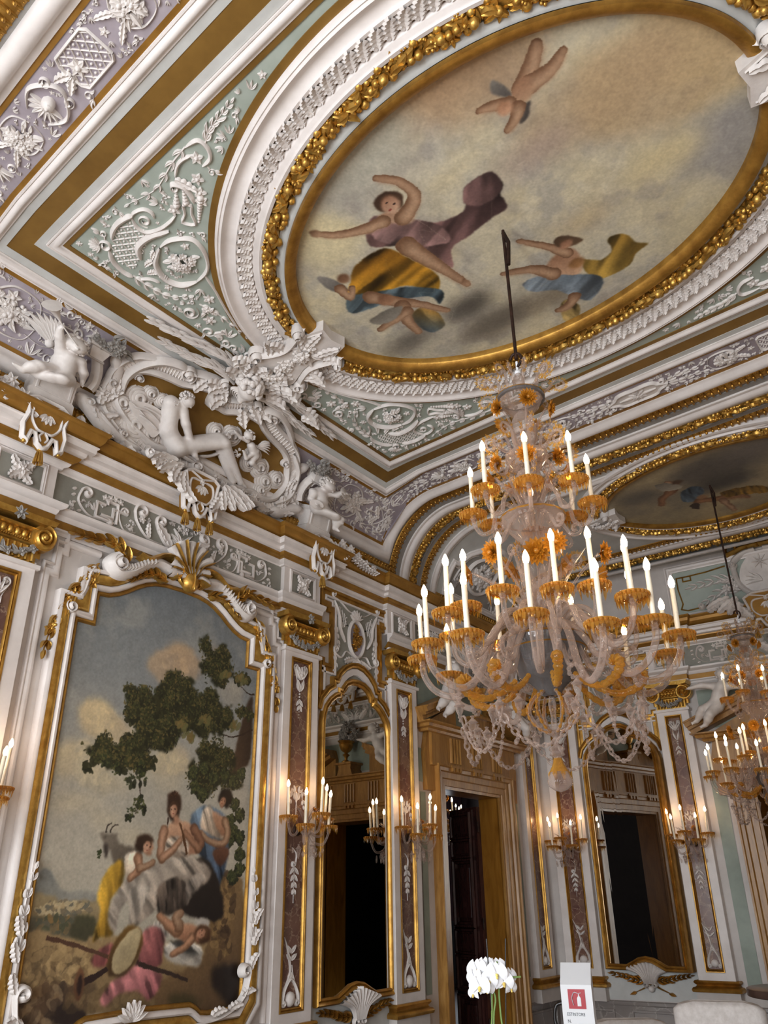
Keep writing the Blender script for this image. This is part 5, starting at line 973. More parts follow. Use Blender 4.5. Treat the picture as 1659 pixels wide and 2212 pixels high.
    S = root('shell_ornament', at(fm, c, .6, .0), lab3, 'ornament')
    mb = MB()
    for j in range(11): relief(mb, cr([(c+(j-5)*.012, .66), (c+(j-5)*.022, .76), (c+(j-5)*.052*k, .905-.018*abs(j-5))], 4), .042, .05, .06, 's')
    for s in (1, -1): relief(mb, spiral((c+s*.05, .65), .04, .01, 0, s*1.3), .02, .04, .05, 's')
    ball(mb, c, .61, .035, .05); mesh(mb, 'shell', M['stucco'], S, fm, label='white scallop shell')
    mb = MB()
    for s in (1, -1):
        spray(mb, [(c+s*.06, .69), (c+s*.2*k, .70), (c+s*.34*k, .73), (c+s*.48*k, .75)], .1, .036, .035, .02, 7, .014); relief(mb, [(c-s*.03, .68), (c+s*.1, .61), (c+s*.24*k, .56)], .024, .024, .02, 'e'); leaf(mb, c+s*.2*k, .57, -.3 if s > 0 else PI+.3, .08, .04, .03, .02)
    mesh(mb, 'gilt_branches', M['gilt2'], S, fm, label='crossed gilt laurel branches')
mirror_bay(LW, 5.845, 1.0, 'arched gilt mirror on the left wall reflecting a dark doorway', 'green panel with gilt trophy in a stucco oval above the left wall mirror', 'white shell with gilt branches below the left wall mirror')
mirror_bay(FW, 1.17, .93, 'arched gilt mirror on the far wall reflecting the golden doorway', 'green panel with gilt trophy in a stucco oval above the far wall mirror', 'white shell with gilt branches below the far wall mirror', .145)
mb = MB(); quadgrid(mb, .64, 1.70, .49, .80, .006); mesh(mb, 'trim_far_plaster', M['cool'], None, FW, kind='structure')
mb = MB(); quadgrid(mb, 5.24, 6.34, .49, .80, .006); mesh(mb, 'trim_left_plaster', M['cool'], None, LW, kind='structure')
# ---- entablature
def entab(fm, nm_, full, low, fr):
    F = plan(fm)
    for n, pr, m in (('gold_crown', [(.14, 4.63), (.165, 4.632), (.172, 4.645), (.195, 4.655), (.215, 4.68), (.225, 4.715), (.235, 4.72), (.245, 4.735), (.245, 4.75), (.03, 4.80)], 'ochre2'),
            ('white_corona', [(.09, 4.535), (.11, 4.54), (.125, 4.548), (.13, 4.575), (.175, 4.58), (.178, 4.615), (.19, 4.622), (.19, 4.632), (.1, 4.634)], 'white'),
            ('gold_bead', [(.04, 4.488), (.062, 4.49), (.07, 4.5), (.088, 4.508), (.1, 4.522), (.102, 4.536), (.05, 4.538)], 'ochre2'),
            ('frieze_head', [(-.05, 4.44), (.012, 4.442), (.016, 4.455), (.04, 4.465), (.052, 4.478), (.054, 4.489), (.02, 4.49)], 'white')):
        mb = MB()
        for p in full: mould(mb, p, pr)
        mesh(mb, 'trim_%s_%s' % (nm_, n), M[m], None, F, kind='structure', sharp=25)
    for n, pr, m in (('ledge', [(.0, 4.075), (.02, 4.078), (.03, 4.095), (.035, 4.115), (.06, 4.125), (.075, 4.14), (.078, 4.16), (.0, 4.18)], 'white'), ('gold_band', [(-.05, 4.012), (.016, 4.012), (.018, 4.077), (.01, 4.078)], 'ochre2'), ('lower_fillet', [(-.05, 3.965), (.01, 3.968), (.016, 3.99), (.03, 4.0), (.03, 4.013), (0, 4.014)], 'white')):
        mb = MB()
        for p in low: mould(mb, p, pr)
        mesh(mb, 'trim_%s_%s' % (nm_, n), M[m], None, F, kind='structure', sharp=25)
    mb = MB()
    for p in fr: slab(mb, p, .008)
    mesh(mb, 'trim_%s_frieze' % nm_, M['grey'], None, fm, kind='structure')
def steps(lo, hi, blocks, d=.06):
    p = [(lo, 0)]
    for a0, a1 in blocks: p += [(a0, 0), (a0, -d), (a1, -d), (a1, 0)]
    q = p+[(hi, 0)]; out = []
    for v in q:
        if not out or abs(v[0]-out[-1][0])+abs(v[1]-out[-1][1]) > 1e-6: out.append(v)
    return out
BL = [(1.72, 2.29), (4.68, 5.23), (6.33, 6.90), (9.2, 9.7)]; BF = [(.14, .66), (1.69, 2.16), (4.48, 4.95)]
entab(LW, 'left', [steps(-2.8, 9.8, BL)], [steps(-2.8, 5.23, BL[:2])[:-1], steps(6.33, 9.8, BL[2:])[1:]], [[(-2.8, 4.17), (1.74, 4.17), (1.74, 4.45), (-2.8, 4.45)], [(2.27, 4.17), (4.7, 4.17), (4.7, 4.45), (2.27, 4.45)], [(6.9, 4.17), (9.2, 4.17), (9.2, 4.45), (6.9, 4.45)]])
entab(FW, 'far', [steps(0, 6.64, BF)], [steps(0, .66, BF[:1])[:-1], steps(1.69, 6.64, BF[1:])[1:]], [[(2.16, 4.17), (4.48, 4.17), (4.48, 4.45), (2.16, 4.45)], [(4.95, 4.17), (6.6, 4.17), (6.6, 4.45), (4.95, 4.45)]])
def fblock(fm, a0, a1, label):
    a0 += .015; a1 -= .015; c = (a0+a1)/2; R = root('frieze_block', at(fm, c, 4.17, .05), label, 'ornament')
    mb = MB(); slab(mb, [(a0, 4.17), (a1, 4.17), (a1, 4.45), (a0, 4.45)], .055); mould(mb, [(a0+.11, 4.225), (a1-.11, 4.225), (a1-.11, 4.405), (a0+.11, 4.405)], [(0, .03), (.004, .062), (.014, .07), (.024, .062), (.03, .07), (.036, .055)], True); mesh(mb, 'block', M['white'], R, fm)
    mb = MB(); quadgrid(mb, a0+.11, a1-.11, 4.225, 4.405, .057); mesh(mb, 'sunk_field', M['grey'], R, fm)
    mb = MB(); 
    for j in range(4): acanth(mb, c, 4.315, j*PI/2+PI/4, .12, .085, .03, .058, .4)
    for j in range(8): leaf(mb, c, 4.315, j*PI/4, .075, .06, .03, .06)
    rosette(mb, c, 4.315, .045, .04, .08, 5); mesh(mb, 'rosette', M['stucco'], R, fm)
for fm, (a0, a1), lb in ((LW, BL[0], 'square rosette block in the frieze at the left edge under the gold lappet'), (LW, BL[1], 'square rosette block in the frieze above the pilaster left of the arched mirror'), (LW, BL[2], 'square rosette block in the frieze right of the overmirror panel'), (LW, BL[3], 'square rosette block in the frieze at the room corner above the narrow pilaster'),
        (FW, BF[0], 'square rosette block in the frieze left of the far mirror'), (FW, BF[1], 'square rosette block in the frieze right of the far mirror'), (FW, BF[2], 'square rosette block in the far frieze right of the far doorway')): fblock(fm, a0, a1, lb)
# running scroll relief in the friezes
def frieze_relief(fm, c, hw, label, seed=0):
    mb = MB(); b = 4.31
    for s in (1, -1):
        X = lambda pts: [(c+s*a*hw/1.12, b+q) for a, q in pts]; h0 = .008
        for j in range(4): leaf(mb, c+s*.01, b-.1, PI/2-s*(.15+j*.3), .19-.03*j, .05, .03, h0, bend=-s*.5)
        scroll(mb, X([(.04, -.1), (.16, -.11), (.26, -.02), (.3, .06)]), .055, s, .044, .036, h0); acanth(mb, *X([(.12, -.1)])[0], PI/2-s*.6, .22, .12, .03, h0, .5, -s*.6)
        scroll(mb, X([(.22, -.11), (.38, -.1), (.5, .0), (.53, .08)]), .07, s, .042, .034, h0); rosette(mb, *X([(.455, .03)])[0], .035, .03, h0+.01); acanth(mb, *X([(.36, -.1)])[0], PI/2-s*.2, .12, .06, .026, h0)
        scroll(mb, X([(.5, -.1), (.62, -.11), (.68, -.02), (.66, .05)]), .035, s, .032, .022, h0)
        for pts in ([(.6, .02), (.74, .02), (.74, -.06), (.86, -.06)], [(.7, -.1), (.7, .07), (.8, .07), (.8, .03)], [(.78, -.09), (.9, -.09), (.9, .03), (.82, .03)]): relief(mb, X(pts), .026, .022, h0, 'n')
        for q in X([(.68, .1), (.73, .11), (.78, .1), (.83, .09)]): rosette(mb, q[0], q[1], .03, .02, h0, 5, q[0]*20)
        ball(mb, *X([(.755, -.1)])[0], .03, h0, .8); rosette(mb, *X([(.755, -.09)])[0], .04, .02, h0, 5)
        scroll(mb, X([(.84, -.1), (.97, -.1), (1.07, -.02), (1.05, .08)]), .05, s, .036, .03, h0)
        for q in X([(1.09, -.04), (1.1, .02), (1.1, .07), (1.03, -.09)]): leaf(mb, q[0], q[1], -s*.3+(0 if s > 0 else PI), .04, .03, .02, h0)
    fill(mb, lambda a, q: abs(q-b) < .115 and abs(a-c) < hw*1.02, (c-hw*1.05, c+hw*1.05, b-.12, b+.12), .036, 2500, .02, .008, 3)
    mesh(mb, 'frieze_relief', M['stucco'], None, fm, label=label, cat='relief', group='scroll reliefs in the frieze')
frieze_relief(LW, 3.49, 1.04, 'pale scroll relief in the grey frieze above the pastoral canvas'); frieze_relief(LW, 8.05, 1.05, 'pale scroll relief in the grey frieze above the open doorway'); frieze_relief(FW, 3.32, 1.05, 'pale scroll relief in the grey frieze above the far doorway')
# ------------------------------------------------------------------ stucco sculpture on the cove above the painting (u up the cove, y along, h out)
def body(name, prims, m, parent, fm, res=.011, k=.018, label=None):
    mb = MB(); sdf_body(mb, prims, res, k); return mesh(mb, name, m, parent, fm, sharp=0, label=label)
def cap(a, b, ra, rb, k=None): return ('c', a, b, ra, rb)+((k,) if k else ())
def wing(mb, p, ang, L, h, sg, n=6):
    for i in range(n):
        leaf(mb, p[0]+.012*i*math.cos(ang+1.2*sg), p[1]+.012*i*math.sin(ang+1.2*sg), ang+sg*i*.16, L*(1-.09*i), L*.2, .018, h+.004*i, bend=-sg*.3)
    ball(mb, p[0], p[1], L*.13, h, .7)
def curls(mb, c, r, seed, n=26, face=None, sz=.26, lim=.15):
    rr = random.Random(seed)
    for i in range(n):
        v = np.array([rr.gauss(0, 1) for _ in range(3)]); v /= np.linalg.norm(v)
        if face is not None and v@np.array(face) > lim: continue
        q = np.array(c)+v*r*1.0; ell3(mb, q, (r*sz*rr.uniform(.7, 1.2), r*sz, r*sz*rr.uniform(.7, 1.2)), 7, 5)
def head(c, r, f, up):
    """face direction f, up vector: skull, cheeks, nose, chin, mouth, brow, ears"""
    c = np.array(c, float); f = np.array(f, float); f /= np.linalg.norm(f); up = np.array(up, float); up = up-f*(up@f); up /= np.linalg.norm(up); s = np.cross(f, up)
    e = lambda a, b, d, q, k=.006: ('c', c+f*a*r+up*b*r+s*d*r, c+f*a*r+up*b*r+s*(d+.001)*r, q*r, q*r, k)
    return [('e', c, (r, r, r)), e(.34, -.32, .34, .44), e(.34, -.32, -.34, .44), e(.55, -.62, 0, .3), ('c', c+f*.95*r+up*.05*r, c+f*1.08*r-up*.22*r, .09*r, .16*r, .006), e(.86, -.48, .1, .11), e(.86, -.48, -.1, .11), e(.84, -.6, 0, .1), e(.8, .18, .34, .17), e(.8, .18, -.34, .17), e(.0, -.1, .98, .2), e(.0, -.1, -.98, .2)]
def eyes(mb, c, r, f, up):
    c = np.array(c, float); f = np.array(f, float); f /= np.linalg.norm(f); up = np.array(up, float); up = up-f*(up@f); up /= np.linalg.norm(up); s = np.cross(f, up)
    for d in (.34, -.34): q = c+f*.86*r+up*.0*r+s*d*r; ell3(mb, q, (.1*r,)*3, 6, 5)
def hand(a, d, side, r):   # palm, four fingers and a thumb
    a = np.array(a, float); d = np.array(d, float); d /= np.linalg.norm(d); s = np.array(side, float); s = s-d*(s@d); s /= np.linalg.norm(s); n = np.cross(d, s)
    out = [('c', a, a+d*r*1.5, r*.8, r*.85, .006)]
    for i, l in enumerate((1.5, 1.75, 1.65, 1.3)):
        b = a+d*r*1.9+s*r*(i-1.5)*.5; m_ = b+d*r*l*.5; out += [('c', b, m_, r*.27, r*.24, .003), ('c', m_, m_+d*r*l*.35+n*r*.35, r*.24, r*.2, .003)]
    t = a+d*r*.6-s*r*.7; out.append(('c', t, t+d*r*1.0-s*r*.7, r*.3, r*.22, .004)); return out
def foot(a, d, up, r):
    a = np.array(a, float); d = np.array(d, float); d /= np.linalg.norm(d); u = np.array(up, float); s = np.cross(d, u)
    out = [('c', a, a+d*r*2.2, r*1.0, r*.7, .01)]
    for i in range(5): b = a+d*r*2.7+s*r*(i-2)*.33; out.append(('c', b, b+d*r*(.5-.05*i), r*.26, r*.24, .004))
    return out
ST = M['stucco']
def c3(p, h): return (p[0], p[1], h)
# ---- cartouche with gold ground
croot2 = root('cartouche', CV(np.array([[.2, YC, .06]]))[0], 'large stucco cartouche with gold ground and seated goddess relief over the canvas', 'cartouche')
GO = [(0.679,3.226),(0.764,3.248),(0.764,3.327),(0.778,3.464),(0.777,3.603),(0.790,3.721),(0.745,3.841),(0.772,3.939),(0.759,4.071),(0.703,4.236),(0.660,4.347),(0.572,4.455),(0.482,4.493),(0.356,4.475),(0.250,4.435),(0.199,4.339),(0.176,4.221),(0.198,4.124)]
go = np.array([(0.508,2.575),(0.559,2.572),(0.617,2.589),(0.690,2.629),(0.734,2.701),(0.764,2.805),(0.780,2.908),(0.792,3.017),(0.841,3.133),(0.869,3.205),(0.874,3.295)]+[(0.764,3.327),(0.776,3.425),(0.776,3.507),(0.818,3.587),(0.863,3.695),(0.865,3.868),(0.817,3.965),(0.767,4.111),(0.732,4.263),(0.672,4.371),(0.545,4.456),(0.427,4.490),(0.295,4.451),(0.210,4.367),(0.187,4.249),(0.198,4.124),(0.176,4.011),(0.165,3.869)]+[(0.201,3.525),(0.226,3.364),(0.175,3.046),(0.207,2.879),(0.269,2.707),(0.382,2.573)])
mb = MB(); c0 = go.mean(0); g2 = np.concatenate([c0+(go-c0)*q for q in (1., .66, .33)]); n_ = len(go); mb.add(np.concatenate([np.c_[g2, np.full(3*n_, .05)], [[c0[0], c0[1], .05]]]), gridf(3, n_, False, True), np.stack([np.arange(n_)+2*n_, (np.arange(n_)+1) % n_+2*n_, np.full(n_, 3*n_)], 1)); mesh(mb, 'gold_ground', M['ochre'], croot2, CV, label='matt gold ground')
mb = MB(); gs = cr(go, 4, True); gs = np.concatenate([gs, gs[:1]]); relief(mb, gs, .07, .07, .04, 'n'); N = normals2(gs, False)
side = 1 if ((gs+N*.03-c0)**2).sum() > ((gs-c0)**2).sum() else -1
relief(mb, gs+N*side*.07, .09, .04, .03, 'n'); relief(mb, gs+N*side*.125, .045, .07, .04, 'n')
for i in range(0, len(gs)-1, 1):
    q = gs[i]+N[i]*side*.035; r = gs[i]+N[i]*side*.105; relief(mb, [q, r], .03, .025, .06, 'b')
mesh(mb, 'rocaille_frame', ST, croot2, CV, label='rippled rocaille frame')
mb = MB()
for ctr, r, a0, tn in (([(0.910,2.998)][0], .09, 2.4, -1.7), ([(0.984,3.941)][0], .07, 1.0, 1.5), ([(0.159,3.460)][0], .085, 0, 1.8), ([(0.117,2.697)][0], .07, 3, 1.6), ([(0.618,4.363)][0], .05, 1, -1.4), ([(0.649,2.669)][0], .045, 4, 1.4), ([(0.251,2.372)][0], .06, 2, 1.5), ([(-0.356,2.474)][0] if 0 else [(0.001,3.810)][0], .07, .5, -1.5)):
    relief(mb, spiral(ctr, r, r*.2, a0, tn, 30), r*.5, .07, .07, 's'); ball(mb, ctr[0], ctr[1], r*.3, .11)
for pts in ([(0.454,2.598),(0.590,2.567),(0.736,2.619),(0.875,2.737),(0.940,2.880),(0.941,3.000)], [(0.991,3.759),(1.057,3.938),(0.983,4.137),(0.835,4.328)], [(0.225,2.442),(0.141,2.571),(0.065,2.726),(0.059,2.897)], [(0.182,4.430),(0.344,4.580),(0.600,4.557),(0.755,4.405)], [(0.059,2.897),(0.035,3.087),(0.075,3.325)], [(0.051,3.534),(0.069,3.913),(0.099,4.323)]): relief(mb, cr(pts, 6), .07, .06, .07, 'b')
for (q, a) in zip([(1.034,3.285),(1.225,3.237),(0.991,3.189),(1.220,3.564),(1.168,3.781),(1.363,3.435),(0.603,2.474),(0.464,2.456),(-0.036,2.563),(0.017,2.904),(0.002,3.116),(0.045,4.032),(0.297,4.719),(0.453,4.715),(0.045,2.466),(0.104,2.332),(1.160,4.151),(1.297,4.080)], (2.2, 1.6, 3.3, .3, -.6, .9, 2.6, 3.0, 4.2, 4.6, 5, 5, -1.2, .2, 3.6, 2.6, 1, 1.6)): acanth(mb, q[0], q[1], a, .2, .12, .05, .06, .8, .5)
for q in [(0.063,2.588),(-0.072,2.850),(0.159,4.010),(0.148,4.161),(0.159,4.499),(0.115,3.793),(0.159,3.673)]: rosette(mb, q[0], q[1], .055, .05, .08, 6, q[0]*30)
mesh(mb, 'acanthus_scrolls', ST, croot2, CV, label='acanthus scrolls around the frame')
mb, mb2 = MB(), MB()     # clouds: swirling shallow discs
_ml = (mb, mb2)
for c, r in zip([(0.384,2.629),(0.492,2.751),(0.576,2.823),(0.572,2.943),(0.527,4.006),(0.458,4.134),(0.444,3.991),(0.356,4.244),(0.433,4.364),(0.248,4.224),(0.605,3.699),(0.523,3.636),(0.568,3.528),(0.255,2.801),(0.238,2.945)], (.1, .11, .07, .07, .09, .1, .08, .1, .09, .08, .1, .09, .08, .12, .1)):
    mb = _ml[0] if c[1] < YC else _ml[1]
    for j in range(4): relief(mb, [(c[0]+r*(1-.23*j)*math.cos(t+j), c[1]+r*(1-.23*j)*math.sin(t+j)) for t in np.linspace(0, 5.6, 18)], r*.34, .02, .055+.012*j, 'b')
    ball(mb, c[0], c[1], r, .05, .22, 14, 4)
for mb, lb in zip(_ml, ('left', 'right')): mesh(mb, 'clouds', ST, croot2, CV, label='flat swirling clouds on the %s' % lb)
# seated goddess, a shallow figure
q = [(0.421,2.982),(0.598,2.997),(0.606,3.081),(0.712,3.093),(0.482,3.180),(0.346,3.305),(0.233,3.382),(0.183,3.436),(0.286,3.239),(0.401,3.507),(0.502,3.597),(0.318,3.812),(0.218,3.957),(0.228,4.071),(0.474,2.857),(0.329,2.775),(0.346,3.072),(0.242,3.203)]
sh, nk = c3(q[1], .13), c3(q[2], .14); hd = c3(q[3], .17); hip = c3(q[17], .11); kn = c3(q[10], .17); an = c3(q[12], .1)
pr = [cap(sh, c3(q[16], .12), .075, .085), cap(c3(q[16], .12), hip, .08, .1), cap(sh, c3(q[2], .14), .06, .05), cap(c3(q[2], .13), hd, .04, .035), cap(c3((q[2][0]-.01, q[2][1]+.03), .15), c3(q[4], .17), .048, .042), cap(c3(q[4], .17), c3(q[6], .15), .042, .028),
    cap(hip, kn, .09, .065), cap(c3((hip[0]+.03, hip[1]+.05), .1), c3((kn[0]+.02, kn[1]-.03), .13), .085, .06), cap(kn, an, .062, .032), cap(c3((kn[0]+.0, kn[1]-.04), .12), c3((an[0]-.02, an[1]-.08), .09), .06, .035)]
fdir = (-.45, .55, .65); updir = (.75, .3, .3); pr += head(hd, .062, fdir, updir)+hand(c3(q[6], .15), (-.5, .7, 0), (0, .3, .6), .02)+foot(an, (-.25, .9, .1), (.6, .2, .6), .026)
fig = body('goddess', pr, ST, croot2, CV, .0105, .022, label='seated goddess leaning forward')
mb = MB(); eyes(mb, hd, .062, fdir, updir); curls(mb, np.array(hd)+np.array([.012, -.012, .0]), .066, 2, 110, fdir, .19, .05); curls(mb, (q[1][0]+.035, q[1][1]+.0, .2), .03, 4, 14)
mesh(mb, 'goddess_hair', ST, croot2, CV)
mb = MB()
relief(mb, cr([(0.423,2.676),(0.395,2.767),(0.330,2.907),(0.291,3.014)], 5), .012, .02, .11, 'b'); P = np.array(cr([(0.419,2.668),(0.483,2.799),(0.488,2.936),(0.433,3.056),(0.322,3.027),(0.219,2.965),(0.279,2.855),(0.336,2.744)], 5, True)); slab(mb, P, .11, .05)
for pts in ([(0.394,2.723),(0.417,2.850),(0.371,2.985)], [(0.356,2.782),(0.335,2.891),(0.297,2.979)], [(0.442,2.794),(0.442,2.923),(0.410,3.032)], [(0.414,3.112),(0.325,3.172),(0.201,3.310)], [(0.333,3.095),(0.246,3.158),(0.190,3.288),(0.179,3.418)], [(0.397,3.610),(0.314,3.752),(0.227,3.893)], [(0.266,3.445),(0.322,3.558),(0.419,3.655)]): relief(mb, cr(pts, 5), .03, .03, .11, 'b')
mesh(mb, 'goddess_drapery', ST, croot2, CV, label='billowing drapery behind the figure')
# winged cupid holding flowers
q = [(0.648,3.828),(0.615,3.904),(0.546,3.989),(0.641,3.746),(0.664,3.666),(0.468,3.894),(0.522,3.839),(0.460,3.985),(0.442,4.082),(0.481,4.137),(0.598,3.979),(0.461,4.020)]
hd = c3([(0.709,3.791)][0], .16); pr = [cap(c3(q[1], .12), c3(q[2], .11), .045, .052), cap(c3(q[0], .13), c3(q[3], .14), .026, .022), cap(c3(q[3], .14), c3(q[4], .15), .022, .016), cap(c3(q[10], .13), c3(q[5], .15), .026, .02), cap(c3(q[5], .15), c3(q[6], .16), .02, .016), cap(c3(q[2], .1), c3(q[7], .13), .045, .03), cap(c3(q[7], .13), c3(q[8], .1), .03, .02), cap(c3(q[0], .13), hd, .03, .03)]
fdir, updir = (-.35, -.75, .45), (.9, -.1, .1); pr += head(hd, .046, fdir, updir)+hand(c3(q[4], .15), (.4, -.6, .1), (0, .2, .5), .012)+hand(c3(q[6], .16), (.2, -.6, .2), (.4, .1, .3), .012)+foot(c3(q[8], .1), (.1, .8, .1), (.6, 0, .6), .014)
body('cupid', pr, ST, croot2, CV, .008, .012, label='small winged cupid holding flowers')
mb = MB(); eyes(mb, hd, .046, fdir, updir); curls(mb, np.array(hd)+np.array([.01, .012, 0]), .05, 7, 50, fdir); wing(mb, [(0.630,3.961)][0], 1.4, .17, .11, -1); w_ = [(0.623,3.645),(0.540,3.568),(0.476,3.501)]
spray(mb, list(w_), .05, .03, .03, .14, 4); bouquet(mb, *[(0.489,3.798)][0], .035, .035, .03, .15, 8, .025, 2); mesh(mb, 'cupid_hair_and_wing', ST, croot2, CV, label='curls, wing and flowers of the cupid')
# ---- bearded mask and palm branches
R = root('mask_keystone', CV(np.array([[1.1, YC, .08]]))[0], 'bearded stucco mask with spread palm branches between the cartouche and the oval', 'mask')
hd = (1.2, 3.45, .17); fd, ud = (-.75, .0, .6), (.7, 0, .7)
body('mask', head(hd, .1, fd, ud)+[cap((1.12, 3.45, .19), (1.06, 3.45, .22), .07, .03)], ST, R, CV, .011, .012)
mb = MB(); curls(mb, (1.22, 3.45, .16), .115, 5, 150, fd)
for i in range(13): relief(mb, cr([(1.15, 3.45+(i-6)*.012), (1.1, 3.45+(i-6)*.02), (1.04, 3.45+(i-6)*.014)], 4), .018, .02, .2-.004*abs(i-6), 'e')
eyes(mb, hd, .1, fd, ud); mesh(mb, 'mask_hair_and_beard', ST, R, CV)
mb = MB()
for s in (1, -1):
    X = lambda pts: [(u, YC+s*(y-YC)) for u, y in pts]
    for pts in ([(1.16, 3.62), (1.26, 3.8), (1.27, 4.02), (1.22, 4.3), (1.17, 4.6)], [(1.08, 3.66), (1.12, 3.85), (1.08, 4.1), (1.05, 4.4)]):
        P = resamp(cr(X(pts), 6), 15); relief(mb, P, .03, .03, .07, 'e')
        for i in range(1, 14):
            d = P[i+1]-P[i-1]; a = math.atan2(d[1], d[0])
            for e in (1, -1): leaf(mb, P[i][0], P[i][1], a+e*.42, .2-.007*i, .032, .02, .06+.008*(i % 3), bend=-e*.3, tip=.6)
    for u, y, a, L in ((1.25, 3.66, .3, .22), (1.32, 3.6, .0, .2), (1.15, 3.7, .9, .2), (1.0, 3.66, 2.0, .2), (.9, 3.62, 2.4, .18), (1.3, 3.7, .8, .2), (.95, 3.72, 1.2, .18)): acanth(mb, u, YC+s*(y-YC), a*s if 0 else math.atan2(math.sin(a)*s, math.cos(a)), L, .14, .06, .07, .9, .4*s)
    relief(mb, spiral((1.02, YC+s*.2), .06, .012, 0, s*1.5), .035, .06, .08, 's')
mesh(mb, 'palm_branches', ST, R, CV, label='spread palm branches and acanthus')
# ---- bracket tying the mask to the oval frame, and its twin on the other side
def oval_bracket(flip, label):
    m = (lambda p: CV(np.c_[2*UX(XC)-p[:, 0], p[:, 1:]])) if flip else CV
    R = root('oval_bracket', m(np.array([[1.6, YC, .1]]))[0], label, 'bracket')
    mb = MB(); slab(mb, [(1.34, YC-.16), (1.5, YC-.2), (1.7, YC-.12), (1.85, YC-.1), (2.02, YC-.17), (2.16, YC-.13), (2.13, YC), (2.16, YC+.13), (2.02, YC+.17), (1.85, YC+.1), (1.7, YC+.12), (1.5, YC+.2), (1.34, YC+.16)], .1)
    mesh(mb, 'bracket_plate', ST, R, m)
    mb = MB()
    for s in (1, -1):
        acanth(mb, 1.92, YC+s*.06, s*.25, .2, .09, .03, .1, .2); relief(mb, [(2.0, YC+s*.15), (2.13, YC+s*.11)], .03, .02, .1)
        relief(mb, cr([(1.38, YC+s*.18), (1.48, YC+s*.27), (1.6, YC+s*.2), (1.76, YC+s*.15), (1.95, YC+s*.2), (2.06, YC+s*.23)], 7), .07, .08, .05, 'b')
        relief(mb, spiral((1.52, YC+s*.26), .075, .015, 0, s*1.8), .045, .1, .06, 's'); relief(mb, spiral((1.98, YC+s*.24), .06, .012, 1, s*1.7), .04, .12, .06, 's')
        for u, y, a, L in ((1.44, .2, 2.0, .18), (1.62, .2, .7, .2), (1.72, .16, 1.2, .16), (1.9, .14, .5, .16), (1.4, .24, 1.5, .16)): acanth(mb, u, YC+s*y, math.atan2(math.sin(a)*s, math.cos(a)), L, .11, .05, .08, .8, .5*s)
    bouquet(mb, 1.5, YC, .14, .1, .07, .08, 34, .05, 3); bouquet(mb, 1.86, YC, .1, .11, .08, .08, 24, .055, 6); bouquet(mb, 1.64, YC, .1, .05, .05, .08, 12, .04, 8)
    mesh(mb, 'flowers_and_scrolls', ST, R, m); return R
oval_bracket(False, 'white stucco bracket with flowers overlapping the left end of the large oval'); oval_bracket(True, 'white stucco bracket overlapping the right end of the large oval at the right edge')
# ---- the two putti on their pedestals
def pedestal(c, s, label):
    R = root('cove_pedestal', CV(np.array([[.0, c, .1]]))[0], label, 'pedestal'); X = lambda pts: [(u, c+s*y) for u, y in pts]; mb = MB()
    slab(mb, X([(.0, -.19), (.0, .17), (.1, .17), (.12, .15), (.29, .15), (.31, .17), (.34, .17), (.34, -.17), (.31, -.17), (.12, -.17), (.1, -.19)]), .17)
    mould(mb, X([(.13, -.13), (.13, .11), (.28, .11), (.28, -.13)])[::1 if s > 0 else -1], [(-.02, .165), (-.015, .18), (0, .18), (.003, .168)], True); mesh(mb, 'block', ST, R, CV, sharp=30)
    mb = MB()     # cornucopia shaped flower stand beside it
    relief(mb, cr(X([(.34, .27), (.42, .29), (.54, .27), (.68, .2)]), 6), .09, .06, .08, 'n'); slab(mb, X([(.62, .14), (.72, .12), (.72, .28), (.62, .25)]), .16); relief(mb, X([(.735, .1), (.735, .3)]), .05, .05, .12, 'n'); relief(mb, X([(.61, .12), (.61, .27)]), .03, .04, .12, 'n')
    relief(mb, spiral(X([(.5, .42)])[0], .05, .01, 0, s*1.5), .03, .06, .08, 's'); relief(mb, cr(X([(.72, .34), (.62, .42), (.5, .44), (.4, .38)]), 6), .1, .05, .06, 'b'); relief(mb, cr(X([(.28, .2), (.22, .32), (.14, .45), (.1, .6)]), 6), .12, .06, .06, 'b')
    for u, y, a in ((.12, .5, -1.2), (.15, .4, .8), (.32, .42, .4), (.08, .62, 2)): acanth(mb, u, c+s*y, math.atan2(math.sin(a)*s, math.cos(a)), .18, .1, .05, .07, .7, .4)
    rosette(mb, .37, c+s*.38, .07, .06, .08, 8); mesh(mb, 'scroll_stand', ST, R, CV)
    mb = MB(); bouquet(mb, .8, c+s*.27, .06, .15, .09, .12, 30, .05, 12); mesh(mb, 'flowers', M['dimgrey'], R, CV, label='grey heap of stucco flowers'); return R
pedestal(2.06, 1, 'stucco pedestal and flower stand under the trumpeter putto'); pedestal(4.98, -1, 'stucco pedestal and flower stand under the cymbal putto')
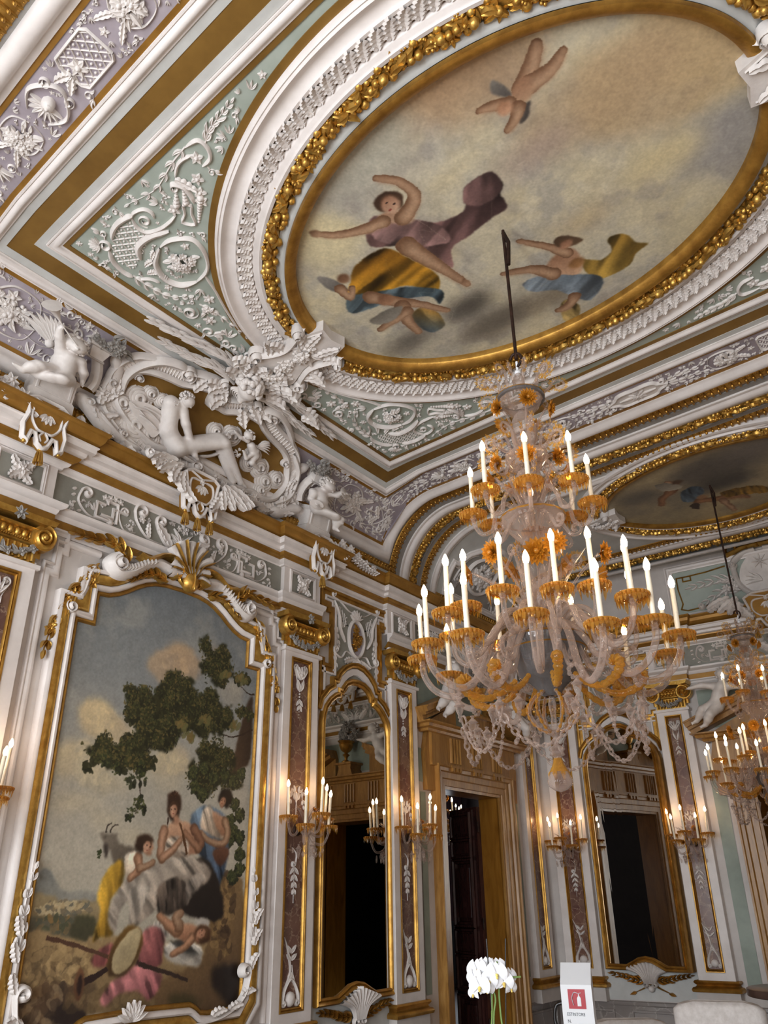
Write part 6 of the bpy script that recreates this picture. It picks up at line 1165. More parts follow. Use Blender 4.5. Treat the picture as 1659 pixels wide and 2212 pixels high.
def putto(name, J, fdir, updir, label, fm, extra=None, hr=.072, res=.0105, hs=1.):
    R = root(name, fm(np.array([J['hip']]))[0], label, 'statue'); r = hr/.072; g = lambda *k: [np.array(J[q], float) for q in k]
    ch, hp_, hd = g('chest', 'hip', 'head'); pr = [cap(ch, hp_, .078*r, .088*r), ('e', (ch+hp_)/2, (.085*r,)*3), cap(ch, hd, .04*r, .04*r)]
    for s in 'lr':
        sh, el, wr, hpj, kn, an = g(s+'s', s+'e', s+'w', s+'h', s+'k', s+'a')
        pr += [cap(ch, sh, .06*r, .045*r), cap(sh, el, .044*r, .034*r), cap(el, wr, .036*r, .022*r), cap(hp_, hpj, .08*r, .07*r), cap(hpj, kn, .07*r, .05*r), cap(kn, kn+(an-kn)*.4, .05*r, .05*r), cap(kn+(an-kn)*.4, an, .05*r, .028*r)]
        pr += hand(wr, np.array(J.get(s+'d', wr-el)), J.get(s+'n', (0, .2, 1)), .021*r)+foot(an, np.array(J.get(s+'f', an-kn)), (.5, .1, .8), .024*r)
    pr += head(hd, hr, fdir, updir); body('body', pr, ST, R, fm, res, .018)
    mb = MB(); eyes(mb, hd, hr, fdir, updir); curls(mb, np.array(hd)-np.array(fdir)*.015, hr*1.05, len(label), 100, fdir); mesh(mb, 'hair', ST, R, fm)
    if extra: extra(R)
    return R
p = lambda s: s
J = dict(head=c3([(0.662,2.031)][0], .3), chest=c3([(0.511,2.023)][0], .26), hip=c3([(0.306,2.032)][0], .24), ls=c3([(0.512,1.970)][0], .27), le=c3([(0.654,1.897)][0], .3), lw=c3([(0.758,1.863)][0], .33), rs=c3([(0.525,2.109)][0], .28), re=c3([(0.431,2.169)][0], .28), rw=c3([(0.367,2.196)][0], .25), lh=c3([(0.293,1.980)][0], .25), lk=c3([(0.247,1.846)][0], .32), la=c3([(0.131,1.758)][0], .29), rh=c3([(0.272,2.059)][0], .28), rk=c3([(0.189,2.003)][0], .38), ra=c3([(0.157,1.872)][0], .28), ld=(.8, .1, .1), rd=(-.7, .1, .1), rf=(-.1, -.9, .1), lf=(.1, -.9, .1))
def trumpet(R):
    mb = MB(); a = np.array(c3([(0.688,2.007)][0], .38)); b = np.array(c3([(0.825,1.849)][0], .36)); c = np.array(c3([(0.958,1.730)][0], .33)); t = np.linspace(0, 1, 14)[:, None]; P = np.where(t < .5, a+(b-a)*t*2, b+(c-b)*(t-.5)*2)
    tube(mb, P, np.r_[np.full(8, .008), .012, .02, .03, .042, .06, .085], 12); mesh(mb, 'trumpet', ST, R, CV, label='long trumpet held to the lips')
    mb = MB(); wing(mb, [(0.534,1.930)][0], 2.9 if 0 else [(0.534,1.930),(0.642,1.750)] and math.atan2([(0.642,1.750)][0][1]-[(0.534,1.930)][0][1], [(0.642,1.750)][0][0]-[(0.534,1.930)][0][0]), .3, .08, 1, 8); wing(mb, [(0.573,2.132)][0], .6, .16, .12, -1, 5); mesh(mb, 'wings', ST, R, CV, label='small feathered wings')
putto('trumpeter_putto', J, (.1, -.1, .95), (.95, .25, .1), 'stucco putto blowing a raised trumpet, seated on the upper left pedestal', CV, trumpet, .082)
J = dict(head=c3([(0.696,4.807)][0], .3), chest=c3([(0.515,4.786)][0], .27), hip=c3([(0.353,4.854)][0], .25), ls=c3([(0.498,4.698)][0], .28), le=c3([(0.382,4.688)][0], .3), lw=c3([(0.333,4.730)][0], .34), rs=c3([(0.574,4.856)][0], .28), re=c3([(0.628,4.942)][0], .32), rw=c3([(0.716,4.972)][0], .34), lh=c3([(0.305,4.834)][0], .27), lk=c3([(0.295,4.976)][0], .38), la=c3([(0.248,5.052)][0], .35), rh=c3([(0.332,4.909)][0], .27), rk=c3([(0.291,5.077)][0], .36), ra=c3([(0.140,5.101)][0], .3), rd=(.5, .5, .2), ld=(-.2, -.2, .5), lf=(-.3, .7, .4), rf=(-.5, .3, .4))
def cymb(R):
    for q, n in ((J['rw'], (.5, .3, .6)), (J['lw'], (-.2, -.3, .8))):
        mb = MB(); lathe(mb, [(.0, .018), (.018, .016), (.024, .004), (.075, .0), (.078, -.006), (.0, -.006)], 20); n = np.array(n)/np.linalg.norm(n); rot = Vector((0, 0, 1)).rotation_difference(Vector(n)).to_matrix(); mb.v[0] = mb.v[0]@np.array(rot).T+np.array(q)+n*.03; mesh(mb, 'cymbal', ST, R, CV, label='round cymbal')
    mb = MB(); wing(mb, [(0.510,4.956)][0], math.atan2(.25, -.12), .2, .12, -1, 6); mesh(mb, 'wing', ST, R, CV)
putto('cymbal_putto', J, (-.25, .35, .85), (.9, .1, .35), 'stucco putto playing cymbals on the pedestal above the arched mirror', CV, cymb, .08)
# ---- gilt lappets hanging over the cornice, with tassels; leaf festoons beside them
def lappet(fm, c, b, w, H, label, tassels=(0,), wings=False, h0=.25):
    R = root('gilt_lappet', at(fm, c, b-H, h0), label, 'lappet'); X = lambda pts: [(c+a*w, b+q*H) for a, q in pts]
    full = [(-.5, 0), (-.42, -.35), (-.5, -.6), (-.46, -.9), (-.36, -.95), (-.3, -.72), (-.2, -.72), (-.12, -.92), (0, -1), (.12, -.92), (.2, -.72), (.3, -.72), (.36, -.95), (.46, -.9), (.5, -.6), (.42, -.35), (.5, 0)]
    P = X(full); mb = MB(); slab(mb, P+X([(.3, .12), (-.3, .12)]), h0+.012, h0-.05); mesh(mb, 'gilt_cloth', M['ochre2'], R, fm, label='old gold cloth field')
    mb = MB(); relief(mb, P, .034*min(1, w/.3), .03, h0+.005, 'n'); relief(mb, X([(-.5, 0), (-.3, .12), (.3, .12), (.5, 0)]), .03, .03, h0+.005, 'n')
    for s in (1, -1):
        relief(mb, cr(X([(0, -.1), (s*.3, -.12), (s*.34, -.4), (s*.18, -.62), (0, -.62)]), 6), .022, .02, h0+.01, 'b'); relief(mb, X([(0, -.05), (s*.38, .08)]), .02, .018, h0+.01, 'n'); relief(mb, cr(X([(0, -.62), (s*.1, -.75), (s*.04, -.86)]), 4), .018, .018, h0+.01, 'b')
    for i in range(5): leaf(mb, *X([(0, -.22)])[0], -PI/2+(i-2)*.5, .22*H, .045, .025, h0+.012)
    rosette(mb, *X([(0, -.12)])[0], .03, .03, h0+.015, 5)
    if wings:
        for s in (1, -1):
            for k, (x, y, a, L) in enumerate(((.55, -.3, -1.9, .2), (.6, -.1, -1.3, .2), (.7, .02, -.9, .22), (.62, .05, -.3, .3), (.8, .1, -.1, .3), (1.05, .06, -.5, .2))):
                q = X([(s*x, y)])[0]; acanth(mb, q[0], q[1], a if s > 0 else PI-a, L, .12, .06, h0+.0, .6, -s*.6)
            relief(mb, spiral(X([(s*1.5, .02)])[0], .05, .01, 0, s*1.5), .03, .04, h0, 's'); relief(mb, spiral(X([(s*1.25, .0)])[0], .04, .01, 0, -s*1.5), .03, .04, h0, 's')
    mesh(mb, 'white_braid', ST, R, fm, label='white braid and scrolls')
    for t in tassels:
        q = X([(t, -.98 if t == 0 else -.95)])[0]; T = MB(); ball(T, q[0], q[1]-.01, .02, h0, 1); V = []
        for a in np.linspace(0, 2*PI, 10, endpoint=False): tube(T, [(q[0]+.012*math.cos(a), q[1]-.02, h0+.012*math.sin(a)), (q[0]+.02*math.cos(a), q[1]-.05, h0+.02*math.sin(a)), (q[0]+.03*math.cos(a), q[1]-.12, h0+.03*math.sin(a))], [.006, .007, .008], 5)
        mesh(T, 'tassel', M['gilt'], R, fm, label='gilt tassel')
    for t in (-.41, .41):
        q = X([(t, -.98)])[0]; T = MB(); ell3(T, (q[0], q[1], h0+.01), (.016,)*3); mesh(T, 'gilt_bead', M['gilt'], R, fm)
lappet(LW, 2.03, 4.76, .32, .34, 'gold and white lappet hanging below the trumpeter putto'); lappet(LW, 3.46, 4.79, .36, .36, 'gold lappet with three tassels below the cartouche', (0, -.36, .36), True); lappet(LW, 5.04, 4.76, .3, .36, 'gold and white lappet with one tassel below the cymbal putto')
lappet(FW, 3.32, 4.82, .5, .4, 'gold and white lappet over the far doorway behind the smaller chandelier', (0, -.36, .36), True, .25)
def festoon(y0, s, label):
    mb = MB()
    P = resamp(cr([(4.76, y0), (4.83, y0+s*.1), (4.8, y0+s*.3), (4.74, y0+s*.45), (4.72, y0+s*.62)], 6), 16)
    for i, q in enumerate(P):
        for e in (1, -1): acanth(mb, q[1], q[0], (-.5*s if 1 else 0)-PI/2+PI/2*s*.4+e*.7, .17*(1-i*.035), .08, .06, .2, .7, e*.4)
        if i % 3 == 0: rosette(mb, q[1], q[0], .06*(1-i*.02), .06, .24, 6, i)
    mesh(mb, 'leaf_festoon', ST, None, LW, label=label, cat='festoon')
festoon(5.24, 1, 'white leaf festoon lying on the cornice right of the cymbal putto'); festoon(1.84, -1, 'white leaf festoon on the cornice at the left edge below the trumpeter putto')
# ------------------------------------------------------------------ second bay: oval frame, borders, cove panel, lunette
o2f = root('oval_surround', CV(np.array([[X2, Y2, .02]]))[0], 'smaller oval frame with gilt garland around the dark fresco at the rear', 'ceiling frame')
OV2 = oval(0, 160, A2, B2, Y2)+np.array([X2-UX(XC), 0])
oprof('inner_gilt_moulding', [(-.005, 0), (-.005, .03), (.02, .05), (.045, .045), (.05, .02)], M['gilt2'], o2f, base=OV2)
oprof('white_inner_band', [(.048, .02), (.07, .04), (.085, .03), (.085, 0)], M['white'], o2f, base=OV2)
mb = MB(); q = OV2+normals2(OV2, True)*.14; garland_path(mb, np.concatenate([q, q[:1]]), .11, .07, .066, 19); mesh(mb, 'fruit_garland', M['gilt'], o2f, CV, label='gilt fruit garland')
oprof('outer_moulding', [(.2, 0), (.2, .04), (.23, .045), (.24, .025), (.29, .025), (.3, .045), (.33, .04), (.34, 0)], M['white'], o2f, base=OV2)
def bracket2(flip):
    mb = MB(); X = (lambda pts: [(2*X2-u, y) for u, y in pts]) if flip else (lambda pts: pts); u0 = X2-A2
    slab(mb, X([(u0-.3, Y2-.1), (u0-.02, Y2-.15), (u0+.12, Y2-.16), (u0+.1, Y2), (u0+.12, Y2+.16), (u0-.02, Y2+.15), (u0-.3, Y2+.1)]), .08); q = X([(u0-.1, Y2)])[0]; bouquet(mb, q[0], q[1], .14, .1, .05, .08, 30, .045, 9)
    for s in (1, -1): relief(mb, spiral(X([(u0-.02, Y2+s*.16)])[0], .06, .012, 0, s*1.5), .04, .1, .04, 's')
    mesh(mb, 'oval_bracket', ST, None, CV, label='white stucco bracket at the %s end of the smaller oval' % ('right' if flip else 'left'), cat='bracket')
bracket2(False); bracket2(True)
arch(9.2, 'trim_rear_egg_and_dart', lambda mb, P: eggs(mb, P, .1, .04), M['gilt2'])
arch(9.32, 'trim_rear_moulding', lambda mb, P: mould(mb, P, ogee(-.08, .09, .05), False, False), M['white'])
arch(9.47, 'trim_rear_garland', lambda mb, P: garland_path(mb, P, .12, .06, .062, 15), M['gilt'])
arch(9.6, 'trim_rear_cornice', lambda mb, P: mould(mb, P, [(-.05, 0), (-.05, .03), (.06, .05), (.16, .12), (.17, .16), (.2, .16)], False, False), M['white'])
arch(7.27, 'trim_rear_moulding', lambda mb, P: mould(mb, P[::-1], ogee(-.05, .07, .04), False, False), M['white'])
# panel with medallion on the second bay's cove
cp = root('cove_panel', CV(np.array([[.1, 8.15, .02]]))[0], 'grey moulded cove panel with medallion above the open doorway', 'panel')
q = dens([(.16, 7.5), (.16, 8.8), (.6, 8.8), (.6, 8.7), (.78, 8.62), (1.0, 8.4), (1.06, 8.15), (1.0, 7.9), (.78, 7.68), (.6, 7.6), (.6, 7.5)], .07, True); mb = mm(q, ogee(-.02, .07, .05), True, False); mesh(mb, 'moulding', M['white'], cp, CV)
mb = MB(); slab(mb, q, .008); mesh(mb, 'ground', M['dimgrey'], cp, CV)
mb = MB(); el = [(.6+.26*math.cos(t), 8.15+.3*math.sin(t)) for t in np.linspace(0, 2*PI, 36)]; relief(mb, el, .06, .05, .01, 'n'); bouquet(mb, .6, 8.15, .17, .2, .06, .012, 36, .07, 4)
for s in (1, -1):
    for e in (1, -1): scroll(mb, [(.6+e*.22, 8.15+s*.3), (.6+e*.1, 8.15+s*.42), (.3+e*.1, 8.15+s*.5)], .06, s*e, .04, .03, .01); bouquet(mb, .36, 8.15+s*.45, .07, .06, .04, .01, 10, .04, 2)
mesh(mb, 'medallion', ST, cp, CV, label='stucco medallion'); 
mb = MB(); eggs(mb, [(.1, 7.3), (.1, 9.1)], .08, .035); mesh(mb, 'trim_cove_egg_and_dart', M['gilt2'], None, CV, kind='structure')
# wall panel with crowned shield above the far cornice
L2_ = root('heraldic_panel', at(FW, 3.32, 4.82, .02), 'sage green wall panel with crowned stucco shield above the far cornice', 'panel')
mb = MB(); slab(mb, [(2.14, 4.84), (4.5, 4.84), (4.5, 5.5), (2.14, 5.5)], .01); mesh(mb, 'green_ground', M['green'], L2_, FW)
P_(mm([(2.2, 4.86), (4.44, 4.86), (4.44, 5.44), (2.2, 5.44)], ogee(0, .1, .06), True), 'white_frame', M['white'], L2_, FW)
for s in (1, -1):
    mb = MB(); X = lambda pts: [(3.32+s*a, b) for a, b in pts]
    relief(mb, X([(.45, 5.4), (.7, 5.37), (.95, 5.36), (1.0, 5.36), (1.0, 5.3), (.9, 5.3), (.9, 5.36), (1.08, 5.36), (1.08, 5.2), (1.05, 5.0), (1.08, 4.93), (1.0, 4.9), (.7, 4.92), (.45, 4.93)]), .018, .02, .01, 'n')
    mesh(mb, 'gilt_line', M['gilt2'], L2_, FW, label='thin gilt inner line')
mb = MB()
for s in (1, -1):
    X = lambda pts: [(3.32+s*a, b) for a, b in pts]
    spray(mb, X([(.3, 5.12), (.5, 5.22), (.7, 5.22), (.9, 5.2)]), .17, .045, .03, .012, 6); spray(mb, X([(.3, 5.05), (.5, 5.08), (.65, 5.02), (.78, 4.95)]), .15, .045, .03, .012, 5)
    relief(mb, cr(X([(.05, 5.52), (.2, 5.5), (.34, 5.4), (.33, 5.15), (.22, 4.98), (.05, 4.9)]), 6), .07, .06, .03, 'n'); relief(mb, spiral(X([(.35, 5.36)])[0], .06, .012, 0, s*1.5), .035, .05, .06, 's'); bouquet(mb, *X([(.42, 5.1)])[0], .08, .1, .05, .02, 16, .05, 3)
slab(mb, [(3.32+.3*math.cos(t), 5.2+.31*math.sin(t)-.03*abs(math.cos(t))) for t in np.linspace(0, 2*PI, 30, endpoint=False)], .04)
for j in range(8): leaf(mb, 3.3, 5.36, j*PI/4, .1, .025, .02, .04)
for s in (1, -1):
    for j in range(4): leaf(mb, 3.32+s*.04, 5.1, PI/2-s*(.5+.3*j), .2, .05, .025, .04, bend=-s*.4)
mesh(mb, 'shield', ST, L2_, FW, label='stucco shield with sun and wings, and laurel')
mb = MB(); relief(mb, [(2.92, 5.5), (3.12, 5.56), (3.32, 5.57), (3.52, 5.56), (3.72, 5.5)], .05, .06, .06, 'n')
for j in range(7): ball(mb, 2.93+j*.13, 5.6 if j % 2 == 0 else 5.58, .03, .08); leaf(mb, 2.93+j*.13, 5.53, PI/2, .07, .04, .04, .08)
mesh(mb, 'crown', M['gilt'], L2_, FW, label='gilt crown')
# ------------------------------------------------------------------ doorways of grained golden wood
def doorway(fm, c, hw, label, thick):
    R = root('doorway_surround', at(fm, c, 0, 0), label, 'doorway'); fl = plan(fm); WD = M['wood']; a0, a1 = c-hw, c+hw
    mb = MB(); pth = [(a1, .0), (a1, DZ), (a0, DZ), (a0, 0)]; mould(mb, pth[::-1], [(-q[0], q[1]) for q in [(0, -.02), (0, .03), (.03, .035), (.035, .05), (.10, .055), (.11, .07), (.17, .075), (.18, .1), (.215, .105), (.225, .12), (.245, .12), (.25, .0)]])
    mesh(mb, 'architrave', WD, R, fm, sharp=25)
    mb = MB(); w2 = hw+.34; slab(mb, [(c-w2, DZ+.22), (c+w2, DZ+.22), (c+w2, 3.24), (c-w2, 3.24)], .10); slab(mb, [(c-w2-.06, 2.62), (c-w2+.12, 2.62), (c-w2+.12, 3.24), (c-w2-.03, 3.24), (c-w2-.09, 3.0)], .06); slab(mb, [(c+w2+.06, 2.62), (c+w2-.12, 2.62), (c+w2-.12, 3.24), (c+w2+.03, 3.24), (c+w2+.09, 3.0)], .06); mesh(mb, 'frieze', WD, R, fm, sharp=25)
    for t in (-.78, 0, .78):
        mb = MB(); x = c+t*hw
        for j in range(4): relief(mb, [(x-.09+j*.06, 2.93), (x-.09+j*.06, 3.2)], .05, .025, .1, 'n')
        slab(mb, [(x-.12, 2.88), (x+.12, 2.88), (x+.12, 2.905), (x-.12, 2.905)], .13)
        for j in range(3): slab(mb, [(x-.1+j*.075, 2.84), (x-.06+j*.075, 2.84), (x-.06+j*.075, 2.88), (x-.1+j*.075, 2.88)], .13)
        mesh(mb, 'triglyph', WD, R, fm, sharp=25)
    w3 = hw+.42; mb = MB(); mould(mb, [(c-w3, 0), (c-w3, -.1), (c+w3, -.1), (c+w3, 0)], [(0, 3.22), (.03, 3.225), (.04, 3.25), (.09, 3.26), (.1, 3.29), (.14, 3.3), (.14, 3.315), (-.08, 3.33)]); mesh(mb, 'cornice', WD, R, fl, sharp=25)
    for s in (1, -1):       # broken raking cornices
        mb = MB(); e0, e1 = np.array([c+s*(w3+.14), 3.315]), np.array([c+s*.36, 3.63]); d = (e1-e0)/np.linalg.norm(e1-e0); n = np.array([-d[1], d[0]])*(1 if d[0]*1 > 0 else -1)
        for lo, hi, h in ((0, .05, .15), (.05, .08, .2), (.08, .13, .235), (.13, .15, .25)): slab(mb, [e0+n*lo, e1+n*lo, e1+n*hi, e0+n*hi], h)
        mesh(mb, 'raking_cornice', WD, R, fm, sharp=25)
        mb = MB(); slab(mb, [(c+s*w3, 3.31), e1, (c+s*.36, 3.32)], .06); mesh(mb, 'tympanum', WD, R, fm)
    mb = MB(); slab(mb, [(c-.16, 3.32), (c+.16, 3.32), (c+.12, 3.42), (c+.13, 3.48), (c-.13, 3.48), (c-.12, 3.42)], .2); slab(mb, [(c-.17, 3.48), (c+.17, 3.48), (c+.17, 3.51), (c-.17, 3.51)], .24); mesh(mb, 'pedestal', WD, R, fm, sharp=25)
    mb = MB(); T = [(0, -thick), (0, -.0)]
    def quad(p): mb.add(p, [(0, 1, 2, 3)])
    quad([(a0, 0, 0), (a0, 0, -thick), (a0, DZ, -thick), (a0, DZ, 0)]); quad([(a1, 0, 0), (a1, 0, -thick), (a1, DZ, -thick), (a1, DZ, 0)]); quad([(a0, DZ, 0), (a0, DZ, -thick), (a1, DZ, -thick), (a1, DZ, 0)])
    mesh(mb, 'door_lining', M['wood2'], R, fm, smooth=False, label='amber grained door lining')
    # vase of flowers
    V = root('flower_vase', at(fm, c, 3.51, .17), 'gilt vase of white stucco flowers on the pediment of the %s' % ('open doorway' if fm is LW else 'far doorway'), 'vase')
    mb = MB(); pr = [(.0, 3.51), (.06, 3.51), (.06, 3.53), (.02, 3.56), (.025, 3.6), (.05, 3.63), (.02, 3.66), (.07, 3.7), (.1, 3.78), (.09, 3.8), (.12, 3.84), (.0, 3.84)]; m2 = MB(); lathe(m2, pr, 18); v = m2.v[0]; mb.add(np.c_[c+v[:, 0], v[:, 2], .17+v[:, 1]], *m2.f); mesh(mb, 'vase', M['gilt2'], V, fm)
    mb = MB(); bouquet(mb, c, 3.95, .17, .12, .1, .14, 44, .05, 7); bouquet(mb, c, 4.05, .08, .1, .08, .14, 14, .05, 9); mesh(mb, 'flowers', M['dimgrey'], V, fm, label='grey white stucco flowers')
    for s in (1, -1):
        X = lambda a, b, h: (c+s*a, b, h)
        J = dict(head=X(.66, 3.95, .27), chest=X(.70, 3.80, .25), hip=X(.79, 3.63, .24), ls=X(.78, 3.82, .25), le=X(.92, 3.85, .27), lw=X(1.04, 3.83, .3), rs=X(.62, 3.80, .26), re=X(.5, 3.78, .28), rw=X(.4, 3.8, .28), lh=X(.83, 3.60, .26), lk=X(.95, 3.55, .32), la=X(1.05, 3.44, .28), rh=X(.79, 3.58, .27), rk=X(.86, 3.48, .36), ra=X(.95, 3.38, .30), lf=(s*.6, -.4, .5), rf=(s*.6, -.4, .5))
        def wg(Rr):
            mb = MB(); wing(mb, X(.72, 3.84, 0)[:2], PI-2.4 if s < 0 else 2.4-0, .2, .16, s, 6); mesh(mb, 'wing', ST, Rr, fm, label='feathered wing')
        putto('pediment_putto', J, (-s*.3, -.15, .9), (-s*.1, .95, .1), 'stucco putto reclining on the %s slope of the %s pediment' % (('left' if s < 0 else 'right'), 'open doorway' if fm is LW else 'far doorway'), fm, wg)
    return R
doorway(LW, (DY0+DY1)/2, (DY1-DY0)/2, 'golden grained wooden doorway with broken pediment, standing open on the left wall', .28)
doorway(FW, (DX0+DX1)/2, (DX1-DX0)/2, 'golden grained wooden doorway with broken pediment and dark opening on the far wall', .5)
# sage green wall fields beside the doors, with pale borders
def fields(fm, nm_, rects):
    mb = MB(); mw = MB()
    for a0, a1, b0, b1 in rects: quadgrid(mb, a0, a1, b0, b1, .008, 1, 2)
    mesh(mb, 'trim_%s_green_fields' % nm_, M['greenw'], None, fm, kind='structure', smooth=False)
fields(LW, 'left', [(6.95, 7.05, .74, 2.6), (6.93, 7.05, 2.7, 3.05), (6.95, 9.15, 3.4, 3.93), (9.02, 9.13, .74, 2.9)])
fields(FW, 'far', [(2.21, 2.36, .62, 2.95), (2.23, 4.4, 3.4, 3.87), (4.28, 4.42, .62, 2.95)])
# ---- carved door leaf standing open, and the rooms beyond
def lf(p): q = np.asarray(p, float); d = np.array([-.57, .22]); d /= np.linalg.norm(d); n = np.array([d[1], -d[0]])*-1; return W(np.stack([-.285+d[0]*q[:, 0]+n[0]*q[:, 2], 8.615+d[1]*q[:, 0]+n[1]*q[:, 2], q[:, 1]], 1))
DL = root('door_leaf', at(lf, .3, 0, 0), 'dark carved walnut door leaf standing open inside the doorway', 'door')
mb = MB(); slab(mb, [(0, .02), (.57, .02), (.57, 2.58), (0, 2.58)], .03, -.03); mesh(mb, 'leaf_board', M['oak'], DL, lf, smooth=False)
for b0, b1 in ((.1, .55), (.62, .95), (1.0, 1.22), (1.28, 1.98), (2.03, 2.2), (2.25, 2.5)):
    mb = mm([(.12, b0), (.49, b0), (.49, b1), (.12, b1)], [(-.04, .03), (-.03, .06), (-.01, .065), (0, .09), (.02, .09), (.03, .06), (.05, .055), (.055, .03)], True); slab(mb, [(.2, b0+.08), (.41, b0+.08), (.41, b1-.08), (.2, b1-.08)], .075) if b1-b0 > .3 else slab(mb, [(.16, b0+.03), (.45, b0+.03), (.45, b1-.03), (.16, b1-.03)], .085); mesh(mb, 'carved_panel', M['oak'], DL, lf, sharp=25)
for b in (.3, 1.3, 2.35):
    mb = MB(); m2 = MB(); lathe(m2, [(0, b-.06), (.014, b-.06), (.014, b+.06), (0, b+.06)], 10); v = m2.v[0]; mb.add(np.c_[v[:, 0]-.012, v[:, 2], v[:, 1]+.02], *m2.f); mesh(mb, 'hinge', M['iron'], DL, lf)
def shell(name, x0, x1, y0, y1, z1, m, skip):
    mb = MB(); P = lambda *p: W(np.array(p, float))
    f = dict(x0=[(x0, y0, 0), (x0, y1, 0), (x0, y1, z1), (x0, y0, z1)], x1=[(x1, y0, 0), (x1, y1, 0), (x1, y1, z1), (x1, y0, z1)], y0=[(x0, y0, 0), (x1, y0, 0), (x1, y0, z1), (x0, y0, z1)], y1=[(x0, y1, 0), (x1, y1, 0), (x1, y1, z1), (x0, y1, z1)], z0=[(x0, y0, 0), (x1, y0, 0), (x1, y1, 0), (x0, y1, 0)], z1=[(x0, y0, z1), (x1, y0, z1), (x1, y1, z1), (x0, y1, z1)])
    for k, p in f.items():
        if k != skip: mb.add(P(*p), [(0, 1, 2, 3)])
    return mesh(mb, name, m, None, None, smooth=False, kind='structure')
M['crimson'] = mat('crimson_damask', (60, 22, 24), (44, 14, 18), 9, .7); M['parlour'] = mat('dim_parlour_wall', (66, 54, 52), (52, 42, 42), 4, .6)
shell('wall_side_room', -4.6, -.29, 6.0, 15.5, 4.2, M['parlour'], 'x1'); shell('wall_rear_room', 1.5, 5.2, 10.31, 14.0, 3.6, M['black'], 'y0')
mb = MB(); mb.add(W(np.array([(-4.5, 13.6, 1.2), (-4.5, 14.5, 1.2), (-4.5, 14.5, 3.2), (-4.5, 13.6, 3.2)], float)), [(0, 1, 2, 3)])
WR = mesh(mb, 'window_4', M['daylight'], kind='structure', smooth=False)
for a, b, lb in ((13.0, 13.72, 'left'), (14.42, 15.2, 'right')):
    mb = MB(); t = np.linspace(0, 1, 40); y = a+(b-a)*t; x = -4.38+.05*np.sin(t*40); A = np.stack([np.stack([x, y, np.full(40, z)], 1) for z in (.1, 1.6, 3.5)], 0); mb.add(W(A), gridf(3, 40)); mesh(mb, 'curtain', M['crimson'], None, label='crimson curtain on the %s of the bright window beyond the doorway' % lb, cat='curtain')
mb = MB(); A = W(np.array([(-4.6, 13.3, .7), (-4.4, 13.3, .7), (-4.4, 15.2, .7), (-4.6, 15.2, .7)])); m2 = MB(); box(m2, -4.5, -4.3, 13.4, 15.0, .1, 1.15); mb.add(W(m2.v[0]), *m2.f); mesh(mb, 'window_seat', M['black'], None, smooth=False, label='dark chest below the bright window beyond the doorway', cat='chest')
area('side_room_daylight', W((-4.35, 14.1, 2.2)), (PI/2, 0, -PI/2), .8, 1.8, 60, (.86, .93, 1))
# ------------------------------------------------------------------ blown glass chandeliers and wall lights
def teardrop(): return [(0, 0), (.006, 0), (.011, .006), (.0145, .02), (.013, .034), (.007, .05), (.002, .06), (0, .061)]
def protos():
    hold = bpy.data.objects.new('lamp_pieces', None); P = {}
    def one(k, mb, m, **kw):
        o = mesh(mb, k, m, None, None, kind='structure', **kw); o.pop('kind', None) if 'kind' in o.keys() else None
        if 'kind' in o.keys(): del o['kind']
        COL.objects.unlink(o); P[k] = o
    mb = MB(); lathe(mb, [(0, .0), (.0128, 0), (.0122, .1), (.0135, .102), (.0122, .106), (.0118, .225), (.0, .228)], 12); one('candle', mb, M['candle'])
    for k, m in (('bulb', 'bulb'), ('sconce_bulb', 'bulb_far')): mb = MB(); lathe(mb, teardrop(), 12); one(k, mb, M[m])
    mb = MB(); lathe(mb, [(.012, .0), (.03, -.004), (.06, .002), (.072, .012), (.068, .018), (.03, .004), (.014, .012)], 20)
    for i in range(22):
        a = i*2*PI/22; d = np.array([math.cos(a), math.sin(a), 0]); leaf3(mb, d*.07+np.array([0, 0, .012]), d*.25+np.array([0, 0, -1]), d, .03+.022*(i % 3 == 0)+.012*(i % 2), .02, .25, .1)
        ell3(mb, d*.073+np.array([0, 0, .006]), (.009, .009, .011), 6, 4)
    one('drip_pan', mb, M['amber'])
    mb = MB(); lathe(mb, [(.02, -.03), (.011, -.02), (.018, -.01), (.012, .0), (.02, .012), (.019, .03), (.014, .03)], 12); one('candle_cup', mb, M['glass'])
    mb = MB()
    for j in range(3):
        n = 16-3*j
        for i in range(n):
            a = i*2*PI/n+j*.2; d = np.array([math.cos(a), math.sin(a), .2+.55*j+.12*(i % 2)]); leaf3(mb, (0, 0, .006*j), d, (0, 0, 1), .06-.013*j, .032-.005*j, -.2+.25*(i % 2), .35)
    ell3(mb, (0, 0, .03), (.012,)*3); one('amber_flower', mb, M['amber2'])
    mb = MB(); lathe(mb, [(0, 0), (.012, -.004), (.006, -.014), (.022, -.03), (.026, -.034), (.02, -.04), (.018, -.06), (.008, -.082), (.011, -.09), (.004, -.1), (.008, -.108), (0, -.116)], 10); ell3(mb, (0, 0, -.035), (.028, .028, .006)); one('crystal_drop', mb, M['glass'])
    return P
PR = protos()
def inst(k, parent, loc, rot=(0, 0, 0), sc=1., name=None):
    o = PR[k].copy(); o.name = name or k; COL.objects.link(o); o.parent = parent; o.location = loc; o.rotation_euler = rot; o.scale = (sc,)*3; return o
def arm_mesh(pts, r0, r1): mb = MB(); P = cr(pts, 7); tube(mb, np.c_[P[:, 0], np.zeros(len(P)), P[:, 1]], np.linspace(r0, r1, len(P)), 9); return mb
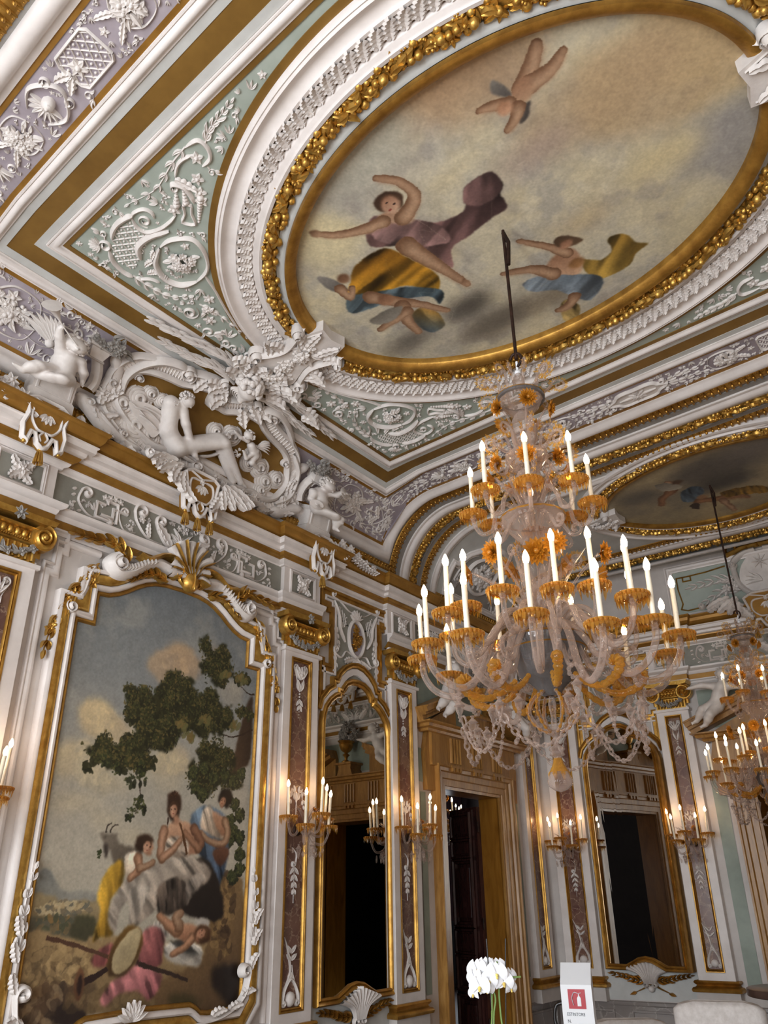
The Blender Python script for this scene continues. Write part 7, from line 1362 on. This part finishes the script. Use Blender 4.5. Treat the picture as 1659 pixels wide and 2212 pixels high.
def candle_arm(R, az, path, r0, r1, shared, dz=0., bulb='bulb', lean=0.):
    if 'arm' not in shared: shared['arm'] = mesh(arm_mesh(path, r0, r1), 'candle_arm', M['glass'], R, lambda V: V+np.array(wloc(R))); o = shared['arm']
    else: o = shared['arm'].copy(); COL.objects.link(o)
    o.parent = R; o.rotation_euler = (0, 0, az); o.location = (0, 0, dz); e = (path[-1][0], 0, path[-1][1])
    inst('candle_cup', o, e); inst('drip_pan', o, (e[0], 0, e[2]+.008), (0, 0, az)); inst('candle', o, (e[0], 0, e[2]+.025), (0, lean, 0)); inst(bulb, o, (e[0]+.225*math.sin(lean), 0, e[2]+.25), (0, lean, 0), 1.12 if bulb == 'bulb' else .95, 'bulb'); return o
def chandelier(loc, rodtop, label):
    R = root('chandelier', loc, label, 'chandelier'); L0 = np.array(loc); Z = 2.03; fz = lambda V: V-np.array([0, 0, Z])+L0
    def part(mb, n, m, lb=None): return mesh(mb, n, M[m], R, fz, label=lb, sharp=50)
    mb = MB(); lathe(mb, [(.0, 4.42), (.012, 4.42), (.03, 4.38), (.035, 4.3), (.05, 4.26), (.13, 4.25), (.135, 4.235), (.125, 4.22), (.1, 4.17), (.06, 4.13), (.03, 4.12)], 28, (0, 0), 14, .03); part(mb, 'crown_cup', 'glass', 'fluted glass crown cup')
    mb = MB(); lathe(mb, [(.128, 4.245), (.14, 4.243), (.142, 4.222), (.128, 4.22)], 28); part(mb, 'crown_rim', 'glassgrey', 'silvered rim')
    mb = MB(); lathe(mb, [(.03, 4.14), (.055, 4.1), (.075, 4.02), (.07, 3.95), (.04, 3.9), (.05, 3.87)], 24, (0, 0), 12, .05); lathe(mb, [(.04, 3.76), (.07, 3.72), (.085, 3.62), (.06, 3.55), (.05, 3.5)], 24, (0, 0), 12, .05); lathe(mb, [(.04, 3.28), (.03, 3.26), (.06, 3.24), (.09, 3.19), (.085, 3.14), (.05, 3.09), (.04, 3.05), (.06, 3.0), (.05, 2.9), (.07, 2.84), (.05, 2.76)], 24); part(mb, 'stem', 'glass', 'clear baluster stem')
    mb = MB(); lathe(mb, [(.04, 3.86), (.11, 3.86), (.12, 3.85), (.118, 3.82), (.1, 3.8), (.07, 3.75), (.03, 3.73)], 26, (0, 0), 13, .03); part(mb, 'middle_cup', 'glass', 'pinkish fluted cup')
    mb = MB(); lathe(mb, [(.03, 3.5), (.165, 3.47), (.175, 3.455), (.17, 3.43), (.15, 3.4), (.1, 3.34), (.05, 3.28), (.03, 3.26)], 32, (0, 0), 16, .02); part(mb, 'upper_bowl', 'glass', 'fluted upper bowl')
    mb = MB(); lathe(mb, [(.05, 2.80), (.2, 2.775), (.215, 2.765), (.215, 2.735), (.19, 2.70), (.17, 2.64), (.15, 2.58), (.1, 2.545), (.07, 2.52), (.05, 2.49), (.03, 2.48)], 34); part(mb, 'lower_bowl', 'glassgrey', 'smoky grey lower bowl')
    mb = MB()
    for r, z in ((.217, 2.765), (.177, 3.457), (.14, 4.243), (.2, 2.715)): lathe(mb, [(r-.004, z-.006), (r+.003, z), (r-.004, z+.006)], 34)
    part(mb, 'gilt_rims', 'gilt2', 'thin gold rims')
    mb = MB(); lathe(mb, [(.012, 2.48), (.02, 2.44), (.012, 2.38), (.018, 2.32), (.04, 2.3), (.015, 2.285), (.01, 2.25), (.035, 2.235), (.04, 2.225), (.03, 2.215), (.038, 2.2), (.02, 2.19), (.02, 2.175)], 16); part(mb, 'lower_stem', 'glass')
    mb = MB(); lathe(mb, [(.018, 2.185), (.024, 2.16), (.045, 2.12), (.058, 2.085), (.055, 2.06), (.03, 2.04), (0, 2.03)], 30, (0, 0), 30, .012); part(mb, 'finial', 'glass', 'ribbed glass finial bulb')
    mb = MB(); lathe(mb, [(.019, 2.187), (.026, 2.16), (.047, 2.12)], 30)
    for i in range(8): a = i*PI/4; leaf3(mb, (.045*math.cos(a), .045*math.sin(a), 2.125), (.25*math.cos(a), .25*math.sin(a), -1), (math.cos(a), math.sin(a), 0), .035, .022, .1)
    part(mb, 'finial_collar', 'amber', 'amber leaf collar')
    # curled scrolls with amber crests
    def curl(r0, z0, r1, z1, rad, n, wr, nm, crest=True, ph=0., up=1):
        t = np.linspace(0, 1, 20); c = (r1, z1); sp = spiral(c, rad, rad*.22, PI if up > 0 else PI, -1.35*up, 26); P = np.concatenate([cr([(r0, z0), (r0+(sp[0][0]-r0)*.5, z0+(sp[0][1]-z0)*.35), tuple(sp[0])], 6), sp[1:]])
        g = MB(); tube(g, np.c_[P[:, 0], 0*P[:, 0], P[:, 1]], np.linspace(wr, wr*.55, len(P)), 7); a = MB()
        if crest:
            for i in range(13, 30, 1): d = P[i]-np.array(c); d = d/np.linalg.norm(d); leaf3(a, (P[i][0]+d[0]*wr*.6, 0, P[i][1]+d[1]*wr*.6), (d[0], .25*(-1)**i, d[1]), (0, 1, 0), wr*2.4, wr*1.6, .1)
        og = oa = None
        for i in range(n):
            if og is None:
                og = part(g, nm, 'glass'); oa = mesh(a, 'amber_crest', M['amber'], og, None) if crest else None
                if oa: oa.data.transform(Matrix.Translation(wloc(og)-Vector((0, 0, Z)))); o = og
                o = og
            else: o = copy_tree(og, R)
            o.rotation_euler = (0, 0, ph+2*PI*i/n)
    curl(.1, 4.25, .17, 4.36, .05, 7, .0095, 'crown_scroll'); curl(.11, 4.25, .23, 4.3, .045, 7, .009, 'crown_scroll', True, .45)
    curl(.07, 3.84, .15, 3.98, .05, 6, .011, 'collar_scroll', True, .2); curl(.09, 3.84, .23, 3.86, .055, 7, .012, 'collar_scroll', True, .6); curl(.1, 3.8, .2, 3.72, .05, 6, .011, 'collar_scroll', True, .1, -1)
    curl(.1, 3.46, .22, 3.36, .045, 8, .012, 'bowl_scroll', False, .3, -1); curl(.09, 3.3, .2, 3.2, .045, 6, .01, 'bowl_scroll', True, .5, -1)
    curl(.12, 2.84, .38, 2.66, .075, 10, .017, 'glass_coil', False, .25, -1); curl(.1, 2.84, .27, 2.62, .06, 10, .014, 'glass_coil', False, .55, -1)
    # cage at the foot
    g = MB(); P = cr([(.03, 2.49), (.07, 2.52), (.075, 2.5)][:1]+[(.06, 2.5), (.105, 2.45), (.11, 2.39), (.07, 2.33), (.02, 2.3)], 6); tube(g, np.c_[P[:, 0], 0*P[:, 0], P[:, 1]], .009, 7); a = MB(); tube(a, np.c_[P[:, 0]+.012*np.sin(np.linspace(0, PI, len(P))), 0*P[:, 0], P[:, 1]], .006+.004*np.sin(np.arange(len(P))*2.1), 6); og = None
    for i in range(6):
        if og is None: og = o = part(g, 'cage_scroll', 'glass'); oa = mesh(a, 'amber_edge', M['amber'], og, lambda V: V-np.array([0, 0, Z])+L0)
        else: o = copy_tree(og, R)
        o.rotation_euler = (0, 0, i*PI/3+.3)
    # amber ribbed commas under the arms
    g = MB(); P = cr([(.17, 2.56), (.24, 2.5), (.33, 2.47), (.42, 2.5), (.45, 2.55), (.42, 2.57), (.4, 2.55)], 7); w = np.linspace(.012, .03, len(P))*(1+.18*np.sin(np.arange(len(P))*2.2)); w[-10:] *= np.linspace(1, .4, 10); tube(g, np.c_[P[:, 0], 0*P[:, 0], P[:, 1]], w, 8); og = None
    for i in range(9):
        if og is None: og = o = part(g, 'amber_comma', 'amber', 'ribbed amber glass scroll')
        else: o = og.copy(); COL.objects.link(o); o.parent = R
        o.rotation_euler = (0, 0, i*2*PI/9+.35)
    # tall pale plumes and bent flower stalks
    g = MB(); g2 = MB()
    for i in range(12):
        a = i*PI/6+.1; d = np.array([math.cos(a), math.sin(a), 0]); leaf3(g, d*.05+np.array([0, 0, 2.86]), d*.55+np.array([0, 0, 1]), -d, .3+.1*(i % 2), .075, -.25+.6*(i % 2), .3); leaf3(g2, d*.03+np.array([0, 0, 3.5]), d*.4+np.array([0, 0, 1]), -d, .22, .05, .3, .3)
    part(g, 'plumes', 'glass', 'ribbed glass plumes'); part(g2, 'upper_plumes', 'glass', 'small upper plumes')
    for i, (r, z, h, k) in enumerate([(.14, 4.05, 4.14, 5), (.19, 3.62, 3.75, 7), (.13, 3.12, 3.2, 3), (.34, 3.05, 3.16, 7)]):
        for j in range(k):
            a = -1.14+j*2*PI/k+(.25 if i in (0, 3) else 0); d = np.array([math.cos(a), math.sin(a), 0]); g = MB(); P = cr([d*.04+np.array([0, 0, z-.22]), d*r*.6+np.array([0, 0, z]), d*r+np.array([0, 0, h])], 7); tube(g, P, .007, 6); st = part(g, 'flower_stalk', 'glass')
            q = Vector(d+np.array([0, 0, -.25])).normalized(); f = inst('amber_flower', st, (d*(r+.01)+np.array([0, 0, h-Z])), Vector((0, 0, 1)).rotation_difference(q).to_euler(), (1.0, 1.0, 1.35, 1.15)[i])
    # candle arms in three tiers
    D = math.radians; sh = {}
    for i, az in enumerate((-156, -111, -66, -21, 24, 69, 114, 159)): candle_arm(R, D(az), [(.08, 1.46), (.14, 1.53), (.2, 1.46), (.22, 1.38), (.28, 1.36), (.32, 1.42), (.325, 1.47)], .013, .011, sh, .03*(i % 2))
    sh = {}
    for i, az in enumerate((-112, -86, -57, -36, -8, 45, 95, 145, 190)): candle_arm(R, D(az), [(.06, .74), (.14, .86), (.26, .84), (.34, .7), (.42, .66), (.49, .72), (.5, .82)], .016, .013, sh, .02*(i % 2))
    sh = {}
    for i, az in enumerate((-156, -127, -98, -70, -43, -16, 14, 42, 72, 105, 140, 172)): candle_arm(R, D(az), [(.08, .72), (.17, .83), (.28, .76), (.36, .56), (.46, .47), (.57, .5), (.63, .58), (.64, .66)], .02, .016, sh, (.01, .0, -.04, .0, -.05, -.0)[i % 6], lean=.03)
    sh = {}
    for i, az in enumerate((-112, -24, 120)): candle_arm(R, D(az), [(.08, .76), (.2, .86), (.34, .72), (.45, .6), (.55, .62), (.6, .7), (.61, .77)], .018, .014, sh)
    # crystal drops, collars and chain swags
    nd = 8; rd = .46
    for i in range(nd):
        a = D(-141+i*45); d = np.array([math.cos(a), math.sin(a), 0]); inst('crystal_drop', R, d*rd+np.array([0, 0, .44-.06*(i % 2)])); inst('crystal_drop', R, d*(rd-.06)+np.array([0, 0, .36])); inst('crystal_drop', R, d*.3+np.array([0, 0, .42]))
        g = MB(); 
        for j in range(9): b = j*2*PI/9; ell3(g, (d*(rd-.0)+np.array([.03*math.cos(b)*-d[1], .03*math.cos(b)*d[0], 2.49+.03*math.sin(b)])), (.012, .012, .012), 6, 5)
        part(g, 'rosette_collar', 'glass')
        b = D(-141+(i+1)*45); e = np.array([math.cos(b), math.sin(b), 0]); sag = .24 if i % 2 else .3; n = 17; g = MB(); t = np.linspace(0, 1, n)[:, None]; P = (d*(1-t)+e*t)*rd*.97; P[:, 2] = 2.38-.05*(i % 2)-sag*4*(t*(1-t))[:, 0]*.62
        for j in range(n-1):
            c = (P[j]+P[j+1])/2; u = P[j+1]-P[j]; l = np.linalg.norm(u); u = u/l; v = np.cross(u, (0, 0, 1)); v /= np.linalg.norm(v); w_ = np.cross(u, v); v, w_ = (v, w_) if j % 2 else (w_, v); th = np.linspace(0, 2*PI, 10, endpoint=False)
            tube(g, c+np.outer(np.cos(th)*l*.62, u)+np.outer(np.sin(th)*l*.36, v), .0055, 5, True)
        part(g, 'glass_chain', 'glass', 'swag of glass chain links')
        if i % 2:
            g = MB(); P = np.stack([d*(.3+.05*q)+np.array([0, 0, 2.36-.14*q*(2-q)]) for q in np.linspace(0, 1, 9)])
            for c in P: ell3(g, c, (.011, .011, .013), 6, 5)
            part(g, 'bead_string', 'glass')
    s = 1.0
    mb = MB(); top = rodtop; tube(mb, [(0, 0, 4.52), (.0, 0, (4.52+top)/2), (0, 0, top)], .011, 8); tube(mb, [(.014, 0, top-.3), (.03, 0, top-.12), (.0, .0, top-.02)], .014, 8); tube(mb, cr([(0, 0, 4.46), (.03, 0, 4.5), (.02, 0, 4.55), (-.02, 0, 4.56), (-.04, 0, 4.53)], 6), .009, 7); part(mb, 'hanging_rod', 'iron', 'rusty iron hanging rod')
    mb = MB(); tube(mb, [(0, 0, 4.4), (0, 0, 4.5)], .008, 8); ell3(mb, (0, 0, 4.42), (.02, .02, .02)); part(mb, 'top_ring', 'white_metal')
    return R
axw = W(np.array([XC, 3.53, 2.03])); CH = chandelier(axw, 5.56, 'large many-tiered amber and clear glass chandelier with lit candles under the great oval')
def second(loc, k, zt, label):
    c = copy_tree(CH); c.location = loc; c.scale = (k,)*3; c.rotation_euler = (0, 0, .21); c['label'] = label
    for ch in list(c.children):
        if ch.name.startswith('hanging_rod'):
            me = ch.data.copy(); ch.data = me; z1 = (zt-loc[2])/k
            for v in me.vertices:
                if v.co.z > 2.7: v.co.z += z1-(5.56-2.03)
    return c
second(Vector(W(np.array([XC, 8.16, 2.02]))), .84, 5.57, 'smaller lit glass chandelier hanging near the far doorway at the right edge')
second(Vector(W(np.array([-2.4, 11.0, 2.2]))), .7, 4.18, 'lit glass chandelier glimpsed through the open doorway in the next room')
def sconce(fm, c, b, label):
    base = at(fm, c, b, .10); n = at(fm, c, b, .2)-base; az0 = math.atan2(n[1], n[0]); R = root('wall_sconce', base, label, 'wall light')
    R.rotation_euler = (0, 0, az0); L = lambda V: V+base
    mb = MB(); m2 = MB(); lathe(m2, [(0, 0), (.05, .0), (.045, .015), (.025, .02), (.02, .05), (0, .06)], 14); v = m2.v[0]; mb.add(np.c_[v[:, 2]-.02, v[:, 0], v[:, 1]], *m2.f); mesh(mb, 'wall_boss', M['iron'], R, L)
    mb = MB(); lathe(mb, [(.0, -.2), (.012, -.19), (.006, -.17), (.02, -.14), (.03, -.1), (.02, -.06), (.05, -.03), (.045, .0), (.02, .03), (.03, .06), (.015, .1), (.0, .12)], 14, (.09, 0)); mesh(mb, 'glass_body', M['glass'], R, L)
    sh = {}
    for i, (az, dz) in enumerate(((-78, .05), (-38, -.02), (0, .07), (38, -.02), (78, .05))):
        a = candle_arm(R, math.radians(az), [(.05, -.02), (.1, -.09), (.17, -.1), (.21, -.03), (.215, .02)], .012, .009, sh, dz, 'sconce_bulb', .06); a.location = (.05, 0, dz)
    mb = MB()
    for i in range(6):
        a = -1.3+i*.52; d = np.array([math.cos(a), math.sin(a), 0]); leaf3(mb, d*.03+np.array([.08, 0, .05]), d*.4+np.array([0, 0, 1]), -d, .16, .04, .5, .3)
        ell3(mb, d*.16+np.array([.06, 0, -.17-.03*(i % 2)]), (.01, .01, .022), 6, 5); ell3(mb, d*.1+np.array([.07, 0, -.2]), (.01, .01, .022), 6, 5)
    mesh(mb, 'glass_leaves', M['glass'], R, L)
    f = inst('amber_flower', R, (.1, .07, .14), (0, 1.2, .4), .7); f = inst('amber_flower', R, (.1, -.08, .0), (0, 1.4, -.4), .55); inst('crystal_drop', R, (.17, .0, -.1)); inst('crystal_drop', R, (.1, .09, -.12)); inst('crystal_drop', R, (.1, -.09, -.12)); return R
for fm, c, lb in ((LW, 2.0, 'glass wall light with lit candles at the left edge of the view'), (LW, 4.965, 'five-candle glass wall light between the canvas and the arched mirror'), (LW, 6.605, 'five-candle glass wall light between the arched mirror and the open doorway'), (FW, .40, 'five-candle glass wall light on the pilaster behind the extinguisher stand'), (FW, 1.92, 'five-candle glass wall light on the pilaster left of the far doorway')): sconce(fm, c, 2.12, lb)
# ------------------------------------------------------------------ furniture and small things at the bottom of the view
def free(p): return W(np.array(p, float))
# extinguisher stand with its sign
e0 = free((2.38, 5.42, 0)); SR = root('extinguisher_stand', e0, 'white fire extinguisher stand with red sign reading ESTINTORE', 'stand'); SR.rotation_euler = (0, 0, math.radians(18)); L = lambda V: V+e0
mb = MB(); V = [(x, y, z) for x, y, z in ((-.1, -.03, 0), (.1, -.03, 0), (.1, -.03, 1.06), (-.1, -.03, 1.06), (-.1, .12, 0), (.1, .12, 0), (.1, .09, 1.18), (-.1, .09, 1.18))]; mb.add(V, [(0, 1, 2, 3), (3, 2, 6, 7), (7, 6, 5, 4), (0, 3, 7, 4), (1, 5, 6, 2)]); box(mb, -.16, .16, -.08, .26, 0, .015); mesh(mb, 'column', M['white_metal'], SR, L, smooth=False)
mb = MB(); box(mb, -.055, .055, -.034, -.0305, .925, 1.035); mesh(mb, 'red_plate', M['red'], SR, L, smooth=False, label='red extinguisher pictogram plate')
def xz(mb, pts, w): m2 = MB(); relief(m2, pts, w, .0015, 0, 'n'); v = np.concatenate(m2.v); mb.add(np.c_[v[:, 0], -.0345-np.abs(v[:, 2]), v[:, 1]], *[f for f in m2.f])
mb = MB(); m2 = MB(); slab(m2, [(.002, .94), (.026, .94), (.026, .985), (.02, .995), (.017, .997), (.017, 1.008), (.011, 1.008), (.011, .997), (.008, .995), (.002, .985)], .002); v = m2.v[0]; 
for V2, F2 in zip(m2.v, [[f for f in m2.f]]): pass
vv = np.concatenate(m2.v); mb.add(np.c_[vv[:, 0], -.0345-np.abs(vv[:, 2]), vv[:, 1]], *m2.f)
xz(mb, cr([(.01, 1.012), (-.015, 1.018), (-.03, .99), (-.028, .965), (-.022, .945)], 6), .004); xz(mb, [(.013, 1.012), (.03, 1.016)], .004); mesh(mb, 'pictogram', M['white_metal'], SR, L, label='white extinguisher pictogram')
def words(txt, size, loc, par, m, rot):
    c = bpy.data.curves.new('lettering', 'FONT'); c.body = txt; c.size = size; c.align_x = 'LEFT'; c.extrude = .0006; o0 = bpy.data.objects.new('lettering', c); COL.objects.link(o0); me = bpy.data.meshes.new_from_object(o0.evaluated_get(bpy.context.evaluated_depsgraph_get())); bpy.data.objects.remove(o0); me.materials.clear(); me.materials.append(m); o = bpy.data.objects.new('lettering', me); COL.objects.link(o); o.parent = par; o.location = loc; o.rotation_euler = rot; return o
o = words('ESTINTORE', .0245, (-.072, -.0312, .885), SR, M['ink'], (PI/2, 0, 0)); o.scale = (.92, 1.1, 1); words('N.', .0245, (-.072, -.0312, .848), SR, M['ink'], (PI/2, 0, 0))
mb = MB(); tube(mb, cr([(-.1, .05, .95), (-.15, .05, .93), (-.165, .05, .85), (-.14, .05, .78), (-.1, .06, .77)], 7), .012, 8); mesh(mb, 'hose', M['rubber'], SR, L, label='black hose loop')
# orchid in a pot on a low console
oc = np.array(free((2.94, 3.41, 0))); b = oc+np.array([.02, 0, 0])
T = root('side_table', b, 'dark round side table under the orchid, below the view', 'table')
mb = MB(); lathe(mb, [(0, .5), (.3, .5), (.31, .51), (.31, .535), (.3, .54), (0, .54)], 32); mesh(mb, 'table_top', M['tabletop'], T, lambda V: V+b)
mb = MB(); lathe(mb, [(.2, 0), (.21, .02), (.04, .05), (.03, .25), (.05, .5)], 20); mesh(mb, 'pedestal', M['rubber'], T, lambda V: V+b)
O = root('orchid', b+np.array([0, 0, .54]), 'white orchid in bloom in front of the open doorway', 'flowers'); L = lambda V: V+oc
mb = MB(); lathe(mb, [(0, .54), (.07, .54), (.09, .7), (.085, .7), (.06, .56)], 20, (.02, 0)); mesh(mb, 'pot', M['white_metal'], O, L)
ry = math.atan2(oc[1], oc[0]); rgt = np.array([math.sin(ry), -math.cos(ry), 0]); fwd = np.array([math.cos(ry), math.sin(ry), 0])
U3 = lambda a, z, d=0: rgt*a+fwd*d+np.array([.0, 0, z])
for pts in ([(-.03, .7), (-.045, .95), (-.02, 1.1), (-.01, 1.22), (.02, 1.33)], [(.0, .7), (-.02, .95), (-.01, 1.12), (-.0, 1.2), (-.05, 1.3)], [(.03, .7), (.03, 1.0), (.02, 1.14), (.03, 1.25), (.12, 1.27)]):
    mb = MB(); tube(mb, cr([U3(a, z) for a, z in pts], 6), .0042, 6); mesh(mb, 'flower_stem', M['stem'], O, L)
for a0, a1 in ((.045, .085), (-.02, -.03)): mb = MB(); tube(mb, [U3(.01, .7), U3(a0*.8, 1.05), U3(a1*.75, 1.42)], .003, 6); mesh(mb, 'support_stick', M['rubber'], O, L)
for a, wd, L0_ in ((-.9, .09, .3), (.6, .09, .3), (2.4, .09, .26)):
    mb = MB(); leaf3(mb, U3(0, .69), rgt*math.cos(a)*-1+fwd*math.sin(a)*.5+np.array([0, 0, .75]), np.array([0, 0, 1.]), L0_+.12, wd, .3, .2); mesh(mb, 'leaf', M['leafg'], O, L)
def bloom(a, z, d, face, sc):
    a *= .85; z = 1.3+(z-1.3)*.85-.035; sc *= .9
    mb = MB(); f = np.array(face, float); f /= np.linalg.norm(f); up = np.array([0, 0, 1.]); s = np.cross(f, up); s /= np.linalg.norm(s); up = np.cross(s, f); c = U3(a, z, d)
    for t, L1, w1 in ((PI/2, .042, .034), (PI/2+2.2, .042, .03), (PI/2-2.2, .042, .03)): leaf3(mb, c-f*.003, s*math.cos(t)+up*math.sin(t), f, L1*sc, w1*sc, .12, .05)
    for sg in (1, -1):
        V = [c+f*.002]; th = np.linspace(-.75, 1.15, 9)
        for t in th: V.append(c+(s*math.cos(t)*sg+up*math.sin(t)*.95)*.046*sc+f*.006*math.cos(3*t)*sc)
        n = len(th); mid = [(V[0]+v)/2+f*.007*sc for v in V[1:]]; mb.add(np.array([V[0]]+mid+V[1:]), [(0, i+1, i+2) for i in range(n-1)], [(i+1, i+1+n, i+2+n, i+2) for i in range(n-1)])
    o = mesh(mb, 'blossom', M['petal'], O, L); m2 = MB(); ell3(m2, c+f*.008*sc-up*.008*sc, (.008*sc,)*3, 7, 6); ell3(m2, c+f*.012*sc-up*.016*sc, (.006*sc,)*3, 7, 6); mesh(m2, 'yellow_lip', M['lip'], o, L, label='yellow lip'); return o
cf = -fwd
for a, z, d, fx, fz, sc in ((-.085, 1.37, 0, -.3, .1, 1.15), (-.04, 1.385, .02, -.2, .2, 1.0), (.02, 1.385, .03, .1, .5, 1.0), (.015, 1.355, -.03, .15, .0, 1.2), (-.025, 1.325, -.04, .0, -.1, .95), (-.1, 1.335, -.02, -.7, .0, 1.0), (-.075, 1.30, -.05, -.15, -.05, 1.15), (-.04, 1.285, -.03, .3, -.3, .9), (.05, 1.315, -.02, .2, -.05, 1.1), (.085, 1.34, .0, .9, .1, .9), (.085, 1.285, 0, .8, -.3, .8), (-.11, 1.26, 0, -.9, -.3, .75)): bloom(a, z-.03, d, cf+rgt*fx+np.array([0, 0, fz]), sc)
# tall dark round table and upholstered chairs at the lower right
tb = np.array(free((3.42, 7.1, 0))); T = root('bar_table', tb, 'tall dark round table at the right edge by the far doorway', 'table')
mb = MB(); lathe(mb, [(0, .9), (.36, .9), (.37, .905), (.37, .95), (.36, .955), (0, .957)], 40); mesh(mb, 'table_top', M['tabletop'], T, lambda V: V+tb)
for i in range(4):
    a = i*PI/2+.5; mb = MB(); d = np.array([math.cos(a), math.sin(a), 0]); tube(mb, [d*.16+np.array([0, 0, .9]), d*.32], [.03, .022], 8); mesh(mb, 'leg', M['rubber'], T, lambda V: V+tb)
def rbox(mb, w, d, h, r=.05, z0=0., bow=0.):
    n = 7; t = [i/(n-1)*PI/2 for i in range(n)]; out = []
    P = [(w/2-r+r*math.cos(q), d/2-r+r*math.sin(q)) for q in t]+[(-w/2+r-r*math.sin(q), d/2-r+r*math.cos(q)) for q in t]+[(-w/2+r-r*math.cos(q), -d/2+r-r*math.sin(q)) for q in t]+[(w/2-r+r*math.sin(q), -d/2+r-r*math.cos(q)) for q in t]
    P = np.array(P); k = len(P); rings = [(1-r*1.6/w, z0), (1, z0+r*.5), (1, z0+h-r), (.995, z0+h-r*.5), (1-r/w, z0+h-r*.12), (1-2.4*r/w, z0+h)]
    V = np.zeros((len(rings), k, 3))
    for i, (s, z) in enumerate(rings): V[i, :, :2] = P*s; V[i, :, 2] = z+bow*(1-(P[:, 0]*2/w)**2)*(i > 2)
    mb.add(V, gridf(len(rings), k, False, True)); c = V[-1].mean(0); mb.add(np.concatenate([V[-1], [c]]), [(i, (i+1) % k, k) for i in range(k)])
def chair(x, y, rz, w, hb, label):
    p = np.array(free((x, y, 0))); R = root('armchair', p, label, 'chair', 'upholstered chairs at the lower right'); R.rotation_euler = (0, 0, rz); L = lambda V: V+p
    mb = MB(); rbox(mb, w, .6, .2, .06, .26); mesh(mb, 'seat', M['velvet'], R, L)
    mb = MB(); rbox(mb, w, .16, hb-.3, .07, .3, .03); mb.v[-1] = mb.v[-1]; V = mb.v; 
    for q in V: q[:, 1] += -.32-.1*(q[:, 2]-.3)
    mesh(mb, 'backrest', M['velvet'], R, L)
    for s in (1, -1):
        mb = MB(); rbox(mb, .14, .6, .3, .06, .3); mb.v[0][:, 0] += s*(w/2+.04); mb.v[1][:, 0] += s*(w/2+.04); mesh(mb, 'armrest', M['velvet'], R, L)
        for e in (.25, -.25): mb = MB(); tube(mb, [(s*w*.4, e, .28), (s*w*.43, e*1.05, 0)], [.022, .015], 8); mesh(mb, 'leg', M['rubber'], R, L)
    return R
a0 = math.radians(197)
chair(3.2, 5.78, a0, .58, .93, 'off-white upholstered chair with its back to us, lower right below the far pilaster'); chair(3.92, 5.92, a0-.1, .5, .91, 'off-white upholstered chair cut by the lower right corner'); chair(2.5, 6.2, a0+.35, .6, .74, 'off-white upholstered chair half hidden left of the other pale chairs')
mb = MB(); p = np.array(free((3.8, 5.2, .86))); m2 = MB(); ell3(m2, (0, 0, 0), (.2, .08, .12), 20, 12); V = m2.v[0]; V[:, 0] = np.sign(V[:, 0])*np.abs(V[:, 0]/.2)**.6*.2; mb.add(V+p, *m2.f); mesh(mb, 'cushion', M['white_metal'], None, None, label='white cushion leaning on the pale chair at the lower right corner', cat='cushion')
